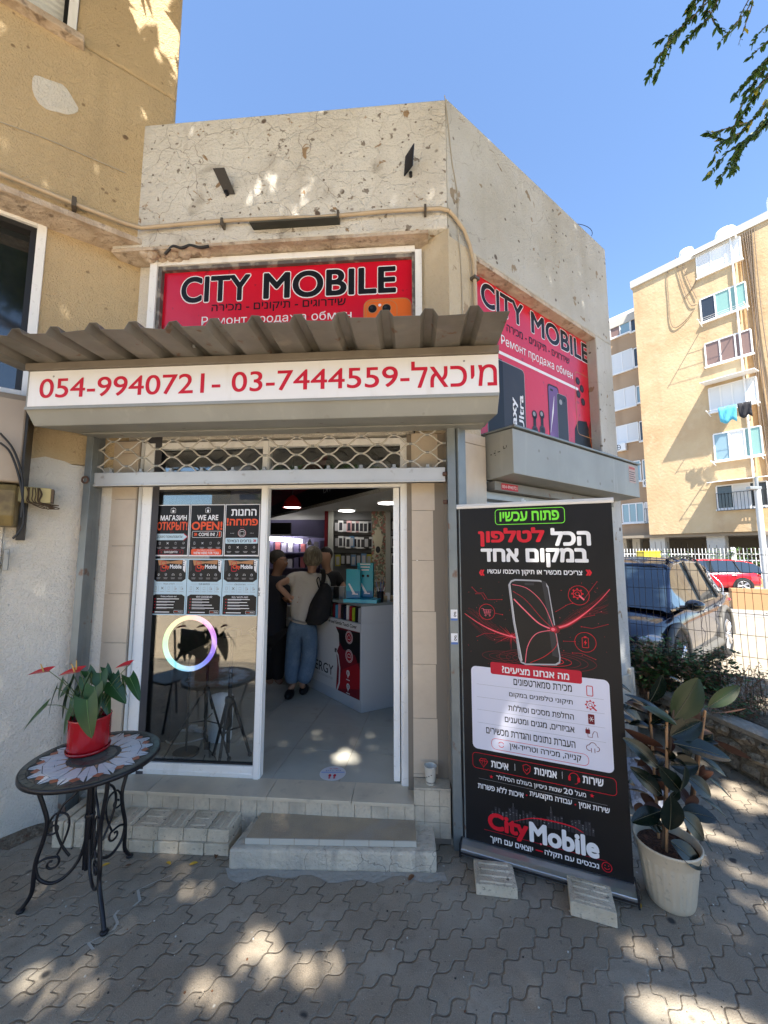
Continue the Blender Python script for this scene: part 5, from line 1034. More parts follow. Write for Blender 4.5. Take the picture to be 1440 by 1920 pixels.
# floor sticker
x, y = gz(624, 1450, ZF); t = MB(); t.lathe((x, y, ZF+.0007), [(.088,0),(.088,.0008)], 36, sy=1.0); ST = thing('floor_sticker', 'round white sticker with footprints on the shop floor at the entrance', 'sticker', (x, y, ZF))
t.build('disc', M('sticker_white', (.62,.62,.66), .4), ST)
class FlatFr:
    def __init__(f, x, y, z): f.c = (x, y, z)
    def P(f, s, d, z): return (f.c[0]+s, f.c[1]+z, f.c[2]+d)
ar = Art(FlatFr(x, y, ZF+.0016), .0002, {'b': p_bluel, 'r': p_crim, 'm': P('sticker_blue', (.30,.40,.68), .4)})
ar.text(he('שמרו על'), -.03, .03, .055, .014, 'r', 1, bold=.02); ar.text(he('מרחק'), -.05, .05, .03, .016, 'b', 1, bold=.02); ar.rect(-.078, .078, .002, .016, 'm', 1)
for q in (-.016, .016): ar.circ(q, -.03, .010, 'r', 1, 12, rz=.018); ar.circ(q, -.058, .008, 'r', 1, 10, rz=.008)
ar.build('print', ST)

# ================================================================== people
m_skin = M('skin', (.42,.24,.16), .55); m_skin2 = M('skin_dimmed', (.24,.125,.08), .55)  # second skin is darkened to put the dim room into its colour
def person(lab, base, nodes, edges, skinm, clothes, hair=None, extra=None):
    T_ = thing('person', lab, 'person', base, 'people in the shop')
    thin = {'pel':.78,'wst':.78,'chs':.78,'nk0':.72,'sl':.72,'sr':.72,'hl':.8,'hr':.8,'kl':.85,'kr':.85}
    skin('body', {k: (*v[:3], *(r*thin.get(k, 1) for r in v[3:])) for k, v in nodes.items()}, edges, skinm, T_, 2)
    for nm, nd, ed, m in clothes: skin(nm, nd, ed, m, T_, 2)
    if hair: hair(T_)
    return T_
def hand(nodes, edges, key, wr, dirv, side, sz=1.0):
    """palm and five curled fingers"""
    w_ = Vector(wr); d = norm(dirv); u = norm(d.cross(Vector(side))); v = norm(u.cross(d))
    p = w_+d*.05*sz; nodes[key+'p'] = (*p, .026*sz, .014*sz); edges.append((key, key+'p'))
    for i, (o, ln) in enumerate(((-.030,.062),(-.011,.075),(.009,.070),(.028,.055))):
        a = p+v*o*sz+d*.025*sz; b = a+d*ln*.5*sz+u*.008; c = b+d*ln*.35*sz+u*.03*sz
        for q, t_, r_ in (('a',a,.0095),('b',b,.0085),('c',c,.0070)): nodes[key+q+str(i)] = (*t_, r_*sz)
        edges += [(key+'p', key+'a'+str(i)), (key+'a'+str(i), key+'b'+str(i)), (key+'b'+str(i), key+'c'+str(i))]
    a = w_+d*.03*sz+v*-.040*sz; b = a+d*.03*sz-v*.012*sz; nodes[key+'t1'] = (*a, .011*sz); nodes[key+'t2'] = (*b, .009*sz); edges += [(key, key+'t1'), (key+'t1', key+'t2')]
# woman seen from behind, left hand on her hip
Yw = 4.30
W_ = lambda px, py, dy=0: tuple(at(px, py, Yw+dy))
nd = {'pel': (*W_(566,1172), .125,.10), 'wst': (*W_(570,1142), .11,.085), 'chs': (*W_(577,1105), .13,.095), 'nk0': (*W_(583,1078), .075,.06), 'nk': (*W_(585,1066,-.01), .048), 'hd0': (*W_(586,1054,.02), .072,.078), 'hd1': (*W_(588,1042,.03), .080,.088), 'hd2': (*W_(588,1032,.03), .060,.066),
 'sl': (*W_(550,1083), .052), 'el': (*W_(520,1097,-.16), .040), 'wl': (*W_(541,1118,-.10), .027),
 'sr': (*W_(608,1086), .052), 'er': (*W_(621,1118,.12), .040), 'wr': (*W_(640,1116,.30), .027),
 'hl': (*W_(556,1178), .088), 'kl': (*W_(550,1232,.03), .060), 'al': (*W_(549,1286,-.02), .035), 'tl': (*W_(543,1294,-.10), .030,.022),
 'hr': (*W_(578,1178), .088), 'kr': (*W_(580,1230,.02), .060), 'ar': (*W_(566,1282,-.06), .035), 'tr': (*W_(570,1291,.04), .030,.022)}
ed = [('pel','wst'),('wst','chs'),('chs','nk0'),('nk0','nk'),('nk','hd0'),('hd0','hd1'),('hd1','hd2'),('chs','sl'),('sl','el'),('el','wl'),('chs','sr'),('sr','er'),('er','wr'),('pel','hl'),('hl','kl'),('kl','al'),('al','tl'),('pel','hr'),('hr','kr'),('kr','ar'),('ar','tr')]
hand(nd, ed, 'wl', nd['wl'][:3], Vector((.8,.1,-.25)), (0,0,1), .9); hand(nd, ed, 'wr', nd['wr'][:3], Vector((.3,.9,0)), (0,0,1), .9)
def grow(n, keys, dr): return {k: (*n[k][:3], *(r+dr for r in n[k][3:])) for k in keys}
sh = grow(nd, ['wst','chs','nk0'], .035); sh['hem'] = (*W_(566,1160), .165,.135); sh['sl'] = (*W_(549,1084), .070); sh['cl'] = (*W_(536,1090,-.06), .066); sh['sr'] = (*W_(609,1087), .070); sh['cr'] = (*W_(616,1105,.05), .064)
shE = [('hem','wst'),('wst','chs'),('chs','nk0'),('chs','sl'),('sl','cl'),('chs','sr'),('sr','cr')]
je = {'jt': (*W_(567,1150), .13,.11), 'pel': (*W_(566,1168), .150,.12), 'hl': (*W_(555,1184), .105), 'kl': (*W_(549,1234,.03), .088), 'ml': (*W_(548,1262,.0), .090), 'al': (*W_(549,1284,-.02), .094,.08), 'hr': (*W_(579,1184), .105), 'kr': (*W_(581,1230,.02), .088), 'mr': (*W_(574,1262,-.02), .088), 'ar': (*W_(567,1284,-.05), .092,.08)}
jeE = [('jt','pel'),('pel','hl'),('hl','kl'),('kl','ml'),('ml','al'),('pel','hr'),('hr','kr'),('kr','mr'),('mr','ar')]
m_shirt = M('white_cotton', (.56,.53,.48), .9, bump=[('noise',14,1.6)]); m_jean = M('faded_denim', (.10,.17,.27), .9, layers=[('noise',9,.45,.7,(.17,.25,.36),.7),('noise',60,.5,.7,(.07,.12,.2),.4)], bump=[('noise',12,1.5)])
m_hair = M('grey_blond_hair', (.13,.11,.075), .6, layers=[('streak',60,.45,.6,(.25,.22,.16),.8)], bump=[('streak',80,1.2)])
def hair_w(T_):
    t = MB(); c = Vector(W_(587,1044,.0)); n, k = 22, 14; vs = []
    for i in range(k+1):
        th = math.pi*i/k*.80
        for j in range(n):
            a = 2*math.pi*j/n; rr_ = 1+.05*math.sin(a*7+i)+.03*math.sin(a*13)
            vs.append(c+Vector((.098*math.sin(th)*math.cos(a)*rr_*(1+.1*(i > 9)), .108*math.sin(th)*math.sin(a)*rr_, .118*math.cos(th))))
    t.add(vs, [(i*n+j, (i+1)*n+j, (i+1)*n+(j+1) % n, i*n+(j+1) % n) for i in range(k) for j in range(n)]+[[k*n+j for j in range(n)]], 0, True); t.build('hair', m_hair, T_)
WM = person('woman in a white T-shirt and wide blue jeans leaning on the counter, seen from behind', (*W_(560,1288)[:2], ZF), nd, ed, m_skin, [('shirt', sh, shE, m_shirt), ('jeans', je, jeE, m_jean)], hair_w)
t = MB()
for k in ('tl', 'tr'):
    c = nd[k]; t.ball((c[0], c[1], ZF+.045), (.048, .11, .045), n=12, k=8)
t.build('shoes', p_black, WM)
# black shoulder bag
BG = thing('shoulder_bag', 'black sack bag hanging from the right shoulder of the woman in white', 'bag', W_(600,1170,-.14))
t = MB(); prof = []; c = Vector(W_(600,1175,-.15)); n, k = 18, 10; vs = []
for i in range(k+1):
    u = i/k; w_ = .035+.085*math.sin(math.pi*min(1, u*.72+.0))**.8 if i else .02; z = .02+.42*(1-u); x = -.055*u*u+.05*(1-u)
    if i == k: w_ = .07
    for j in range(n):
        a = 2*math.pi*j/n; vs.append(c+Vector((x+w_*math.cos(a)*(1+.05*math.sin(3*a+i)), .6*w_*math.sin(a), z)))
t.add(vs, [(i*n+j, (i+1)*n+j, (i+1)*n+(j+1) % n, i*n+(j+1) % n) for i in range(k) for j in range(n)]+[list(range(n))[::-1], [k*n+j for j in range(n)]], 0, True)
m_bag = M('black_cloth', (.008,.008,.010), .85, bump=[('noise',14,1.5)]); t.build('sack', m_bag, BG)
t = MB(); st = spl([W_(603,1100,-.14), W_(607,1083,-.10), W_(606,1071,-.04), W_(604,1068,.03)], 5)
for s_ in (-.012, 0, .012): t.tube([p+Vector((s_,0,0)) for p in st], .012, 8)
t.tube(spl([W_(598,1102,-.15), W_(594,1088,-.17), W_(598,1083,-.17), W_(602,1098,-.16)], 5), .006, 6); t.build('strap', m_bag, BG)
# dark-dressed man on the left, in profile
Ym = 4.55; Q_ = lambda px, py, dy=0: tuple(at(px, py, Ym+dy))
nd = {'pel': (*Q_(512,1175), .15,.12), 'chs': (*Q_(512,1110), .17,.13), 'nk0': (*Q_(518,1080), .10,.08), 'nk': (*Q_(521,1070), .058), 'hd0': (*Q_(525,1060), .075,.07), 'hd1': (*Q_(525,1049), .09,.078), 'hd2': (*Q_(523,1040), .07,.065), 'no': (*Q_(540,1055), .014), 'ch': (*Q_(535,1066), .035),
 'sl': (*Q_(497,1092,.02), .065), 'el': (*Q_(492,1140,.03), .05), 'wl': (*Q_(512,1150,.2), .03), 'sr': (*Q_(530,1096,-.06), .065), 'er': (*Q_(537,1122,-.08), .048), 'wr': (*Q_(548,1128,.12), .03),
 'hl': (*Q_(502,1185), .09), 'kl': (*Q_(503,1235), .065), 'al': (*Q_(503,1276), .045), 'tl': (*Q_(512,1281), .04,.03), 'hr': (*Q_(522,1185), .09), 'kr': (*Q_(522,1235), .065), 'ar': (*Q_(520,1276), .045), 'tr': (*Q_(530,1281), .04,.03)}
ed = [('pel','chs'),('chs','nk0'),('nk0','nk'),('nk','hd0'),('hd0','hd1'),('hd1','hd2'),('hd0','no'),('hd0','ch'),('chs','sl'),('sl','el'),('el','wl'),('chs','sr'),('sr','er'),('er','wr'),('pel','hl'),('hl','kl'),('kl','al'),('al','tl'),('pel','hr'),('hr','kr'),('kr','ar'),('ar','tr')]
hand(nd, ed, 'wr', nd['wr'][:3], Vector((.5,.5,0)), (0,0,1)); hand(nd, ed, 'wl', nd['wl'][:3], Vector((.3,.8,0)), (0,0,1))
m_navy = M('navy_cloth', (.012,.014,.022), .9); m_trou = M('black_trousers', (.008,.008,.010), .9)
def hair_m(T_):
    t = MB(); c = Vector(Q_(521,1046)); t.ball(c+Vector((-.012,0,.008)), (.10,.085,.088), n=18, k=10); t.build('hair', M('dark_grey_hair', (.035,.03,.027), .8, bump=[('noise',80,1)]), T_)
MN = person('man in dark clothes and glasses standing in profile beside the woman', (*Q_(512,1281)[:2], ZF), nd, ed, m_skin2, [('jacket', {'low': (*Q_(512,1200), .19,.15), **grow(nd, ['pel','chs','nk0','sl','el','sr','er'], .035)}, [('low','pel'),('pel','chs'),('chs','nk0'),('chs','sl'),('sl','el'),('chs','sr'),('sr','er')], m_navy), ('trousers', grow(nd, ['pel','hl','kl','al','hr','kr','ar'], .028), [('pel','hl'),('hl','kl'),('kl','al'),('pel','hr'),('hr','kr'),('kr','ar')], m_trou)], hair_m)
t = MB(); g0 = Vector(Q_(536,1050,-.085)); t.tube([g0+Vector((.02*math.cos(a), 0, .016*math.sin(a))) for a in [i*math.pi/6 for i in range(12)]], .0025, 5, closed=True); t.cyl(g0+Vector((-.02,0,0)), Vector(Q_(524,1048,-.085)), .0025, 5); t.build('glasses', m_blkp, MN)
# shop assistant behind the counter
Yc = 5.05; Q_ = lambda px, py, dy=0: tuple(at(px, py, Yc+dy))
nd = {'pel': (*Q_(618,1160), .14,.11), 'chs': (*Q_(618,1095), .16,.12), 'nk0': (*Q_(614,1070), .09,.07), 'nk': (*Q_(611,1060,-.03), .055), 'hd0': (*Q_(610,1050,-.05), .072,.075), 'hd1': (*Q_(610,1041,-.05), .082,.09), 'hd2': (*Q_(611,1032,-.04), .064,.07),
 'sl': (*Q_(601,1082), .06), 'el': (*Q_(598,1118,-.1), .045), 'wl': (*Q_(615,1122,-.35), .03), 'sr': (*Q_(634,1082), .06), 'er': (*Q_(648,1110,-.08), .045), 'wr': (*Q_(640,1104,-.36), .03),
 'hl': (*Q_(610,1165), .09), 'kl': (*Q_(610,1205), .065), 'al': (*Q_(610,1245), .045), 'hr': (*Q_(627,1165), .09), 'kr': (*Q_(627,1205), .065), 'ar': (*Q_(627,1245), .045)}
ed = [('pel','chs'),('chs','nk0'),('nk0','nk'),('nk','hd0'),('hd0','hd1'),('hd1','hd2'),('chs','sl'),('sl','el'),('el','wl'),('chs','sr'),('sr','er'),('er','wr'),('pel','hl'),('hl','kl'),('kl','al'),('pel','hr'),('hr','kr'),('kr','ar')]
hand(nd, ed, 'wr', nd['wr'][:3], Vector((-.5,-.6,0)), (0,0,1)); hand(nd, ed, 'wl', nd['wl'][:3], Vector((.4,-.6,0)), (0,0,1))
def hair_c(T_):
    t = MB(); t.ball(Vector(Q_(611,1039,-.02)), (.088,.092,.095), n=18, k=10); t.build('hair', M('black_hair', (.012,.010,.009), .6, bump=[('noise',80,1)]), T_)
person('shop assistant in a black T-shirt behind the counter, mostly hidden by the woman', (*Q_(618,1245)[:2], ZF), nd, ed, m_skin, [('shirt', {**grow(nd, ['pel','chs','nk0','sl','sr'], .035), 'ml': (*Q_(599,1104,-.06), .07), 'mr': (*Q_(643,1100,-.05), .07)}, [('pel','chs'),('chs','nk0'),('chs','sl'),('chs','sr'),('sl','ml'),('sr','mr')], M('black_tshirt', (.010,.010,.012), .9)), ('trousers', grow(nd, ['pel','hl','kl','al','hr','kr','ar'], .028), [('pel','hl'),('hl','kl'),('kl','al'),('pel','hr'),('hr','kr'),('kr','ar')], m_trou)], hair_c)

# ================================================================== behind the window: ring light, tripod, bin, cables
def tripod(name, lab, px, py, Y, h_, hub, spread, r_=.011, rot=0.0, group=None):
    x = (px-720)/740*Y*1.0; x = gz(px, py, ZF)[0]; T_ = thing(name, lab, 'tripod', (x, Y, ZF), group)
    t = MB(); t.cyl((x, Y, ZF+.06), (x, Y, ZF+h_), r_, 10); t.cyl((x, Y, ZF+hub*.55), (x, Y, ZF+hub+.02), r_*1.6, 10); t.build('pole', m_blkp, T_)
    for k in range(3):
        a = rot+k*2.094; f_ = Vector((x+spread*math.cos(a), Y+spread*math.sin(a), ZF+.012)); h0 = Vector((x+.02*math.cos(a), Y+.02*math.sin(a), ZF+hub)); t = MB(); t.tube([h0, f_], [r_*.95, r_*.7], 8); m_ = h0.lerp(f_, .5); t.cyl((x, Y, ZF+hub*.5), m_, r_*.45, 6); lg = t.build('leg', m_blkp, T_)
        t = MB(); t.ball(f_, .016, n=8, k=6); t.build('rubber_foot', m_alud, lg)
    t = MB(); t.lathe((x, Y, ZF+hub-.02), [(r_*2.2,0),(r_*2.4,.02),(r_*2.2,.04)], 14); t.build('hub', m_blkp, T_)
    return T_, x
T1, xr = tripod('ring_light_stand', 'black tripod in front of the white bin behind the window glass', 428, 1425, 2.98, .86, .42, .155, .014, .5, 'black tripods in the window')
t = MB(); t.box(xr-.05, xr+.05, 2.93, 3.03, ZF+.86, ZF+.92); t.build('tripod_head', m_blkp, T1, bevel=.01)
tripod('small_tripod', 'black tripod by the cables behind the window glass, left of the white bin', 368, 1425, 3.12, .62, .44, .27, .009, -.5, 'black tripods in the window')
RL = at(355, 1206, 3.05); T_ = thing('ring_light', 'glowing rainbow-coloured ring light behind the shop window', 'ring light', tuple(RL))
def rainbow():
    m = bpy.data.materials.new('rainbow_ring_light'); m.use_nodes = True; N = m.node_tree.nodes; L = m.node_tree.links; b = N['Principled BSDF']
    tc = N.new('ShaderNodeTexCoord'); sx = N.new('ShaderNodeSeparateXYZ'); L.new(tc.outputs['Object'], sx.inputs[0])
    at2 = N.new('ShaderNodeMath'); at2.operation = 'ARCTAN2'; L.new(sx.outputs[2], at2.inputs[0]); L.new(sx.outputs[0], at2.inputs[1])
    mr = N.new('ShaderNodeMapRange'); L.new(at2.outputs[0], mr.inputs[0]); mr.inputs[1].default_value = -math.pi; mr.inputs[2].default_value = math.pi
    cr = N.new('ShaderNodeValToRGB'); L.new(mr.outputs[0], cr.inputs[0]); e = cr.color_ramp.elements
    e[0].position = 0; e[0].color = (.25,.85,.45,1); e[1].position = 1; e[1].color = (.25,.85,.45,1)
    for p, c in ((.14,(.30,.85,.85,1)),(.25,(.30,.55,.90,1)),(.40,(.20,.15,.75,1)),(.52,(.55,.25,.85,1)),(.62,(.9,.35,.75,1)),(.75,(.95,.45,.35,1)),(.86,(.90,.75,.35,1)),(.93,(.45,.90,.35,1))): q = e.new(p); q.color = c
    L.new(cr.outputs[0], b.inputs['Emission Color']); b.inputs['Emission Strength'].default_value = .42; b.inputs['Base Color'].default_value = (.3,.3,.3,1); return m
t = MB(); vs = []; n = 56
for i in range(n):
    a = 2*math.pi*i/n
    for r_, dy in ((.172,0),(.205,0),(.205,.015),(.172,.015)): vs.append((RL.x+r_*math.cos(a)*.98, RL.y+dy, RL.z+r_*math.sin(a)))
t.add(vs, [(4*i+k, 4*((i+1) % n)+k, 4*((i+1) % n)+(k+1) % 4, 4*i+(k+1) % 4) for i in range(n) for k in range(4)]); t.build('glowing_ring', rainbow(), T_)
t = MB(); t.cyl((RL.x, RL.y+.03, ZF+.01), (RL.x, RL.y+.03, RL.z-.17), .008, 8); t.build('stem', m_blkp, T_)
t = MB(); t.cyl((RL.x, RL.y+.03, ZF+.001), (RL.x, RL.y+.03, ZF+.02), .09, 20); t.build('stand_plate', m_blkp, T_)
x, y = gz(399, 1400, ZF); T_ = thing('waste_bin', 'white waste bin with a swing lid behind the window glass', 'bin', (x, y+.12, ZF))
t = MB(); t.lathe((x, y+.12, ZF+.002), [(.088,0),(.098,.27),(.100,.28)], 28, sx=1.05, sy=.8); t.build('body', m_wplas, T_)
t = MB(); t.lathe((x, y+.12, ZF+.283), [(.104,0),(.104,.018),(.088,.05),(.04,.066),(.01,.068)], 28, sx=1.05, sy=.8); t.build('lid', m_wplas, T_)
for i, (pts, c, lab) in enumerate(((((300,1390),(320,1375),(370,1372),(390,1382),(350,1396),(318,1398),(312,1385),(340,1374),(380,1378)), p_white, 'white cable coiled on the floor behind the window'), (((392,1408),(405,1428),(396,1440),(380,1436),(384,1420)), m_blkp, 'short black cable on the floor at the foot of the tripods'))):
    t = MB(); t.tube(spl([(*gz(px, py, ZF), ZF+.01+.004*(q % 3)) for q, (px, py) in enumerate(pts)], 8), .006 if i == 0 else .004, 6); tag(t.build('floor_cable', c), lab, 'cable')
for i, (px, py) in enumerate(((372,1372),(362,1368))):
    x, y = gz(px, py, ZF); t = MB(); t.box(x-.03, x+.03, y-.02, y+.02, ZF+.001, ZF+.035); tag(t.build('power_adapter', m_wplas, bevel=.005), ['white power adapter beside the coiled cable','second white adapter just behind the first'][i], 'adapter')
for i, (px, py) in enumerate(((392,1390),(388,1405))):
    x, y = gz(px, py, ZF); t = MB(); t.box(x-.02, x+.02, y-.015, y+.015, ZF+.001, ZF+.05); tag(t.build('black_plug', m_blkp, bevel=.005), ['black plug beside the white bin','black plug at the tripod leg'][i], 'plug')
# narrow black cabinet in the window corner
t = MB(); a = Vector((*gz(290, 1395, ZF), 0)); t.box(a.x-.16, a.x+.10, a.y+.02, a.y+.30, ZF+.001, ZF+.62); tag(t.build('black_cabinet', p_dark, bevel=.006), 'low black cabinet in the left corner of the shop window', 'cabinet')
# ================================================================== steps and paving blocks at the door
ST_ = thing('concrete_step', 'low whitewashed concrete step with a granite tread before the doorway', 'step', (-.28, 2.45, 0))
f0, f1 = Vector((-.842, 2.318)), Vector((.282, 2.290))
GF = Fr(f0.x, f0.y, math.degrees(math.atan2(f1.y-f0.y, f1.x-f0.x))); Lg = (f1-f0).length
t = MB(); t.vprism([GF.XY(0, 0), GF.XY(Lg, 0), GF.XY(Lg+.005, -.285), GF.XY(.055, -.30)], 0, .103); t.build('base', m_plat, ST_, bevel=.012)
t = MB(); a0, a1 = .075, Lg-.105
t.vprism([GF.XY(a0, -.035), GF.XY(a1, -.035), GF.XY(a1+.002, -.29), GF.XY(a0+.02, -.295)], .104, .134); t.build('tread', m_tread, ST_, bevel=.003)
t = MB(); x = a0
while x < a1-.02: t.vprism([GF.XY(x+.001, -.034), GF.XY(min(x+.135, a1)-.001, -.034), GF.XY(min(x+.135, a1)-.001, -.040), GF.XY(x+.001, -.040)], .106, .1355); x += .137
t.build('tread_edge', M('ivory_edge', (.52,.50,.44), .7), ST_)
t = MB(); rr = random.Random(11)
pts = [GF.XY(.03+i*(Lg+.02)/24, .012+.035*(1+math.sin(i*.9+.4)*math.sin(i*.37+1))+.008*rr.random()) for i in range(25)]
t.add([(*p, .003) for p in pts]+[(*GF.XY(-.02+i*(Lg+.06)/24, -.01), .003) for i in range(25)], [(i, i+1, 25+i+1, 25+i) for i in range(24)]); t.build('mortar_spill', M('spilt_mortar', (.37,.35,.31), .95, bump=[('noise',40,1.2)]), ST_)
def block(mb, fr, s0, s1, d0, d1, z0, z1, ridges='s', tilt=0.0, nr=3):
    mb.fbox(fr, s0, s1, d0, d1, z0, z1)
    n = nr
    for k in range(n):
        if ridges == 's': a = d0+(d1-d0)*(k+.6)/(n+.2); mb.sprism(fr, [(a-.008,z1-.001),(a-.005,z1+.0045),(a+.005,z1+.0045),(a+.008,z1-.001)][::-1], s0+.022, s1-.022)
        else:
            a = s0+(s1-s0)*(k+.6)/(n+.2); mb.hexa([fr.P(a-.008,d0+.02,z1-.001),fr.P(a+.008,d0+.02,z1-.001),fr.P(a+.008,d1-.02,z1-.001),fr.P(a-.008,d1-.02,z1-.001),fr.P(a-.005,d0+.022,z1+.0045),fr.P(a+.005,d0+.022,z1+.0045),fr.P(a+.005,d1-.022,z1+.0045),fr.P(a-.005,d1-.022,z1+.0045)])
BLF = Fr(-1.93, 2.476, -3.5)
names = ['first','second','third','fourth','fifth']
us = [.60, .775, .967, 1.03]
up = [(.40,.49),(.50,.635),(.64,.795),(.80,.965),(.97,1.10)]
cuts = []
lowx = [.17, .32, .478, .632, .786, .940, 1.055]
lowx = [.17+.148*i for i in range(7)]
for i, (a, b) in enumerate(zip(lowx[:-1], lowx[1:])):
    t = MB(); t.fbox(BLF, a+.002, b-.002, -.20, .0+.004*random.random(), 0, .062); tag(t.build('paving_block', m_block, bevel=.005), 'pale paving block in the lower course left of the step, %s from the left' % (names+['last'])[i], 'paving block', 'loose paving blocks')
upx = [.335, .475, .63, .78, .92, 1.05]
for i, (a, b) in enumerate(zip(upx[:-1], upx[1:])):
    t = MB(); dx = .006*random.random(); fr = Fr(*BLF.XY(a, 0), -3.5+[1.5,-1,.8,0,-1.2][i]); block(t, fr, .002, b-a-.002, -.19-dx, -.006-dx, .0635, .130, 'sdsdd'[i] if False else ('s' if i in (1, 3) else 'x')); tag(t.build('paving_block', m_block, bevel=.005), 'pale ridged paving block in the upper course left of the step, %s from the left' % names[i], 'paving block', 'loose paving blocks')
for i in range(3):
    t = MB(); a = .0+i*.062; t.fbox(BLF, a, a+.055, -.24, -.006*i, 0, .142-.004*i); tag(t.build('paving_block', m_block, bevel=.005), 'paving block standing on edge by the yellow wall, %s from the left' % names[i], 'paving block', 'loose paving blocks')
t = MB(); fr = Fr(*BLF.XY(.19, -.03), 24); t.fbox(fr, 0, .055, -.17, 0, .065, .20); tag(t.build('paving_block', m_block, bevel=.005), 'tilted stained paving block lying behind the table legs', 'paving block', 'loose paving blocks')
# dirt wedge along the wall foot
t = MB(); n = 30; vs = []
for i in range(n+1):
    s = -1.6+i*1.72/n; wd = .09+.03*math.sin(i*.8)+.02*math.sin(i*2.3)
    vs += [WF.P(s, .001, .022+.01*math.sin(i)), WF.P(s, wd*.5, .018+.006*math.sin(i*1.7)), WF.P(s, wd, .001)]
t.add(vs, [(3*i+k, 3*i+3+k, 3*i+4+k, 3*i+1+k) for i in range(n) for k in range(2)]); o = t.build('dirt_strip', M('brown_dirt', (.15,.11,.075), .98, layers=[('noise',30,.45,.6,(.22,.18,.13),.8),('noise',12,.6,.66,(.16,.05,.02),.8)], bump=[('noise',60,2)]), recalc=False); o['kind'] = 'structure'
# concrete foot of the shop pillar
t = MB(); t.vprism([FF.XY(-.012,-.11), FF.XY(-.012,-.02), FF.XY(.08,.03), SF.XY(.20,.02), SF.XY(.20,-.05)], 0, .035); struct(t.build('concrete_kerb', m_conc))

# paper cup on the tiled plinth
a, z = FF.hit(807, 1438, -.065); c = FF.P(a, -.060, .309); CP = thing('paper_cup', 'white paper coffee cup on the tiled ledge right of the doorway', 'cup', c)
t = MB(); t.lathe(c, [(.026,0),(.0275,.004),(.0365,.098),(.0385,.100),(.0385,.103),(.036,.104),(.0345,.098),(.026,.006)], 28, cap=False); t.lathe((c[0], c[1], c[2]+.005), [(.001,0),(.026,.0005)], 28, cap=False); t.build('cup', M('cup_paper', (.66,.64,.58), .6), CP)
t = MB(); m_cp = M('cup_print', (.06,.055,.05), .6); m_cp2 = M('cup_print_green', (.2,.25,.2), .6)
for k in range(9):
    a_ = R(205+k*15); r_ = .0288; t.add([(c[0]+r_*math.cos(a_+u*R(4.5)), c[1]+r_*math.sin(a_+u*R(4.5)), c[2]+zz) for u, zz in ((-1,.010),(1,.010),(1,.021+.003*(k % 2)),(-1,.021+.003*(k % 3)))], [(0,1,2,3)], 0)
for k in range(4):
    a_ = R(220+k*26); r_ = .0334; t.add([(c[0]+r_*math.cos(a_+u*R(7)), c[1]+r_*math.sin(a_+u*R(7)), c[2]+zz+.008*k) for u, zz in ((-1,.044),(1,.044),(1,.049),(-1,.049))], [(0,1,2,3)], 0)
t.build('cup_print', m_cp, CP)

# ================================================================== mosaic bistro table
TC = (-1.500, 2.165); TZ = .652; TR = .300
TB = thing('bistro_table', 'round mosaic-topped bistro table with scrolled black iron legs', 'table', (*TC, 0))
m_mdark = M('mosaic_green_stone', (.055,.065,.055), .35, layers=[('noise',9,.4,.6,(.10,.115,.10),.8),('noise',30,.5,.7,(.035,.04,.037),.6)]); m_mwh = M('mosaic_white', (.66,.68,.72), .25); m_mor = M('mosaic_terracotta', (.42,.14,.07), .4); m_mtan = M('mosaic_tan', (.38,.25,.14), .4); m_mgr = M('mosaic_grout', (.085,.085,.075), .9)
t = MB(); t.lathe((*TC, TZ-.022), [(TR-.012,0),(TR,.004),(TR,.020),(TR-.004,.023)], 72); t.build('rim', m_blk, TB)
t = MB(); t.lathe((*TC, TZ-.004), [(TR-.006,0),(TR-.006,.0055)], 72); t.build('grout_bed', m_mgr, TB)
def cell(mb, r0, a0, r1, a1, r2, a2, r3, a3, m, z=TZ+.0018):
    P_ = [Vector((TC[0]+r*math.cos(a), TC[1]+r*math.sin(a))) for r, a in ((r0,a0),(r1,a1),(r2,a2),(r3,a3))]; c = sum(P_, Vector((0,0)))/4
    P_ = [c+(p-c)*(1-.0016/max(.003, (p-c).length)) for p in P_]; mb.vprism([tuple(p) for p in P_], z, z+.0022, m)
t = MB(); NP = 16; da = 2*math.pi/NP; rc = .105
for k in range(NP):
    a = k*da+.1
    # white petal in four or five tiles, pointed outwards
    for (ra, wa, rb, wb) in ((rc+.012, .30, .160, .46), (.160, .46, .205, .50)):
        for s_ in (-1, 1): cell(t, ra, a, ra, a+s_*wa*da, rb, a+s_*wb*da, rb+.004, a, 0)
    for s_ in (-1, 1): t.vprism([(TC[0]+r*math.cos(q), TC[1]+r*math.sin(q)) for r, q in ((.211, a+s_*.012), (.207, a+s_*.48*da), (.262, a+s_*.02))], TZ+.0018, TZ+.004, 0)
    b = a+da/2; cell(t, .212, b, .228, b-.30*da, .250, b, .228, b+.30*da, 1); cell(t, rc+.008, b-.12*da, rc+.008, b+.12*da, .148, b+.03, .148, b-.03, 2)
t.build('petal_tiles', [m_mwh, m_mor, m_mtan], TB, recalc=True)
t = MB()
for k in range(NP*2):
    a = k*da/2+.1
    for r0, r1 in ((.268, .2925),): cell(t, r0, a, r1, a, r1, a+da/2, r0, a+da/2, 0)
for k in range(NP):
    b = k*da+.1+da/2
    cell(t, .254, b-.01, .2665, b-.36*da, .2665, b, .255, b, 0); cell(t, .254, b+.01, .2665, b+.36*da, .2665, b, .255, b, 0)
for k in range(12):
    a = k*math.pi/6; cell(t, .058, a, .100, a, .100, a+math.pi/6, .058, a+math.pi/6, 0)
t.build('stone_tiles', m_mdark, TB)
feet = [gz(38, 1712), gz(195, 1752), gz(243, 1608)]
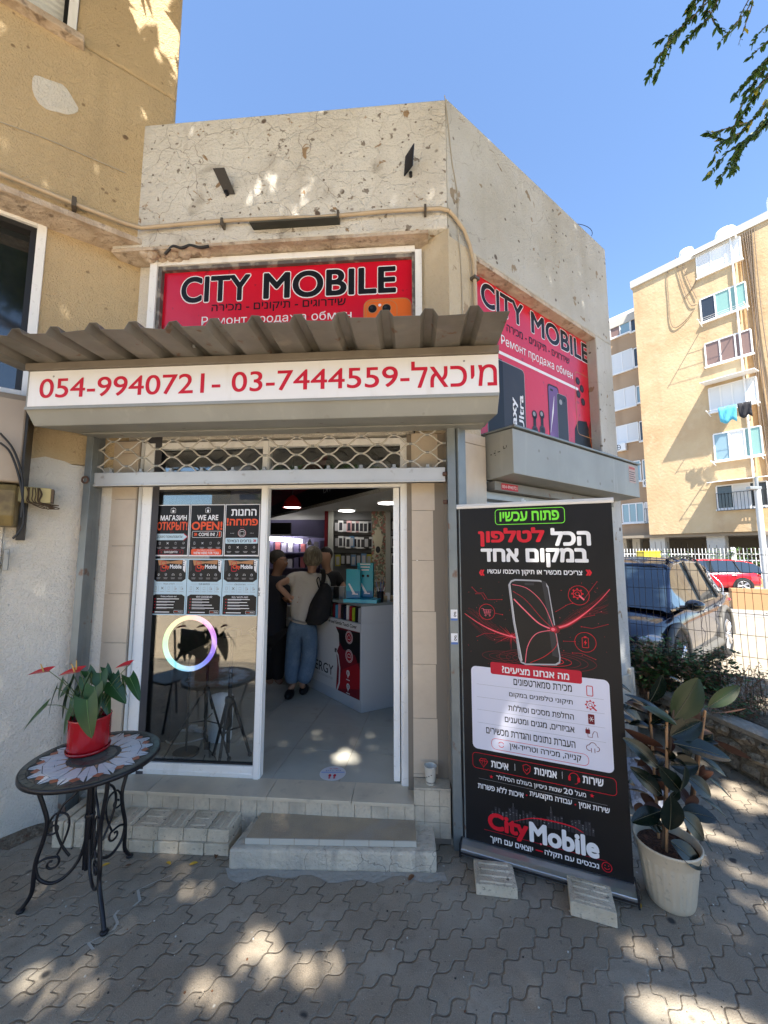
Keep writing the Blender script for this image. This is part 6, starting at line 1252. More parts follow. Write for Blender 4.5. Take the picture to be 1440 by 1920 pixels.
def spiral(c, e1, e2, r0, r1, t0, t1, n=18):
    return [c+e1*((r0+(r1-r0)*i/n)*math.cos(t0+(t1-t0)*i/n))+e2*((r0+(r1-r0)*i/n)*math.sin(t0+(t1-t0)*i/n)) for i in range(n+1)]
for fx, fy in feet:
    d = Vector((fx-TC[0], fy-TC[1], 0)); Rf = d.length; d = d.normalized(); U = Vector((0,0,1)); O = Vector((*TC, 0))
    q = lambda r, z: O+d*r+U*z
    t = MB(); t.tube(spl([q(.235,.630), q(.228,.56), q(.195,.46), q(.175,.38), q(.185,.30), q(.205,.22), q(.21,.15), q(Rf*.86,.07), q(Rf,.012)], 6), .0098, 10)
    t.ball(q(Rf, .010), (.019, .019, .011), n=10, k=6); lg = t.build('leg', m_blk, TB)
    t = MB(); r_ = .0062
    # upper scroll from the rim down to the leg, middle hoop, large lower curl
    t.tube(spl([q(.10,.60), q(.055,.57), q(.06,.50), q(.12,.44), q(.14,.36), q(.115,.27), q(.075,.20)], 6), r_, 8)
    t.tube(spiral(q(.085,.595), d, U, .045, .012, math.pi*1.0, math.pi*3.0), r_*.8, 8)
    t.tube(spl([q(.175,.36), q(.145,.41), q(.10,.40), q(.085,.35), q(.10,.28), q(.125,.22)], 6), r_*.85, 8)
    t.tube(spiral(q(.150,.345), d, U, .032, .010, 0, -math.pi*1.8), r_*.8, 8)
    t.tube(spl([q(.205,.20), q(.17,.215), q(.125,.21)], 5)+spiral(q(.145,.185), d, U, .034, .009, math.pi*.7, math.pi*2.6), r_*.9, 8)
    t.tube(spl([q(.208,.19), q(.19,.13), q(.14,.095), q(.085,.11), q(.035,.17), q(.012,.26)], 6), r_*1.25, 8)
    t.build('scroll', m_blk, lg)
t = MB()
for k in range(4):
    a = k*math.pi/2+.4; t.cyl((TC[0]+.012*math.cos(a), TC[1]+.012*math.sin(a), .12), (TC[0]+.012*math.cos(a), TC[1]+.012*math.sin(a), TZ-.023), .0085, 8)
t.lathe((*TC, .36), [(.022,0),(.025,.01),(.022,.02)], 14); t.build('centre_post', m_blk, TB)

# ------------------------------------------------------------------ leaves
def leaf(mb, base, tip, w, nrm, m=0, shape='ell', cup=.12, droop=.0, n=9, mid=None):
    """a real curved blade: base, tip, full width, facing direction"""
    b, t_ = Vector(base), Vector(tip); ax = t_-b; L_ = ax.length; ax.normalize(); N_ = Vector(nrm); N_ = norm(N_-ax*N_.dot(ax)); S_ = ax.cross(N_); rows = []
    for i in range(n+1):
        u = i/n
        if shape == 'ell': ww = w*.5*(math.sin(math.pi*min(1, u*.97+.012))**.72)*(1-.12*u); uu = u
        elif shape == 'heart':
            ww = w*.5*(1-u)**.62*(1.0 if u > .12 else .86+u)*(1+.25*math.sin(math.pi*u)); uu = u
        else: ww = w*.5*math.sin(math.pi*(u*.985+.008))**.9; uu = u
        c = b+ax*(L_*uu)-Vector((0,0,1))*(droop*u*u*L_)+N_*(.04*L_*math.sin(math.pi*u))
        r = []
        for j in range(-2, 3):
            v = j/2; back = (-.20*L_*abs(v)**1.3*(1-u)**3 if shape == 'heart' else 0)
            r.append(c+S_*(ww*v)+N_*(cup*ww*abs(v)**1.2)+ax*back+N_*(.0 if j else -.012*w))
        rows.append(r)
    vs = [p for r in rows for p in r]; mb.add(vs, [(i*5+j, i*5+j+1, (i+1)*5+j+1, (i+1)*5+j) for i in range(n) for j in range(4)], m, True)
    if mid is not None: mb.tube([r[2]+N_*.0012 for r in rows[:-1]]+[rows[-1][2]], [.0016*(1-.8*i/n)*w/.08 for i in range(n+1)], 5, mid, cap=False)

# ================================================================== anthurium in a red pot on the table
AP = Vector((*gz(165, 1407, TZ), TZ+.005))
A_ = thing('potted_anthurium', 'anthurium with red flowers in a glossy red ribbed pot on the mosaic table', 'potted plant', tuple(AP))
m_potr = M('red_glazed_ceramic', (.36,.006,.012), .18, coat=.5)
t = MB(); n = 96; prof = [(.082,.004),(.091,.012),(.093,.03),(.094,.166),(.096,.174),(.0935,.178),(.087,.174),(.085,.11)]; vs = []
for r, z in prof:
    for j in range(n):
        a = 2*math.pi*j/n; rr_ = r*(1-.018*(j % 4 == 0)*(.02 < z < .17 and r > .09)); vs.append(AP+Vector((rr_*math.cos(a)*1.03, rr_*math.sin(a)*1.03, z)))
t.add(vs, [(i*n+j, i*n+(j+1) % n, (i+1)*n+(j+1) % n, (i+1)*n+j) for i in range(len(prof)-1) for j in range(n)], 0, True); t.build('pot', m_potr, A_)
t = MB(); t.lathe(tuple(AP), [(.082,0),(.098,.002),(.102,.019),(.098,.017),(.093,.010)], 48, cap=False); t.build('saucer', m_potr, A_)
m_soil = M('dark_soil', (.035,.020,.012), .98, layers=[('noise',90,.45,.6,(.09,.045,.025),.8)], bump=[('noise',70,3)])
t = MB(); t.lathe((AP.x, AP.y, AP.z+.140), [(.086,0),(.05,.006),(.002,.012)], 24, cap=False); t.build('soil', m_soil, A_)
m_lf = M('anthurium_leaf', (.014,.055,.012), .36, layers=[('noise',8,.4,.7,(.022,.08,.016),.7),('noise',3,.62,.7,(.10,.15,.02),.5)], spec=.4); m_rib = M('leaf_rib', (.10,.20,.06), .5); m_stem = M('green_stem', (.10,.14,.045), .55)
core = AP+Vector((0,0,.15)); YA = AP.y
lv = [ # (base px, tip px, width, depth shift, facing)
 ((163,1312),(172,1385),.098,-.10,(.1,-1,.25)), ((178,1288),(176,1345),.085,-.06,(0,-1,.3)), ((188,1262),(192,1300),.070,.0,(.1,-1,.4)), ((172,1262),(150,1318),.050,-.02,(-.9,-.5,.2)),
 ((205,1278),(237,1320),.075,.02,(.2,-.8,.7)), ((243,1270),(262,1315),.055,.02,(.9,-.6,.1)), ((232,1268),(240,1308),.040,.03,(-.8,-.7,.2)), ((107,1290),(92,1342),.040,.0,(-.8,-.6,.3)),
 ((88,1322),(43,1372),.042,-.02,(-.5,-.6,.5)), ((140,1270),(122,1330),.055,.03,(-.9,-.4,.2)), ((135,1330),(120,1380),.055,-.05,(-.6,-.8,.3)), ((128,1300),(118,1350),.045,.06,(-.8,-.3,.2)), ((165,1258),(188,1290),.050,.07,(.3,-.8,.3)), ((150,1290),(132,1345),.05,.06,(-.5,-.8,.3))]
lv = [(b_, p_, w_*1.15, d_, n_) for b_, p_, w_, d_, n_ in lv]; lv += [((150,1300),(143,1350),.06,.04,(0,-1,.2)), ((120,1275),(110,1315),.045,.05,(-.6,-.8,.2)), ((215,1265),(222,1300),.05,.05,(.3,-.8,.5)), ((195,1300),(205,1345),.055,.03,(.4,-.8,.3)), ((160,1272),(165,1312),.06,.02,(0,-1,.3)), ((182,1310),(180,1352),.05,.0,(.2,-1,.2)), ((140,1312),(136,1352),.05,.0,(-.2,-1,.2)), ((198,1252),(212,1282),.045,.08,(.2,-.8,.4)), ((130,1288),(112,1308),.04,.09,(-.3,-.8,.3))]
t = MB(); ts = MB()
for (b, p, w_, dy, nr) in lv:
    B3, T3 = at(*b, YA+dy), at(*p, YA+dy-.02); leaf(t, B3, T3, w_*1.0, nr, 0, 'heart', cup=.16, mid=1); j = core+Vector(((B3.x-core.x)*.15, (B3.y-core.y)*.2, -.02)); ts.tube(spl([j, j.lerp(B3, .55)+Vector((0,0,.035)), B3], 5), .0022, 6)
FOL = t.build('leaves', [m_lf, m_rib], A_, recalc=False); 
m_sp = M('red_spathe', (.55,.012,.03), .28, coat=.5); m_spx = M('spadix', (.60,.38,.10), .6)
fl = [((92,1258),(52,1266),.055,-.02,(70,1245)), ((150,1258),(110,1267),.062,-.04,(127,1246)), ((244,1245),(216,1253),.050,.02,None), ((141,1262),(152,1256),.03,-.03,(141,1237))]
for b, p, w_, dy, sx_ in fl[:3]:
    B3, T3 = at(*b, YA+dy), at(*p, YA+dy-.01); fm = MB(); leaf(fm, B3, T3, w_, (.0,-.35,1), 0, 'heart', cup=.30); S_ = fm.build('flower', m_sp, A_, recalc=False)
    if sx_: q = B3.lerp(T3, .25); fm = MB(); fm.tube([q, q+Vector((-.012,-.01,.045))], [.0042, .0022], 8); fm.build('spadix', m_spx, S_)
    ts.tube(spl([core+Vector((.0,0,-.02)), core.lerp(B3, .5)+Vector((0,0,.03)), B3], 6), .002, 6)
q = at(143, 1258, YA-.03); fm = MB(); fm.tube([q, q+Vector((0,-.004,.055))], [.0042, .0025], 8); fm.build('spadix', m_spx, A_)
ts.build('stems', m_stem, A_)

# ================================================================== rubber plant
RP = Vector((1.415, 2.135, 0)); YR = RP.y
RB = thing('potted_rubber_plant', 'dark-leaved rubber plant on bamboo stakes in a cream ribbed pot', 'potted plant', tuple(RP))
t = MB(); n = 96; prof = [(.093,.0),(.098,.006),(.103,.03),(.126,.205),(.129,.215),(.134,.222),(.139,.262),(.146,.268),(.147,.275),(.143,.279),(.136,.274),(.131,.245),(.120,.18)]; vs = []
for r, z in prof:
    for j in range(n):
        a = 2*math.pi*j/n; rr_ = r*(1+.022*math.cos(a*24)*(.02 < z < .21 and r > .099)); vs.append(RP+Vector((rr_*math.cos(a), rr_*math.sin(a), z)))
t.add(vs, [(i*n+j, i*n+(j+1) % n, (i+1)*n+(j+1) % n, (i+1)*n+j) for i in range(len(prof)-1) for j in range(n)], 0, True); t.add(vs[:n], [list(range(n))]); t.build('pot', M('cream_pot', (.62,.53,.40), .5, layers=[('noise',6,.45,.75,(.46,.40,.31),.6),('noise',40,.6,.7,(.35,.30,.23),.5)]), RB)
t = MB(); n = 28
for i in range(6):
    pass
t.lathe((RP.x, RP.y, .238), [(.134,0),(.11,.008),(.07,.004),(.03,.012),(.002,.010)], n, cap=False); t.build('soil', M('reddish_potting_soil', (.055,.022,.012), .98, layers=[('noise',80,.45,.6,(.13,.06,.035),.8)], bump=[('noise',60,4)]), RB)
m_bam = M('bamboo_stake', (.38,.21,.10), .55, layers=[('noise',12,.45,.7,(.26,.13,.06),.7)])
for b, p, dy in (((1250,1608),(1250,1332),-.04), ((1235,1572),(1216,1298),.05), ((1290,1582),(1322,1332),.06)):
    t = MB(); B3, T3 = at(*b, YR+dy), at(*p, YR+dy+.01); t.tube([B3, T3], .0065, 8)
    for u in (.2,.42,.63,.85): q = B3.lerp(T3, u); t.tube([q-Vector((0,0,.003)), q+Vector((0,0,.003))], .0078, 8)
    t.build('bamboo_stake', m_bam, RB)
m_rst = M('brown_green_stem', (.075,.045,.028), .7); stems = [((1243,1600),(1248,1480),(1256,1400),(1262,1330)), ((1236,1580),(1228,1460),(1222,1380),(1215,1310)), ((1288,1585),(1298,1480),(1306,1420),(1318,1345))]
t = MB()
for k, st in enumerate(stems): t.tube(spl([at(*p, YR+(-.02, .06, .07)[k]) for p in st], 6), .0075, 8)
t.build('stem', m_rst, RB)
m_rl = M('rubber_leaf', (.004,.009,.006), .25, layers=[('noise',6,.45,.75,(.010,.020,.010),.7),('noise',40,.6,.7,(.02,.022,.018),.3)], spec=.32)
m_rg = M('rubber_leaf_green', (.020,.036,.012), .34, layers=[('noise',5,.45,.7,(.03,.050,.016),.7)], spec=.35); m_ru = M('rubber_leaf_underside', (.075,.032,.020), .5, spec=.3); m_rm = M('rubber_midrib', (.09,.085,.05), .5)
P3 = lambda cx, cy: (1160+cx/5.143, 1240+cy/5.143)
F_ = (0,-1,.35)
rl = [ # crop coordinates of base, tip, width px, depth shift, material, facing
 ((530,555),(770,165),255,-.02,1,(-.25,-1,.1)), ((300,390),(420,130),180,.05,0,(.3,-1,.1)), ((540,600),(60,320),125,.0,0,(0,-.45,1)), ((560,610),(240,440),110,-.06,1,(.1,-.6,.7)), ((865,440),(1165,240),135,.06,1,(-.1,-.9,.5)),
 ((760,690),(640,380),210,.10,2,(.1,-1,0)), ((870,500),(1225,455),75,.08,2,(0,-.25,-1)), ((500,720),(800,580),190,-.03,0,(-.3,-.9,.3)), ((530,790),(1080,945),200,-.07,0,(.1,-.55,.85)), ((430,830),(60,650),110,.03,2,(0,-.7,-.6)),
 ((390,1020),(40,740),150,-.03,0,(-.1,-.8,.6)), ((930,760),(1270,940),100,.12,2,(0,-.6,-.7)), ((500,1000),(770,1000),180,.03,0,(.1,-1,.4)), ((600,1250),(390,1010),150,-.09,0,(-.5,-.8,.4)), ((590,1250),(640,1010),150,-.10,0,(.5,-.8,.4)),
 ((800,930),(1030,1105),90,.05,0,(.2,-.6,.8)), ((660,1110),(890,1305),165,.02,0,(.1,-.8,.5)), ((420,1290),(110,1020),145,-.02,0,(-.1,-.8,.5)), ((480,1270),(390,1080),110,.05,2,(-.3,-1,0)), ((830,1090),(1095,1335),40,.05,0,(.2,-.5,.8)),
 ((490,1340),(580,1240),100,.02,0,(.2,-1,.3)), ((700,1430),(720,1290),150,.02,2,(.1,-1,0)), ((790,1310),(1040,1505),70,.03,0,(.3,-.4,.9)), ((560,620),(690,930),150,.06,0,(.2,-1,.2)), ((310,1290),(80,1230),30,.06,0,(0,-.3,1)), ((360,1400),(210,1270),90,.08,2,(0,-1,0)),
 ((230,600),(0,420),150,.12,0,(0,-.6,.8)), ((240,640),(-80,500),100,.15,0,(0,-.5,.9)), ((620,220),(490,150),45,.10,0,(0,-.5,.9)), ((120,300),(-60,190),60,.16,0,(0,-.6,.7)), ((880,600),(970,595),50,.14,2,(0,-.4,-.8)), ((60,720),(-60,650),80,.15,0,(0,-.5,.9)), ((150,1180),(90,1170),60,.1,0,(0,-.6,.8)), ((300,620),(330,700),60,.1,2,(0,-1,0)),
 ((500,900),(250,820),90,.08,2,(0,-.8,-.4)), ((760,820),(900,700),110,.10,0,(.2,-.8,.5)), ((700,1000),(560,880),110,.07,0,(-.2,-1,.3)), ((760,1150),(820,1000),90,.1,2,(.1,-1,0)), ((420,640),(600,470),110,.08,0,(-.2,-.9,.4)), ((330,900),(180,1000),100,.1,2,(-.1,-.9,-.2)), ((430,1150),(560,1080),90,.07,0,(.2,-.9,.3)), ((660,760),(820,860),90,.10,0,(.3,-.7,.6))]
t = MB()
for b, p, wpx, dy, m, nr in rl: leaf(t, at(*P3(*b), YR+dy), at(*P3(*p), YR+dy-.02), wpx/5.143*YR/740, nr, m, 'ell', cup=.22 if m != 2 else -.12, mid=3 if m < 2 else None, n=11)
P4 = lambda cx, cy: (1120+cx/2.4, 960+cy/2.4)
for b, p, wpx, dy, m, nr in (((325,1430),(330,1275),95,-.09,0,(-.1,-1,.2)), ((285,1345),(155,1395),68,-.06,0,(0,-.7,.7)), ((375,1355),(480,1475),85,-.09,0,(.2,-.8,.6)), ((380,1345),(535,1380),75,-.02,0,(.1,-.6,.8)), ((330,1480),(470,1605),80,-.10,0,(.1,-.7,.7)), ((480,1475),(518,1530),14,-.09,0,(.4,-.6,.6)), ((165,1320),(215,1350),50,.03,2,(0,-1,0)), ((410,1330),(535,1395),60,.04,0,(0,-.6,.8)), ((295,1420),(215,1385),60,.0,0,(-.2,-.8,.5)), ((210,1450),(225,1470),16,-.1,2,(0,-.5,.8))):
    leaf(t, at(*P4(*b), YR+dy), at(*P4(*p), YR+dy-.02), wpx/2.4*YR/740, nr, m, 'ell', cup=.22 if m != 2 else -.1, mid=3 if m < 2 else None, n=11)
rr = random.Random(31)
for k in range(34):
    st_ = rr.randrange(3); u = rr.uniform(.22, .95); ps = [at(*p, YR+(-.02, .06, .07)[st_]) for p in stems[st_]]; q = spl(ps, 6); b = q[int(u*(len(q)-1))]; a = rr.uniform(0, 6.28); L_ = rr.uniform(.11, .19)*(1-.25*u); d = Vector((math.cos(a), .7*math.sin(a)+.25, rr.uniform(.15, .75))).normalized()
    leaf(t, b, b+d*L_, L_*.44, (-d.x*.4, -.5, 1), 2 if rr.random() < .3 else 0, 'ell', cup=.2, droop=rr.uniform(.1,.4), mid=3, n=9)
t.build('leaves', [m_rl, m_rg, m_ru, m_rm], RB, recalc=False)
# bricks holding the banner base
for i, (fl_, fr_, bl_, lab) in enumerate((((893,1678),(970,1683),(912,1606),'pale ridged paving brick holding down the left end of the banner base'), ((1070,1717),(1157,1737),(1075,1640),'pale ridged paving brick holding down the right end of the banner base'))):
    a = Vector(gz(*fl_)); b = Vector(gz(*fr_)); fr = Fr(a.x, a.y, math.degrees(math.atan2(b.y-a.y, b.x-a.x))-4); t = MB(); block(t, fr, 0, (b-a).length, -.165, 0, .001, .052+.012*i, 's', nr=4)
    tag(t.build('paving_brick', m_block, bevel=.005), lab, 'brick', 'bricks on the banner base')
# fallen leaves and litter
m_yl = M('yellow_dead_leaf', (.60,.36,.03), .7); m_bl = M('brown_dead_leaf', (.16,.07,.03), .8); rr = random.Random(2)
for i, (px, py, s_, m, lab) in enumerate(((353,1600,.055,m_yl,'yellow fallen leaf at the foot of the blocks, the largest one'), (316,1621,.04,m_yl,'yellow fallen leaf upright beside the table'), (363,1622,.045,m_yl,'yellow fallen leaf right of the upright one'), (198,1624,.04,m_yl,'yellow fallen leaf under the table'), (405,1607,.045,m_bl,'brown fallen leaf by the step corner'), (1200,1700,.035,m_yl,'yellow fallen leaf next to the cream pot'), (771,1648,.05,m_bl,'brown fallen leaf before the right end of the step'), (145,1580,.04,m_bl,'brown fallen leaf behind the table'), (240,1625,.03,m_bl,'small brown leaf between the table feet'))):
    x, y = gz(px, py); a = rr.random()*6; t = MB(); leaf(t, (x-s_/2*math.cos(a), y-s_/2*math.sin(a), .006), (x+s_/2*math.cos(a), y+s_/2*math.sin(a), .007), s_*.5, (.1,0,1), 0, 'ell', cup=.3, n=6); tag(t.build('fallen_leaf', m, recalc=False), lab, 'leaf', 'fallen leaves')
t = MB(); rr = random.Random(9)
for k in range(900):
    x, y = rr.uniform(-2.6, 3.4), rr.uniform(.9, 2.9)
    if y > 2.3 and -.95 < x < 1.2: continue
    s_ = rr.choice((.0015,.002,.003,.005)); t.ball((x, y, s_*.4), (s_, s_*rr.uniform(.6,1.4), s_*.6), m=rr.choice((0,0,1,2)), n=5, k=3)
tag(t.build('grit', [M('pale_grit', (.5,.48,.44), .9), M('dark_grit', (.05,.045,.04), .9), m_bl], base=(0,0,0)), 'scattered grit and crumbs on the pavement', 'grit', kind='stuff')
# white paint run along some joints
t = MB(); pts = [gz(*p) for p in ((174,1782),(165,1770),(212,1745),(220,1732),(214,1718),(222,1708),(250,1700),(262,1690),(258,1670),(290,1655),(322,1642))]
for off_ in (0,): t.add([(p[0]-.006, p[1], .0022) for p in pts]+[(p[0]+.006, p[1]+.004, .0022) for p in pts], [(i, i+1, len(pts)+i+1, len(pts)+i) for i in range(len(pts)-1)])
o = t.build('joint_paint', M('old_white_paint', (.48,.46,.41), .9), recalc=False); struct(o)
# small chair outside the frame, left of the camera (it shows mirrored in the shop window)
CH = thing('folding_chair', 'dark folding chair beside the house wall, mirrored in the shop window', 'chair', (-2.35, 1.62, 0)); fr = Fr(-2.35, 1.62, 20)
t = MB(); t.fbox(fr, -.20, .20, -.20, .20, .44, .465); t.build('seat', m_blkp, CH, bevel=.01)
t = MB(); t.fbox(fr, -.19, .19, .20, .225, .62, .88); t.build('backrest', m_blkp, CH, bevel=.01)
for a, b in ((-.18,-.18),(.18,-.18),(-.18,.2),(.18,.2)): t = MB(); t.cyl(fr.P(a, b, 0), fr.P(a*.95, b*.6, .44 if b < 0 else .88), .011, 8); t.build('leg', m_blk, CH)
# ================================================================== trees
m_tl = M('ficus_leaf_dark', (.020,.050,.014), .45); m_tl2 = M('ficus_leaf_light', (.060,.105,.020), .5); m_ty = M('ficus_leaf_yellow', (.35,.33,.05), .6)
for m_ in (m_tl, m_tl2):
    N_ = m_.node_tree.nodes; L__ = m_.node_tree.links; tr_ = N_.new('ShaderNodeBsdfTranslucent'); tr_.inputs[0].default_value = (.12,.22,.04,1); mx_ = N_.new('ShaderNodeMixShader'); mx_.inputs[0].default_value = .3; L__.new(N_['Principled BSDF'].outputs[0], mx_.inputs[1]); L__.new(tr_.outputs[0], mx_.inputs[2]); L__.new(mx_.outputs[0], N_['Material Output'].inputs[0])
m_bark = M('grey_bark', (.17,.14,.11), .95, layers=[('noise',9,.45,.65,(.10,.08,.06),.8)], bump=[('noise',16,3)])
def canopy_mesh(name, pts, size, mats, wts, parent):
    n = len(pts); d = rng.normal(size=(n, 3)); d /= np.linalg.norm(d, axis=1)[:, None]; u = rng.normal(size=(n, 3)); s_ = np.cross(d, u); s_ /= np.linalg.norm(s_, axis=1)[:, None]
    L_ = size*rng.uniform(.7, 1.3, n)[:, None]; p = pts; V = np.stack([p, p+d*L_*.5+s_*L_*.27, p+d*L_, p+d*L_*.5-s_*L_*.27], 1).reshape(-1, 3)-np.array(BASE[parent.name])
    me = bpy.data.meshes.new(name); me.vertices.add(4*n); me.vertices.foreach_set('co', V.ravel()); me.loops.add(4*n); me.loops.foreach_set('vertex_index', np.arange(4*n)); me.polygons.add(n); me.polygons.foreach_set('loop_start', np.arange(n)*4)
    for m in mats: me.materials.append(m)
    me.polygons.foreach_set('material_index', rng.choice(len(mats), n, p=wts)); me.update(); me.validate()
    o = bpy.data.objects.new(name, me); COL.objects.link(o); o.parent = parent; BASE[o.name] = BASE[parent.name]; return o
# ================================================================== low stone wall, bed, wire fence
m_stone = M('rough_limestone', (.42,.35,.26), .95, layers=[('noise',7,.4,.65,(.27,.21,.15),.85,8,.5),('noise',26,.52,.66,(.58,.50,.38),.7,6),('noise',18,.60,.66,(.07,.05,.04),.9)], bump=[('noise',22,4),('noise',70,2)])
WL = thing('stone_wall', 'low rough limestone wall with a concrete coping behind the rubber plant', 'wall', (2.8, 3.2, 0))
wf = Fr(2.62, 4.35, math.degrees(math.atan2(-2.6, .34)))     # face towards the pavement
t = MB(); t.fbox(wf, 0, 2.6, -.26, -.03, 0, .33); t.build('core', M('dark_wall_mortar', (.07,.06,.05), .95), WL)  # dark mortar core showing between the stones
t = MB(); rr = random.Random(21); 
for row, (z0, z1) in enumerate(((.0,.12),(.115,.235),(.225,.335))):
    s = -.02-rr.random()*.1
    while s < 2.6:
        w_ = rr.uniform(.10,.24); n, k = 14, 8; c = Vector(wf.P(s+w_/2, -.045, (z0+z1)/2)); E1, E2 = Vector((*wf.e, 0)), Vector((*wf.o, 0)); vs = []
        sd = [rr.uniform(.78,1.12) for _ in range(n)]; a0 = rr.random()*3
        for i in range(k+1):
            th = math.pi*i/k
            for j in range(n):
                a = 2*math.pi*j/n; f_ = sd[j]*(1+.10*math.sin(3*th+a0)); vs.append(c+E1*(w_*.53*math.sin(th)**.6*math.cos(a)*f_)+Vector((0,0,1))*((z1-z0)*.56*math.sin(th)**.6*math.sin(a)*f_)+E2*(.075*math.cos(th)*(1+.2*math.sin(a*2+a0))))
        t.add(vs, [(i*n+j, (i+1)*n+j, (i+1)*n+(j+1) % n, i*n+(j+1) % n) for i in range(k) for j in range(n)], 0, True); s += w_
t.build('stones', m_stone, WL)
t = MB(); n = 26; vs = []
for i in range(n+1):
    s = 2.62*i/n-.01; q = .008*math.sin(i*1.9); vs += [wf.P(s, .02+q, .325), wf.P(s, .03+q, .365+q*.5), wf.P(s, -.03, .380+q*.6), wf.P(s, -.13, .375), wf.P(s, -.14, .32)]
t.add(vs, [(5*i+k, 5*i+5+k, 5*i+6+k, 5*i+1+k) for i in range(n) for k in range(4)]); t.build('coping', m_conc, WL)
t = MB(); t.vprism([(2.35,3.95),(2.62,4.15),(2.70,4.45),(2.45,4.5),(2.2,4.2)], 0, .50); o = t.build('mortar_lump', m_conc, bevel=.05); tag(o, 'grey concrete lump joining the shop wall and the low stone wall', 'concrete lump')
m_bed = M('dry_soil_bed', (.20,.16,.11), .98, layers=[('noise',6,.45,.65,(.30,.26,.19),.8),('noise',40,.5,.6,(.10,.075,.05),.7)], bump=[('noise',30,3)])
t = MB(); t.vprism([(2.88,1.8),(6.2,.2),(5.6,3.2),(4.3,4.4),(3.2,5.2),(2.66,4.5)], 0, .33); struct(t.build('planting_bed', m_bed))
WFn = thing('wire_fence', 'thin dark welded wire mesh fence in front of the parked car', 'fence', (3.2, 3.6, .3))
nf = Fr(2.46, 4.12, -41.3); m_wire = M('rusty_dark_wire', (.035,.028,.024), .6, metal=.4)
def fz(s, i): return 1.80+.02*math.sin(s*5)-.02*s
t = MB(); Lf = 2.6
for i in range(int(Lf/.052)):
    s = .04+i*.052; zs_ = [.22,.38,.40,.62,.64,.90,1.12,1.14,1.36,1.50,1.54,fz(s,i)]
    kn = [0,.0,.006,.006,0,0,0,.006,0,.008,0,0]
    t.tube([nf.P(s+.004*math.sin(i*1.7)+.003*math.sin(z*7+i), k+.006*math.sin(s*4+z*2), z) for z, k in zip(zs_, kn)], .0023, 4, cap=False)
for z in (.28,.46,.64,.82,1.0,1.18,1.36,1.54,1.70):
    t.tube([nf.P(s, .003+.006*math.sin(s*4+z*2), z+.006*math.sin(s*3+z*4)-.012*s) for s in np.linspace(0, Lf, 40)], .0023, 4, cap=False)
t.build('wire_mesh', m_wire, WFn)
for s in (Lf,): t = MB(); t.cyl(nf.P(s, -.03, 0), nf.P(s, -.03, 1.85), .025, 10); t.build('post', m_post, WFn)

# weeds and creepers along the fence
m_w1 = M('bright_weed_leaf', (.075,.15,.035), .6); m_w2 = M('dark_weed_leaf', (.035,.08,.022), .6); m_w3 = M('dry_weed', (.22,.12,.07), .8)
def bush(name, lab, boxes, seed, cat='plant', group=None, mats=(m_w1, m_w2, m_w3), wts=(0,0,1,1,2)):
    rr = random.Random(seed); T_ = thing(name, lab, cat, boxes[0][0], group); t = MB(); ts = MB()
    for (c, sz, nst, nl, ls) in boxes:
        for k in range(nst):
            b = Vector(c)+Vector((rr.uniform(-1,1)*sz[0]*.7, rr.uniform(-1,1)*sz[1]*.7, 0)); tp = Vector(c)+Vector((rr.uniform(-1,1)*sz[0], rr.uniform(-1,1)*sz[1], sz[2]*rr.uniform(.4,1))); md = b.lerp(tp, .5)+Vector((rr.uniform(-.05,.05), rr.uniform(-.05,.05), .05)); pts = spl([b, md, tp], 4); ts.tube(pts, .0022, 4, cap=False)
            for q in range(nl):
                p = pts[rr.randrange(2, len(pts))]+Vector((rr.gauss(0,.02), rr.gauss(0,.02), rr.gauss(0,.015))); a = rr.random()*6.28; L_ = ls*rr.uniform(.6,1.3); d = Vector((math.cos(a)*L_, math.sin(a)*L_, rr.uniform(-.6,.5)*L_)); s_ = d.cross(Vector((rr.uniform(-.6,.6), rr.uniform(-.6,.6), 1))).normalized()*L_*.28
                t.add([p, p+d*.45+s_, p+d, p+d*.45-s_], [(0,1,2,3)], rr.choice(wts))
    t.build('leaves', list(mats), T_, recalc=False); ts.build('stems', m_w3, T_)
fp_ = lambda s, d, z: nf.P(s, d, z)
bush('weed_bush', 'dense green creeper at the left foot of the fence, next to the shop corner', [(fp_(.25,-.10,.30),(.28,.14,.58),90,36,.05),(fp_(.60,-.12,.30),(.24,.14,.52),60,30,.048)], 1, 'bush')
bush('low_weeds', 'sparse low weeds with dry stems under the middle of the fence', [(fp_(.9,.0,.32),(.25,.15,.42),40,12,.028),(fp_(1.3,.05,.32),(.30,.2,.30),40,12,.028)], 2, 'plant', None, wts=(0,1,1,2,2))
bush('low_weeds', 'low leafy weeds under the right end of the fence', [(fp_(1.7,.1,.32),(.30,.25,.22),60,14,.035),(fp_(1.35,.35,.32),(.28,.22,.16),50,12,.035),(fp_(.8,.22,.34),(.3,.12,.16),40,12,.03)], 3, 'plant', None, wts=(0,1,1,1,2))
bush('tall_weed', 'tall thin dry weed with reddish seed heads against the fence', [(fp_(1.12,.02,.32),(.05,.04,.95),6,24,.02)], 4, 'plant', None, wts=(2,2,2,1))

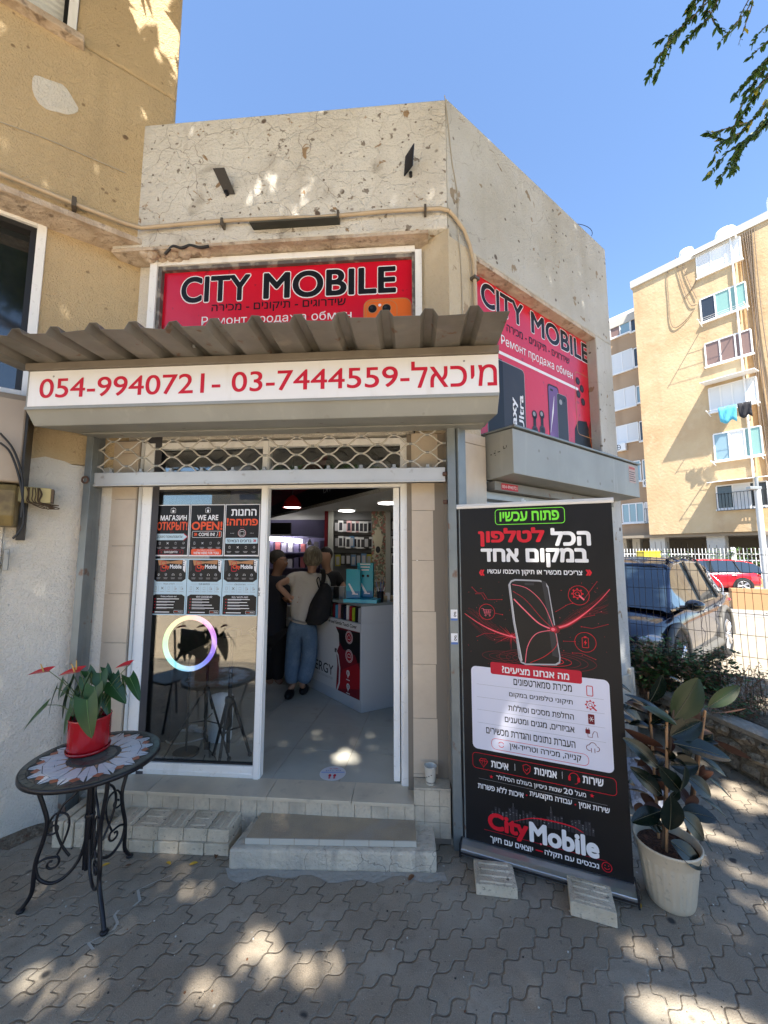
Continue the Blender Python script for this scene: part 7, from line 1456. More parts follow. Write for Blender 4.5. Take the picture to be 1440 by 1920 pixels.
# newspaper and carton behind the rubber plant
x, y = 1.78, 2.80; fr = Fr(x, y, -12); NP_ = thing('folded_newspaper', 'stack of printed papers standing behind the rubber plant', 'newspaper', (x, y, 0))
t = MB(); t.hexa([fr.P(-.12,.0,.0),fr.P(.12,.0,.0),fr.P(.12,-.02,.0),fr.P(-.12,-.02,0),fr.P(-.12,-.10,.27),fr.P(.12,-.11,.30),fr.P(.12,-.13,.30),fr.P(-.12,-.12,.27)]); t.build('sheets', M('newsprint', (.50,.50,.50), .8, layers=[('cell',14,.1,.3,(.18,.22,.34),.7),('noise',30,.5,.56,(.12,.12,.14),.8)]), NP_)
t = MB(); fr = Fr(1.42, 2.95, 15); t.fbox(fr, -.16, .16, -.2, 0, .002, .38); tag(t.build('cardboard_box', M('cardboard', (.30,.22,.15), .85), bevel=.004), 'brown cardboard box behind the banner and the rubber plant', 'box')

# ================================================================== cars
def car(name, lab, pos, head, paint, L_=4.5, Wd=1.86, Ht=1.62, wb=2.68, wr=.36, cladding=True, hatch=.0, trim=True, chrome=None):
    """pos: centre on the ground, head: heading in degrees (nose direction)"""
    T_ = thing(name, lab, 'car', (*pos, 0)); a = R(head); ex = Vector((math.cos(a), math.sin(a), 0)); ey = Vector((-math.sin(a), math.cos(a), 0)); O = Vector((*pos, 0))
    G = lambda x, y, z: O+ex*x+ey*y+Vector((0,0,z))
    gm = M('car_glass', (.015,.025,.035), .03, spec=1.0, coat=.6); tyre = M('tyre_rubber', (.012,.012,.013), .8); rim = M('alloy_rim', (.55,.55,.57), .3, metal=.8); clad = M('grey_car_cladding', (.10,.095,.085), .6) if cladding else paint
    h = L_/2; zb = .24*Ht/1.62; belt = .60*Ht; sc_ = Ht/1.62
    # stations: x, half width at sill, at belt, bonnet/deck height
    xs = [-h, -h+.06, -h+.25, -h+.8, -h+1.4, 0, .75, h-1.15, h-.6, h-.2, h-.05, h]
    topz = [.62, .92, 1.02, 1.03, 1.01, .985, .965, .93, .885, .80, .70, .55]
    hw = [.74, .84, .90, .925, .93, .93, .93, .925, .90, .83, .76, .66]
    t = MB(); n = 9; vs = []
    for x, z1, w_ in zip(xs, topz, hw):
        w_ *= Wd/1.86; z1 *= sc_; low = zb+(.10 if abs(x) > h-.3 else 0)
        sec = [(0, low), (w_*.86, low), (w_*.985, low+.12), (w_*1.0, low+(z1-low)*.42), (w_*.975, low+(z1-low)*.55), (w_*.985, low+(z1-low)*.70), (w_*.955, z1-.06), (w_*.88, z1-.01), (w_*.5, z1+.02), (0, z1+.028)]
        for s_ in (1, -1):
            for (yy, zz) in (sec if s_ == 1 else sec[::-1][1:-1] and [(-q[0], q[1]) for q in sec[1:-1][::-1]]): vs.append(G(x, yy if s_ == 1 else yy, zz))
    m_ = len(vs)//len(xs)
    t.add(vs, [(i*m_+j, i*m_+(j+1) % m_, (i+1)*m_+(j+1) % m_, (i+1)*m_+j) for i in range(len(xs)-1) for j in range(m_)]+[list(range(m_))[::-1], [(len(xs)-1)*m_+j for j in range(m_)]], 0, True)
    body = t.build('body', paint, T_)
    # roof and glasshouse, one curved run of stations from the windscreen foot to the tail
    q = lambda x, y, z: G(x, y*Wd/1.86, z*sc_)
    stn = [(1.34,.965),(1.10,1.14),(.85,1.33),(.60,1.49),(.35,1.565),(.05,1.595),(-.4,1.61),(-.9,1.595),(-1.35,1.545),(-1.70,1.45),(-1.92,1.28),(-h+.16,1.02)]
    yb_ = lambda x: .885 if x > -1.2 else .885-.10*(-1.2-x)
    yt = lambda x, z: yb_(x)-.045-(z-.965)*.33
    gl_ = MB(); rf = MB(); S_ = []
    for x, z in stn: S_.append([q(x, -yb_(x), .965), q(x, -yb_(x)+.02, .985), q(x, -yt(x, z)-.01, z-.035), q(x, -yt(x, z)*.93, z), q(x, 0, z+.022), q(x, yt(x, z)*.93, z), q(x, yt(x, z)+.01, z-.035), q(x, yb_(x)-.02, .985), q(x, yb_(x), .965)])
    for i in range(len(S_)-1):
        for j in range(8):
            side_ = j in (0, 1, 6, 7); roof_ = (3 <= i <= 8) and not side_; (rf if roof_ else gl_).add([S_[i][j], S_[i+1][j], S_[i+1][j+1], S_[i][j+1]], [(0,1,2,3)], 0, True)
    gl_.build('windows', gm, T_, recalc=False); o = rf.build('roof', paint, T_, recalc=False); sm = o.modifiers.new('t', 'SOLIDIFY'); sm.thickness = .022; sm.offset = 0
    for s_ in (1, -1):
        t = MB(); k_ = 2 if s_ < 0 else 6
        t.tube(spl([S_[i][k_] for i in range(0, 5)], 4), .026, 6); t.build('front_pillar', paint, T_)
        t = MB(); t.tube([q(-.12, s_*.875, .98), q(-.22, s_*.665, 1.565)], .020, 6); t.build('middle_pillar', tyre, T_)
        t = MB(); t.tube([q(-1.20, s_*.87, .98), q(-1.02, s_*.66, 1.54)], .022, 6); t.build('rear_pillar', tyre, T_)
        if trim:
            t = MB(); t.tube(spl([S_[i][k_]+Vector((0,0,-.02)) for i in range(1, 10)]+[q(-1.72, s_*.84, 1.16), q(-1.45, s_*.895, .99)], 4), .009, 6); t.build('window_trim', chrome or rim, T_)
            t = MB(); t.tube(spl([q(.35, s_*.60, 1.60), q(-.2, s_*.61, 1.645), q(-.9, s_*.60, 1.635), q(-1.5, s_*.58, 1.54)], 5), .016, 6); t.build('roof_rail', tyre, T_)
        # mirror, handles, cladding, lamps
        t = MB(); c = q(.98, s_*1.04, 1.03); t.ball(c, (.11,.11,.075), n=14, k=8); t.cyl(q(1.0, s_*.88, .985), c-Vector((0,0,.03)), .03, 8); t.build('wing_mirror', paint if not cladding else M('gloss_black', (.01,.01,.012), .1, coat=.8), T_)
        for x in (.10, -.85): t = MB(); t.tube([q(x, s_*.935, .86), q(x-.09, s_*.955, .865), q(x-.18, s_*.935, .86)], .016, 6); t.build('door_handle', chrome or rim, T_)
        t = MB()
        for x in (.98, .0, -.98): t.tube([q(x, s_*.925, .95), q(x, s_*.942, .6), q(x, s_*.93, .33)], .004, 4, cap=False)
        t.build('door_seam', tyre, T_)
        if cladding:
            t = MB(); t.tube([q(-wb/2+.42, s_*.90, .30), q(wb/2-.42, s_*.90, .30)], .075, 8); t.build('sill_cladding', clad, T_)
        for x in (wb/2, -wb/2):
            if cladding:
                t = MB(); t.tube([G(x+(wr+.075)*math.cos(b), s_*(Wd/2-.005), wr+(wr+.075)*math.sin(b)) for b in [math.pi*i/14-.1 for i in range(16)]], .045, 6); t.build('wheel_arch', clad, T_)
            t = MB(); c0, c1 = G(x, s_*(Wd/2-.30), wr), G(x, s_*(Wd/2+.006), wr); t.cyl(c0, c1, wr+.045, 26); t.build('arch_opening', tyre, T_)
            W0 = MB(); yo = s_*(Wd/2+.012); vs = []; nn = 32
            prof = [(wr*.66, -.01), (wr*.70, 0), (wr*.93, .004), (wr, -.03), (wr, -.20)]
            for r_, dy in prof:
                for j in range(nn): b = 2*math.pi*j/nn; vs.append(G(x+r_*math.cos(b), yo+s_*dy, wr+r_*math.sin(b)))
            W0.add(vs, [(i*nn+j, i*nn+(j+1) % nn, (i+1)*nn+(j+1) % nn, (i+1)*nn+j) for i in range(len(prof)-1) for j in range(nn)], 0, True); WH = W0.build('wheel', tyre, T_)
            t = MB(); t.tube([G(x+wr*.655*math.cos(2*math.pi*j/24), yo-s_*.012, wr+wr*.655*math.sin(2*math.pi*j/24)) for j in range(24)], .012, 6, closed=True)
            for k in range(5):
                for dl in (-.13, .13):
                    b = 2*math.pi*k/5; p0 = G(x+wr*.12*math.cos(b+dl*2), yo-s_*.02, wr+wr*.12*math.sin(b+dl*2)); p1 = G(x+wr*.65*math.cos(b+dl), yo-s_*.010, wr+wr*.65*math.sin(b+dl)); t.tube([p0, p1], [.022, .030], 6)
            t.ball(G(x, yo-s_*.015, wr), .05, n=12, k=6); t.build('rim', rim, WH)
        t = MB(); c = G(h-.30, s_*(Wd/2-.16), .70*sc_); t.ball(c, (.20,.14,.055), n=14, k=8, M4=Matrix.Rotation(a-s_*.55, 3, 'Z')); t.build('headlight', M('headlight_lens', (.35,.37,.40), .08, coat=.6), T_)
        t = MB(); c = G(-h+.13, s_*(Wd/2-.20), .86*sc_); t.ball(c, (.10,.16,.06), n=14, k=8, M4=Matrix.Rotation(a+s_*.3, 3, 'Z')); t.build('tail_light', M('tail_light_lens', (.35,.01,.012), .15, coat=.6), T_)
    t = MB(); t.hexa([G(h-.02,-.5,.42),G(h+.015,-.5,.42),G(h+.015,.5,.42),G(h-.02,.5,.42),G(h-.16,-.55,.66),G(h-.12,-.55,.66),G(h-.12,.55,.66),G(h-.16,.55,.66)]); t.build('grille', tyre, T_)
    return T_
m_cblue = M('dark_blue_car_paint', (.006,.010,.028), .16, metal=.1, spec=.4, coat=.5); m_cred = M('red_car_paint', (.55,.008,.02), .22, coat=.8)
hd = (-.77, -.64); rw = Vector(gz(1366, 1230)); hv = Vector(hd).normalized(); side = Vector((-hv.y, hv.x))   # left side faces us
ctr = rw+hv*1.34-side*.92
car('parked_car', 'dark blue SUV parked behind the wire fence', tuple(ctr), math.degrees(math.atan2(hv.y, hv.x)), m_cblue)
cr_ = at(1312, 1060, 18.2); car('parked_car', 'small red hatchback parked by the white fence across the street', (cr_.x, cr_.y), 158, m_cred, L_=3.8, Wd=1.65, Ht=1.42, wb=2.45, wr=.31, cladding=False, trim=False)

# ================================================================== across the street
WFc = thing('white_fence', 'long white picket fence in front of the apartment block', 'fence', (15, 20, 0)); xf = Fr(13.0, 24.6, -38.0); m_wf = M('white_fence_paint', (.70,.70,.68), .5)
t = MB(); Lf2 = 26
for z in (.55, 1.30, 1.62): t.fbox(xf, 0, Lf2, -.02, .02, z, z+.05)
for s in (0, Lf2*.25, Lf2*.5, Lf2*.75, Lf2): t.fbox(xf, s-.08, s+.08, -.08, .08, 0, 2.0)
t.build('rails', m_wf, WFc)
t = MB()
for i in range(int(Lf2/.15)): s = i*.15; t.cyl(xf.P(s, .03, .40), xf.P(s, .03, 1.95), .024, 4)
o = t.build('pickets', m_wf, WFc); o['kind'] = 'stuff'
t = MB(); t.fbox(xf, 0, Lf2, -.15, .12, 0, .42); t.build('plinth', M('ochre_low_wall', (.50,.33,.16), .9), WFc)
t = MB(); a = Vector(gz(1375, 1142)); b = Vector((a.x+6, a.y-3.2)); q = Fr(a.x-.0, a.y, math.degrees(math.atan2(b.y-a.y, b.x-a.x))); t.fbox(q, 0, 7, -.3, 0, 0, .62); tag(t.build('brick_planter', M('orange_brick', (.38,.24,.13), .9, layers=[('cell',9,.0,.2,(.36,.20,.09),.6)])), 'long low orange brick planter in front of the red car', 'planter')
for i, (px, w_) in enumerate(((1215, .5),)):
    p = at(px, 1040, 15.5); t = MB(); t.box(p.x-.3, p.x+.32, p.y-.25, p.y+.25, 1.30, 1.78); t.box(p.x-.28, p.x+.30, p.y-.23, p.y+.23, 0, 1.3, 1); tag(t.build('yellow_bin', [M('yellow_plastic', (.75,.58,.03), .5), m_post], bevel=.02), 'yellow collection box by the white fence, seen above the blue car', 'bin')
# street lamp pole
p0, p1 = at(1437, 1090, 15), at(1420, 918, 15); t = MB(); t.cyl((p0.x,p0.y,0), (p0.x,p0.y,p1.z), .10, 10); LP_ = thing('street_lamp', 'grey metal pole with a short head in front of the apartment block', 'street lamp', (p0.x, p0.y, 0)); t.build('pole', M('pole_grey', (.45,.47,.48), .5), LP_)
t = MB(); t.box(p0.x-.35, p0.x+.1, p0.y-.1, p0.y+.1, p1.z, p1.z+.12); t.cyl((p0.x,p0.y,p1.z+.1), (p0.x,p0.y,p1.z+.5), .06, 8); t.build('lamp_head', m_gal, LP_, bevel=.02)

m_far1 = M('ochre_block_render', (.52,.395,.235), .95, layers=[('noise',.35,.4,.7,(.42,.275,.145),.8,7),('streak',.8,.5,.75,(.36,.235,.125),.7,7),('noise',2,.5,.75,(.54,.42,.27),.6)], bump=[('noise',6,2)])  # the block's own ochre, mottled and streaked
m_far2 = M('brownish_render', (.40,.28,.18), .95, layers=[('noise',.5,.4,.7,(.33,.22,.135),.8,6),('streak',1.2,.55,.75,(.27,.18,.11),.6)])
m_farc = M('pale_roof_concrete', (.46,.44,.40), .9, layers=[('noise',1,.4,.7,(.48,.45,.39),.8,6)])
m_fw = M('white_window_frame', (.75,.75,.74), .5); m_fg = M('blue_grey_pane', (.22,.33,.38), .12, spec=.8); m_fgd = M('dark_pane', (.03,.035,.04), .12, spec=.8); m_fgg = M('green_pane', (.22,.38,.34), .2, spec=.7); m_shut = M('white_shutter', (.66,.68,.70), .6); m_lace = M('curtained_pane', (.20,.13,.11), .4)
LF = Fr(20.4, 24.0, -53.1)
def H1(px, py, d=0): return LF.hit(px, py, d)
sL = H1(1197, 700)[0]; sR = H1(1398, 700)[0]; sR2 = sR+9
AB = thing('apartment_block', 'sunlit ochre apartment block of many storeys on open ground-floor pillars', 'apartment block', LF.P(0, 0, 0))
zt_ = (H1(1197, 520)[1]+H1(1392, 428)[1])/2; zb_ = H1(1235, 1000)[1]; zb_ = 2.95
t = MB(); t.fbox(LF, sL, sR, -9, 0, zb_, zt_-.55); t.build('facade', m_far1, AB)
t = MB(); t.fbox(LF, sL-.12, sR+.12, -9, .12, zt_-.55, zt_); t.build('roof_parapet', m_farc, AB, bevel=.03)
t = MB()
for i, px in enumerate((1235, 1345, 1460)):
    s = H1(px, 1040, -.6)[0]; t = MB(); t.fbox(LF, s-.45, s+.45, -1.3, -.5, 0, zb_-.001); t.build('ground_pillar', m_farc, AB)
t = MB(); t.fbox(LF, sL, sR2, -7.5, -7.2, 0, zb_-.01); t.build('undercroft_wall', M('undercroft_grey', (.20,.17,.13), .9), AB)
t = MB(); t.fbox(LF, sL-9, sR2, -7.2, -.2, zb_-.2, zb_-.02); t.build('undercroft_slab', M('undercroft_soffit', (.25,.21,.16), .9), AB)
def win(par, fr, s0, s1, z0, z1, n, d=.0, gl=m_fg, bars=False, shut=(), fw=.07, reveal=True):
    f = MB(); f.fbox(fr, s0, s1, d, d+.06, z0, z0+fw); f.fbox(fr, s0, s1, d, d+.06, z1-fw, z1); w_ = (s1-s0)/n
    for i in range(n+1): x = s0+i*w_; f.fbox(fr, x-fw/2, x+fw/2, d, d+.06, z0+fw, z1-fw)
    f.fbox(fr, s0-.08, s1+.08, d, d+.14, z0-.09, z0); F_ = f.build('window', m_fw, par)
    for i in range(n):
        x = s0+i*w_; q = MB(); g_ = gl[i % len(gl)] if isinstance(gl, (list, tuple)) else gl
        if i in shut:
            q.fbox(fr, x+fw/2, x+w_-fw/2, d+.005, d+.03, z0+fw, z1-fw); zz = z0+fw
            while zz < z1-fw-.05: q.fbox(fr, x+fw/2+.03, x+w_-fw/2-.03, d+.03, d+.045, zz+.02, zz+.05); zz += .09
            q.build('shutter', m_shut, F_)
        else: q.fbox(fr, x+fw/2, x+w_-fw/2, d+.005, d+.02, z0+fw, z1-fw); q.build('pane', g_, F_)
    if bars:
        q = MB(); x = s0
        while x < s1: q.cyl(fr.P(x, d+.22, z0-.1), fr.P(x, d+.22, z1*.5+z0*.5+.2), .018, 4); x += .16
        q.fbox(fr, s0, s1, d+.2, d+.24, z0-.12, z0-.08); q.fbox(fr, s0, s1, d+.2, d+.24, (z0+z1)/2+.2, (z0+z1)/2+.24); q.build('window_bars', m_fgd, F_)
    return F_
def fwin(pl_, pr_, **k):
    """pl_/pr_: (x, ytop, ybottom) measured at the left and right edge"""
    s0, s1 = H1(pl_[0], pl_[1])[0], H1(pr_[0], pr_[1])[0]; z1 = (H1(pl_[0], pl_[1])[1]+H1(pr_[0], pr_[1])[1])/2; z0 = (H1(pl_[0], pl_[2])[1]+H1(pr_[0], pr_[2])[1])/2
    return (s0, s1, z0, z1), win(AB, LF, s0, s1, z0, z1, **k)
c3 = lambda x, y: (1120+x/3.428, 420+y/3.428)
def cw(x0, y0t, y0b, x1, y1t, y1b, **k):
    a, b = c3(x0, y0t), c3(x1, y1t); return fwin((a[0], a[1], c3(0, y0b)[1]), (b[0], b[1], c3(0, y1b)[1]), **k)
b1,_ = cw(635,205,350, 915,85,240, n=3, gl=[m_shut, m_fw, m_fw], shut=(0,)); b2,_ = cw(660,480,640, 950,375,540, n=3, gl=[m_fgd, m_fgg, m_fgg]); b3,_ = cw(690,770,925, 985,675,835, n=3, gl=[m_lace]); b4,_ = cw(715,1050,1215, 1020,985,1150, n=4, gl=[m_shut], shut=(0,)); b5,_ = cw(745,1345,1525, 1050,1300,1490, n=3, gl=[m_fg, m_fw, m_fgg]); b6,_ = cw(765,1690,1840, 1090,1640,1810, n=3, gl=[m_fgd, m_shut, m_fgd], bars=True, shut=(1,))
AR = [b1, b2, b3, b4, b5, b6]
for i, (bb, pr, nm) in enumerate(((b4, 1.25, 'window_awning'), (b6, 1.3, 'window_awning'), (b1, .28, 'window_hood'))):
    t = MB(); s0, s1, z0, z1 = bb; t.sprism(LF, [(0,z1+.22),(pr,z1+.05),(pr,z1+.09),(0,z1+.28)][::-1], s0-.15, s1+.15); t.build(nm, m_fw, AB)
# clothes lines on struts with washing
for i, bb in enumerate((b2, b4, b5)):
    s0, s1, z0, z1 = bb; t = MB()
    for s in (s0, s1): t.cyl(LF.P(s, .05, z0-.25), LF.P(s, 1.0, z0-.1), .03, 5)
    for d in (.45, .7, .95): t.cyl(LF.P(s0, d, z0-.14), LF.P(s1, d, z0-.14), .010, 4)
    t.build('clothes_line', m_fw, AB)
s0, s1, z0, z1 = b4
for i, (u, w_, h_, m, lab) in enumerate(((.45,.85,.95,M('turquoise_towel', (.10,.42,.58), .9),'turquoise towel drying below the awning of the ochre block'), (.80,.62,.85,M('black_garment', (.02,.02,.025), .9),'black garment drying next to the turquoise towel'))):
    t = MB(); s = s0+(s1-s0)*u; zt2 = z0-.10; vs = []
    for j in range(9):
        for k in range(5): vs.append(LF.P(s+w_*(j/8-.5)*(1-.12*k/4), .97+.05*math.sin(j*1.6+k), zt2-h_*k/4*(1-.10*math.cos(j*1.1))))
    t.add(vs, [(j*5+k, j*5+5+k, j*5+6+k, j*5+1+k) for j in range(8) for k in range(4)], 0, True); o = t.build('hanging_laundry', m, recalc=False); sm = o.modifiers.new('t','SOLIDIFY'); sm.thickness = .02; tag(o, lab, 'laundry')
# loose cables on the facade
t = MB()
for pts in ([(470,240),(450,330),(460,480),(470,620),(500,668),(560,630),(620,560)], [(505,215),(520,300),(560,430),(600,520),(640,520)], [(540,200),(570,330),(640,480)], [(640,360),(600,430),(560,480)]): t.tube(spl([LF.P(*(lambda h_: (h_[0], .06, h_[1]))(H1(*c3(*p)))) for p in pts], 5), .022, 4)
t.build('loose_cables', M('old_grey_cable', (.16,.12,.09), .8), AB)
t = MB(); s = sR-.08; t.cyl(LF.P(s, .1, zb_), LF.P(s, .1, zt_-.3), .05, 8); t.build('rain_pipe', m_fw, AB)
for i, (px, py, r_) in enumerate(((1286, 462, .42), (1360, 432, .55))):
    sW, _ = H1(px, py, -1.2); t = MB(); p = LF.P(sW, -1.2, zt_); t.lathe(p, [(r_,0),(r_,.9),(r_*.9,1.05),(.02,1.12)], 18); tag(t.build('water_tank', m_farc if False else M('white_tank', (.78,.78,.78), .5)), ['small white water tank on the roof of the ochre block','larger white water tank nearer the roof corner'][i], 'water tank', 'roof water tanks')
t = MB(); sW = H1(1250, 492, -1)[0]; t.fbox(LF, sW-1.0, sW+.8, -2, -1, zt_, zt_+.35); tag(t.build('solar_panel', M('white_tank')), 'low white box on the left of the ochre roof', 'roof box')
# continuation of the block to the right, slightly set back, with bundles of cables
AC = thing('apartment_wing', 'right wing of the ochre block at the picture edge, with hanging cables', 'apartment block', LF.P(sR+4, -.8, 0))
t = MB(); t.fbox(LF, sR+.001, sR2, -9, -.7, zb_, zt_+.1); t.build('facade', m_far1, AC)
t = MB(); t.fbox(LF, sR+.13, sR2, -9, -.6, zt_+.1, zt_+.6); t.build('roof_parapet', m_farc, AC)
t = MB()
for k in range(7): s = sR+.25+k*.11; t.tube(spl([LF.P(s, -.62, zt_), LF.P(s+.15*math.sin(k), -.60, zt_-6), LF.P(s+.2*math.cos(k*2), -.60, zt_-12), LF.P(s+.3, -.62, zb_+.5)], 5), .028, 4)
t.build('cable_bundle', M('old_grey_cable'), AC)
for k in range(5): z = zt_-3.2-2.95*k; win(AC, LF, sR+2.6, sR+4.6, z, z+1.3, 2, d=-.7, gl=[m_fg, m_fgd])
p = LF.P(sR+2.0, -1.5, zt_+.6); t = MB(); t.lathe(p, [(.55,0),(.55,1.1),(.5,1.25),(.02,1.3)], 18); tag(t.build('water_tank', M('white_tank')), 'white water tank on the right wing at the picture edge', 'water tank', 'roof water tanks')
# left, shaded wing
LB = Fr(*LF.XY(sL, -1.6), -53.1); AD = thing('shaded_wing', 'brownish shaded wing of the apartment block, beside the shop corner', 'apartment block', LB.P(-3, 0, 0))
H2 = lambda px, py: LB.hit(px, py, 0)
zt3 = (H2(1146, 612)[1]+H2(1196, 585)[1])/2+.25
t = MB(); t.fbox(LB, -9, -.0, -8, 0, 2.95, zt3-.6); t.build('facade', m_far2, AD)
t = MB(); t.fbox(LB, -9, -.0, -8, .1, zt3-.6, zt3); t.build('roof_parapet', m_farc, AD)
t = MB(); t.fbox(LB, -9, 0, -7.5, -7.2, 0, 2.94); t.build('undercroft_wall', M('undercroft_grey'), AD)
for px in (1165, 1190): s = H2(px, 1040)[0]; t = MB(); t.fbox(LB, s-.25, s+.25, -.9, -.4, 0, 2.94); t.build('ground_pillar', m_farc, AD)
def cw2(x0, y0t, y0b, x1, y1t, y1b, **k):
    a, b = c3(x0, y0t), c3(x1, y1t); s0, s1 = H2(*a)[0], H2(*b)[0]; z1 = (H2(*a)[1]+H2(*b)[1])/2; z0 = (H2(a[0], c3(0,y0b)[1])[1]+H2(b[0], c3(0,y1b)[1])[1])/2; return win(AD, LB, s0, min(s1, -.12), z0, z1, **k)
cw2(80,630,740, 205,575,700, n=2, gl=[m_lace, m_fg]); cw2(210,570,700, 290,540,670, n=1, gl=m_fgd)
cw2(90,840,970, 225,805,935, n=2, gl=m_shut, shut=(0,1)); cw2(232,800,925, 300,780,905, n=2, gl=[m_fgd])
cw2(105,1075,1200, 240,1040,1170, n=2, gl=m_shut, shut=(0,)); cw2(250,1045,1155, 315,1025,1140, n=2, gl=[m_fg, m_fgd])
cw2(122,1300,1410, 260,1275,1395, n=2, gl=m_shut, shut=(1,)); cw2(270,1270,1400, 335,1255,1385, n=1, gl=m_fgd)
cw2(220,1530,1660, 275,1515,1650, n=1, gl=m_fg); cw2(290,1515,1650, 358,1505,1640, n=1, gl=m_fg)
cw2(160,1800,1920, 295,1790,1920, n=3, gl=m_fg); cw2(305,1790,1920, 380,1780,1910, n=2, gl=m_shut, shut=(0,1), bars=True)
for i, (cx, cy) in enumerate(((155, 1440), (345, 1665))):
    s, z = H2(*c3(cx, cy)); A2_ = thing('air_conditioner', ['white air conditioner unit on the shaded wing, the higher one','small air conditioner unit low on the shaded wing'][i], 'air conditioner', LB.P(s, .2, z-.3), 'air conditioner units'); t = MB(); t.fbox(LB, s-.42, s+.42, .02, .34, z-.28, z+.28); t.build('casing', m_fw, A2_, bevel=.02)
    t = MB(); c = LB.P(s-.12, .345, z); t.tube([Vector(LB.P(s-.12, .345, z))+Vector((*LB.e, 0))*(r_*math.cos(b))+Vector((0,0,r_*math.sin(b))) for r_ in (.20,) for b in [i2*math.pi/8 for i2 in range(16)]], .02, 5, closed=True); t.fbox(LB, s-.14, s-.10, .342, .352, z-.2, z+.2); t.fbox(LB, s-.32, s+.08, .342, .353, z-.02, z+.02); t.build('fan_grille', m_fgd, A2_)
t = MB(); t.fbox(LB, -5, -.5, -3, -1, zt3, zt3+.9); tag(t.build('roof_hut', M('white_tank')), 'white hut on the roof of the shaded wing', 'roof hut')
# trees and an added block behind the camera, across the forecourt (seen mirrored in the glass)
def far_tree(x, y, h_, r_, seed, lab):
    q = np.random.default_rng(seed); T_ = thing('street_tree', lab, 'tree', (x, y, 0), 'trees across the forecourt'); t = MB(); t.tube([(x,y,0),(x+.1,y,h_*.5),(x,y+.1,h_*.8)], [.22,.16,.06], 9); t.build('trunk', m_bark, T_)
    n = 5200; c = q.normal(size=(26, 3))*np.array([r_*.45, r_*.45, h_*.16])+np.array([x, y, h_*.68]); p = c[q.integers(0, 26, n)]+q.normal(size=(n, 3))*r_*.2; canopy_mesh('crown', p, .30, [m_tl, m_tl2], [.6, .4], T_)
# undergrowth in front of the block
bush('garden_shrub', 'sunlit garden shrubs behind the white fence', [((16.5,22.8,0.3),(1.2,1.0,1.6),60,30,.14),((18.5,21.0,.3),(1.2,1,1.7),60,30,.14)], 8, 'bush', None, wts=(0,0,0,1))

# ================================================================== left picture edge: awning roll and junction box of the neighbour
NB = thing('rolled_awning', 'beige rolled-up awning box with a stained lower cover at the left picture edge', 'awning', WF.P(-.5, .2, 1.8))
e0 = WF.hit(46, 860, .16)[0]
prof = [(.0,2.66),(.20,2.665),(.235,2.62),(.24,2.3),(.22,2.12),(.0,2.12)]
t = MB(); t.sprism(WF, prof[::-1], -1.6, e0); t.build('casing', M('beige_enamel', (.34,.285,.23), .45, layers=[('streak',5,.5,.75,(.24,.19,.14),.6), ('noise',3,.5,.7,(.40,.34,.27),.5)]), NB, bevel=.012)
t = MB(); t.sprism(WF, [(.0,2.10),(.20,2.11),(.225,2.07),(.225,1.92),(.19,1.86),(.0,1.86)][::-1], -1.6, e0-.015); t.build('lower_cover', M('stained_olive_cover', (.22,.16,.06), .5, layers=[('noise',8,.45,.6,(.09,.06,.025),.8)]), NB, bevel=.012)
t = MB(); t.sprism(WF, [(.0,2.69),(.21,2.69),(.25,2.63),(.255,2.11),(.0,2.11)][::-1], e0+.001, e0+.012); t.fbox(WF, e0-.02, e0+.02, .0, .05, 1.78, 2.1); t.build('end_plate', M('black_enamel', (.015,.013,.012), .5), NB)
t = MB(); t.fbox(WF, -.9, -.335, .001, .03, 0, 2.2); tag(t.build('door_jamb', m_whi), 'pale door jamb at the left picture edge under the awning box', 'door jamb')
t = MB(); s, z = WF.hit(12, 1048, .04); t.fbox(WF, s-.012, s+.012, .031, .055, z-.07, z+.06); t.cyl(WF.P(s, .05, z+.03), WF.P(s, .075, z+.03), .008, 8); tag(t.build('gate_lock', m_gal, bevel=.003), 'small grey metal lock on the left door jamb', 'lock')
t = MB()
for pts in ([(0,830),(20,850),(38,905),(44,980),(24,1010)], [(0,812),(26,845),(42,900),(40,970)]): t.tube(spl([WF.P(*(lambda h_: (h_[0], .275, h_[1]))(WF.hit(*p, .275))) for p in pts], 5), .006, 6)
tag(t.build('black_cable', m_blkp), 'two black cables looping over the beige awning box', 'cable')
s0, z = WF.hit(28, 925, .12); s1 = WF.hit(97, 925, .10)[0]; JB = thing('junction_box', 'cream cable box sticking out of the white wall, tied with wires', 'junction box', WF.P(s0, .1, z))
t = MB(); t.fbox(WF, s0, s1, .05, .135, z-.05, z+.045); t.build('box', M('cream_box', (.50,.42,.20), .6), JB, bevel=.004)
t = MB(); t.fbox(WF, s1+.001, s1+.012, .05, .135, z-.045, z+.04); t.build('end', M('brown_end', (.12,.08,.05), .7), JB)
t = MB(); rr = random.Random(4)
for k in range(9):
    a = s0+.05+.07*rr.random(); t.tube(spl([WF.P(a, .14, z+.04), WF.P(a+.02*rr.random(), .150, z), WF.P(a+.01, .145, z-.05), WF.P(a+.06+.05*rr.random(), .12, z-.055-.03*rr.random()), WF.P(s1-.02*rr.random(), .10, z-.06-.01*k*rr.random())], 5), .003, 5)
t.build('tied_wires', M('brown_wire', (.07,.045,.025), .8), JB)

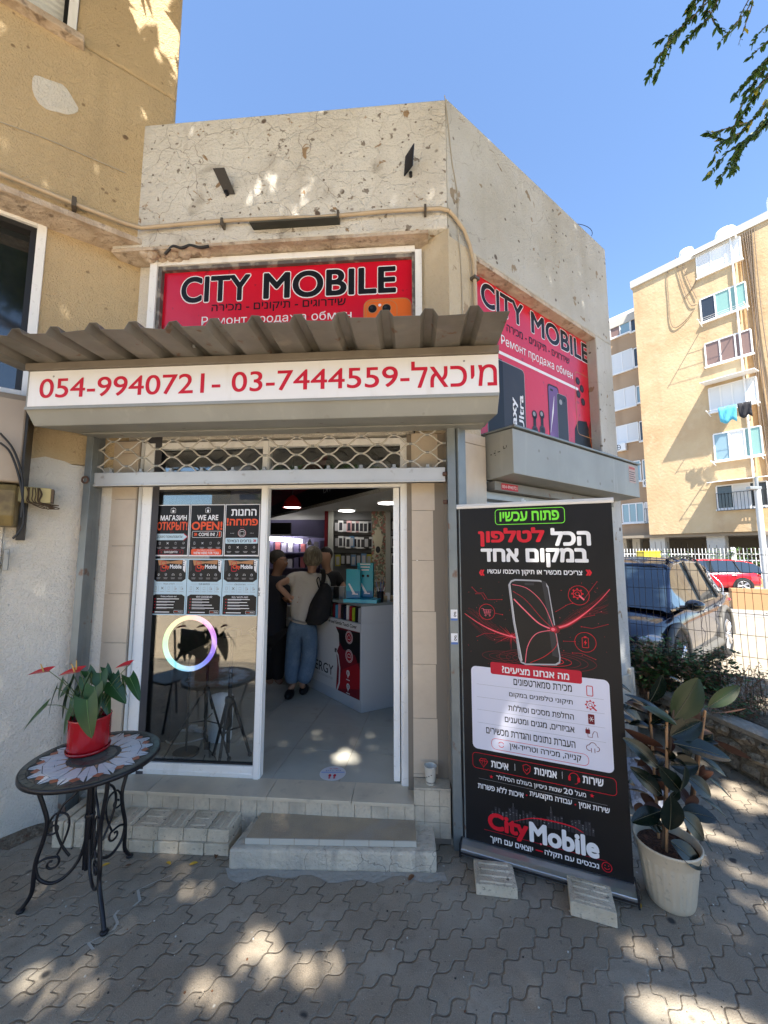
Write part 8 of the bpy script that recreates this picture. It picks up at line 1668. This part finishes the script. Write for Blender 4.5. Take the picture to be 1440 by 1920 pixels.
for a_ in ((-5.5,-15,7.5,2.6,3,'broad green tree across the forecourt, nearest the house side'), (1.5,-17,8.5,3.0,4,'broad green tree across the forecourt, the middle one'), (8,-16,7.0,2.6,6,'broad green tree across the forecourt, nearest the parking lot')): far_tree(*a_)
OB = thing('reflection_block', 'long beige block added behind the viewer to be mirrored in the shop glass', 'apartment block', (0, -36, 0)); t = MB(); t.box(-26, 28, -44, -36, 0, 11); t.build('wall', M('beige_block_render', (.50,.44,.34), .95), OB)  # unseen block, added so the glass mirrors something darker than sky
t = MB(); t.box(-26.2, 28.2, -44, -35.9, 11.001, 11.6); t.build('roof_parapet', m_farc, OB)
OF = Fr(28, -36, 180)
for i in range(9):
    for k in range(3): t = MB(); t.fbox(OF, 2+i*5.8, 4.2+i*5.8, .0, .05, 1.3+k*3.2, 2.8+k*3.2); t.build('window', m_fgd, OB)
TR_ = thing('shade_tree', 'large ficus tree whose branches hang in at the top right', 'tree', (4.4, -2.4, 0))
t = MB(); t.tube(spl([(4.4,-2.4,0),(4.3,-2.45,1.6),(4.35,-2.6,3.2),(4.1,-2.9,5.0),(3.6,-3.2,7.0)], 6), [.30-.007*i for i in range(25)], 14)
br = []
for k in range(16):
    a = k*.9; r0 = rr.uniform(2, 5.2); b = Vector((4.2,-2.7, 4.0+rr.random()*2)); e = Vector((.9+r0*math.cos(a), -3.6+r0*.75*math.sin(a), 6.6+rr.random()*2.2)); md = b.lerp(e, .5)+Vector((0,0,.6)); q = spl([b, md, e], 6); br.append(q); t.tube(q, [.10*(1-.85*i/(len(q)-1)) for i in range(len(q))], 7)
t.build('trunk', m_bark, TR_)
# unseen crown: leaves placed to shade the shop, gaps cut for chosen sun patches
sunv = np.array(sdir)
def shade_pt(gx, gy, gz_, h_):      # point at height h_ that shades the ground point (gx, gy, gz_)
    k = (h_-gz_)/sunv[2]; return np.array([gx+sunv[0]*k, gy+sunv[1]*k, h_])
nrs = np.random.default_rng(CR_SEED); n_ = CR_N
gx = nrs.uniform(-5.2, 4.0, n_); gy = nrs.uniform(.55, 8.4, n_); gh = nrs.uniform(6.4, 8.6, n_); cl = nrs.normal(size=(n_//14+1, 3))*np.array([.10, .10, .12])
gg = np.stack([gx, gy, gh], 1); cc = nrs.integers(0, 900, n_); ctr_ = np.stack([nrs.uniform(-5.2, 4.0, 900), nrs.uniform(.55, 8.4, 900), nrs.uniform(6.4, 8.6, 900)], 1); half = n_//2
gg[:half] = ctr_[cc[:half]]+nrs.normal(size=(half, 3))*np.array([.22, .22, .16])
kk = gg[:, 2]/sunv[2]; pts = np.stack([gg[:, 0]+sunv[0]*kk, gg[:, 1]+sunv[1]*kk, gg[:, 2]], 1)
# gaps in the crown (where light reaches a given spot) and its ragged right-hand side
gaps = []
def gap(x, y, z, r, n=4, sp=1.0):
    for k in range(n): gaps.append((x+nrs.normal()*r*sp, y+nrs.normal()*r*sp, z, r*nrs.uniform(.32, .75)))
for px, py, r_, n in ((480,1795,.10,3),(555,1760,.09,3),(430,1850,.06,2),(350,1680,.055,3),(380,1655,.05,2),(150,1880,.12,3),(60,1900,.08,2),(1300,1580,.13,6),(1385,1620,.14,6),(1210,1530,.10,3),(1260,1850,.12,5),(1330,1880,.12,4),(1180,1820,.06,2),(1420,1500,.15,5),(900,1880,.05,2),(800,1690,.03,1),(410,1630,.04,1),(1040,1760,.03,1),(1430,1420,.12,3)): x, y = gz(px, py); gap(x, y, 0, r_, n)
x, y = gz(490, 1540, .13); gap(x, y, .13, .04, 2); x, y = gz(655, 1405, ZF); gap(x, y, ZF, .07, 3); x, y = gz(650, 1425, ZF); gap(x, y, ZF, .05, 3); x, y = gz(590, 1370, ZF); gap(x, y, ZF, .035, 2); x, y = gz(690, 1380, ZF); gap(x, y, ZF, .04, 3)
for px, py, r_, n in ((300,60,.10,6),(285,25,.10,4),(315,110,.07,4),(320,10,.10,4)): s_, z_ = WF.hit(px, py, .19); q = WF.P(s_, .19, z_); gap(*q, r_, n)
for px, py, r_, n in ((60,1490,.07,3),(10,1520,.07,3)): s_, z_ = WF.hit(px, py, 0); q = WF.P(s_, 0, z_); gap(*q, r_, n)
for px, py, r_, n in ((505,310,.05,2),(555,385,.06,3),(365,245,.04,2),(470,400,.04,2),(500,300,.03,2)): s_, z_ = FF.hit(px, py, 0); q = FF.P(s_, 0, z_); gap(*q, r_, n)
for px, py, r_, n in ((925,315,.035,2),(990,400,.035,2),(975,370,.03,2),(1125,800,.05,2),(1060,870,.04,3),(1000,850,.03,2)): s_, z_ = SF.hit(px, py, 0); q = SF.P(s_, 0, z_); gap(*q, r_, n)
for px, py, r_, n in ((1010,1020,.05,2),(1060,960,.05,2),(1090,1000,.04,1),(985,1075,.03,1)): s_, z_ = BF.hit(px, py, 0); q = BF.P(s_, 0, z_); gap(*q, r_, n)
keep = np.ones(len(pts), bool)
for gx_, gy_, gz0, r_ in gaps:
    v = pts-np.array([gx_, gy_, gz0]); dd_ = np.linalg.norm(v-(v@sunv)[:, None]*sunv, axis=1); keep &= dd_ > r_+.045
dy = pts[:, 1]; el = (pts[:, 2]-1.7)/np.maximum(dy, .01)
keep &= ~((dy > 0) & (el < 2.0))
fr_ = np.clip((gg[:, 0]-1.6)/2.4, 0, 1); blob = np.sin(gg[:, 0]*5.1+gg[:, 1]*2.3)+np.sin(gg[:, 1]*6.3-gg[:, 0]*3.1); keep &= ~(blob > 2.2-2.0*fr_)
pts = pts[keep]; print('crown leaves', len(pts))
canopy_mesh('crown', pts, .17, [m_tl, m_tl2], [.6, .4], TR_)
# hanging branches in the picture
t = MB(); lf_ = MB(); rr = random.Random(12)
Ybr = 2.9
def twig(pts, dens, r0=.006, y0=Ybr, sp=.0, ls=.058):
    q = spl([at(x, y, y0+sp*i) for i, (x, y) in enumerate(pts)], 7); n = len(q); t.tube(q, [r0*(1-.8*i/(n-1)) for i in range(n)], 5, cap=False)
    for i in range(1, n):
        for k in range(dens):
            if rr.random() < .72:
                p = q[i-1].lerp(q[i], rr.random()); a = rr.uniform(-1.2, 1.2); tw = (q[i]-q[i-1]).normalized(); d = (tw+Vector((math.sin(a)*.8, rr.uniform(-.6,.6), -abs(math.cos(a))*.35))).normalized(); L_ = ls*rr.uniform(.55,1.25); leaf(lf_, p, p+d*L_, L_*.42, (rr.uniform(-1,1), -1, rr.uniform(-.5,.8)), 2 if rr.random() < .04 else (1 if rr.random() < .3 else 0), 'ell', cup=.2, n=3)
for pts_, dn in (([(1345,-40),(1310,20),(1270,60),(1240,100),(1215,145)], 6), ([(1330,-30),(1285,40),(1262,75),(1245,110),(1228,148)], 5), ([(1360,-30),(1330,30),(1300,60),(1280,85)], 6), ([(1350,-20),(1300,30),(1265,60),(1232,78)], 4), ([(1380,-30),(1340,0),(1320,30)], 9), ([(1360,-40),(1310,-5),(1290,20)], 9),
        ([(1330,20),(1340,45),(1352,58)], 2), ([(1420,-20),(1400,20),(1370,55),(1348,82)], 2), ([(1415,-20),(1390,25),(1380,52)], 1), ([(1412,5),(1398,45),(1384,85)], 1), ([(1460,30),(1425,60),(1408,85)], 2), ([(1470,50),(1430,85),(1405,108)], 3),
        ([(1480,60),(1440,110),(1410,140),(1375,182)], 7), ([(1480,80),(1440,140),(1415,180),(1385,230)], 8), ([(1490,120),(1445,180),(1410,225),(1370,262),(1330,250)], 6), ([(1490,140),(1450,200),(1415,250),(1380,290),(1345,340)], 8), ([(1490,160),(1450,215),(1425,245),(1390,270),(1375,320)], 8), ([(1480,180),(1445,225),(1400,260),(1360,290),(1328,330)], 4), ([(1470,100),(1435,150),(1395,190),(1372,250)], 4), ([(1470,60),(1445,100),(1420,150),(1400,170)], 6), ([(1400,230),(1365,240),(1330,250)], 2), ([(1395,265),(1375,300),(1370,325)], 3), ([(1385,250),(1350,270),(1338,300)], 3)):
    twig(pts_, dn, y0=Ybr+rr.uniform(-.2,.2))
t.build('hanging_twigs', m_bark, TR_); lf_.build('hanging_leaves', [m_tl, m_tl2, m_ty], TR_, recalc=False)
t = MB(); q0 = at(1345, -40, Ybr); q1 = at(1480, 60, Ybr)
t.tube(spl([(3.6,-3.2,7.0), (4.2,-.6,7.2), (q1.x+.3, 1.8, 6.6), tuple(q1)], 8), [.05-.0017*i for i in range(25)], 8); t.tube(spl([(4.2,-.6,7.2), (3.4,1.4,7.0), tuple(q0)], 8), [.035-.0018*i for i in range(17)], 8); t.build('bough', m_bark, TR_)
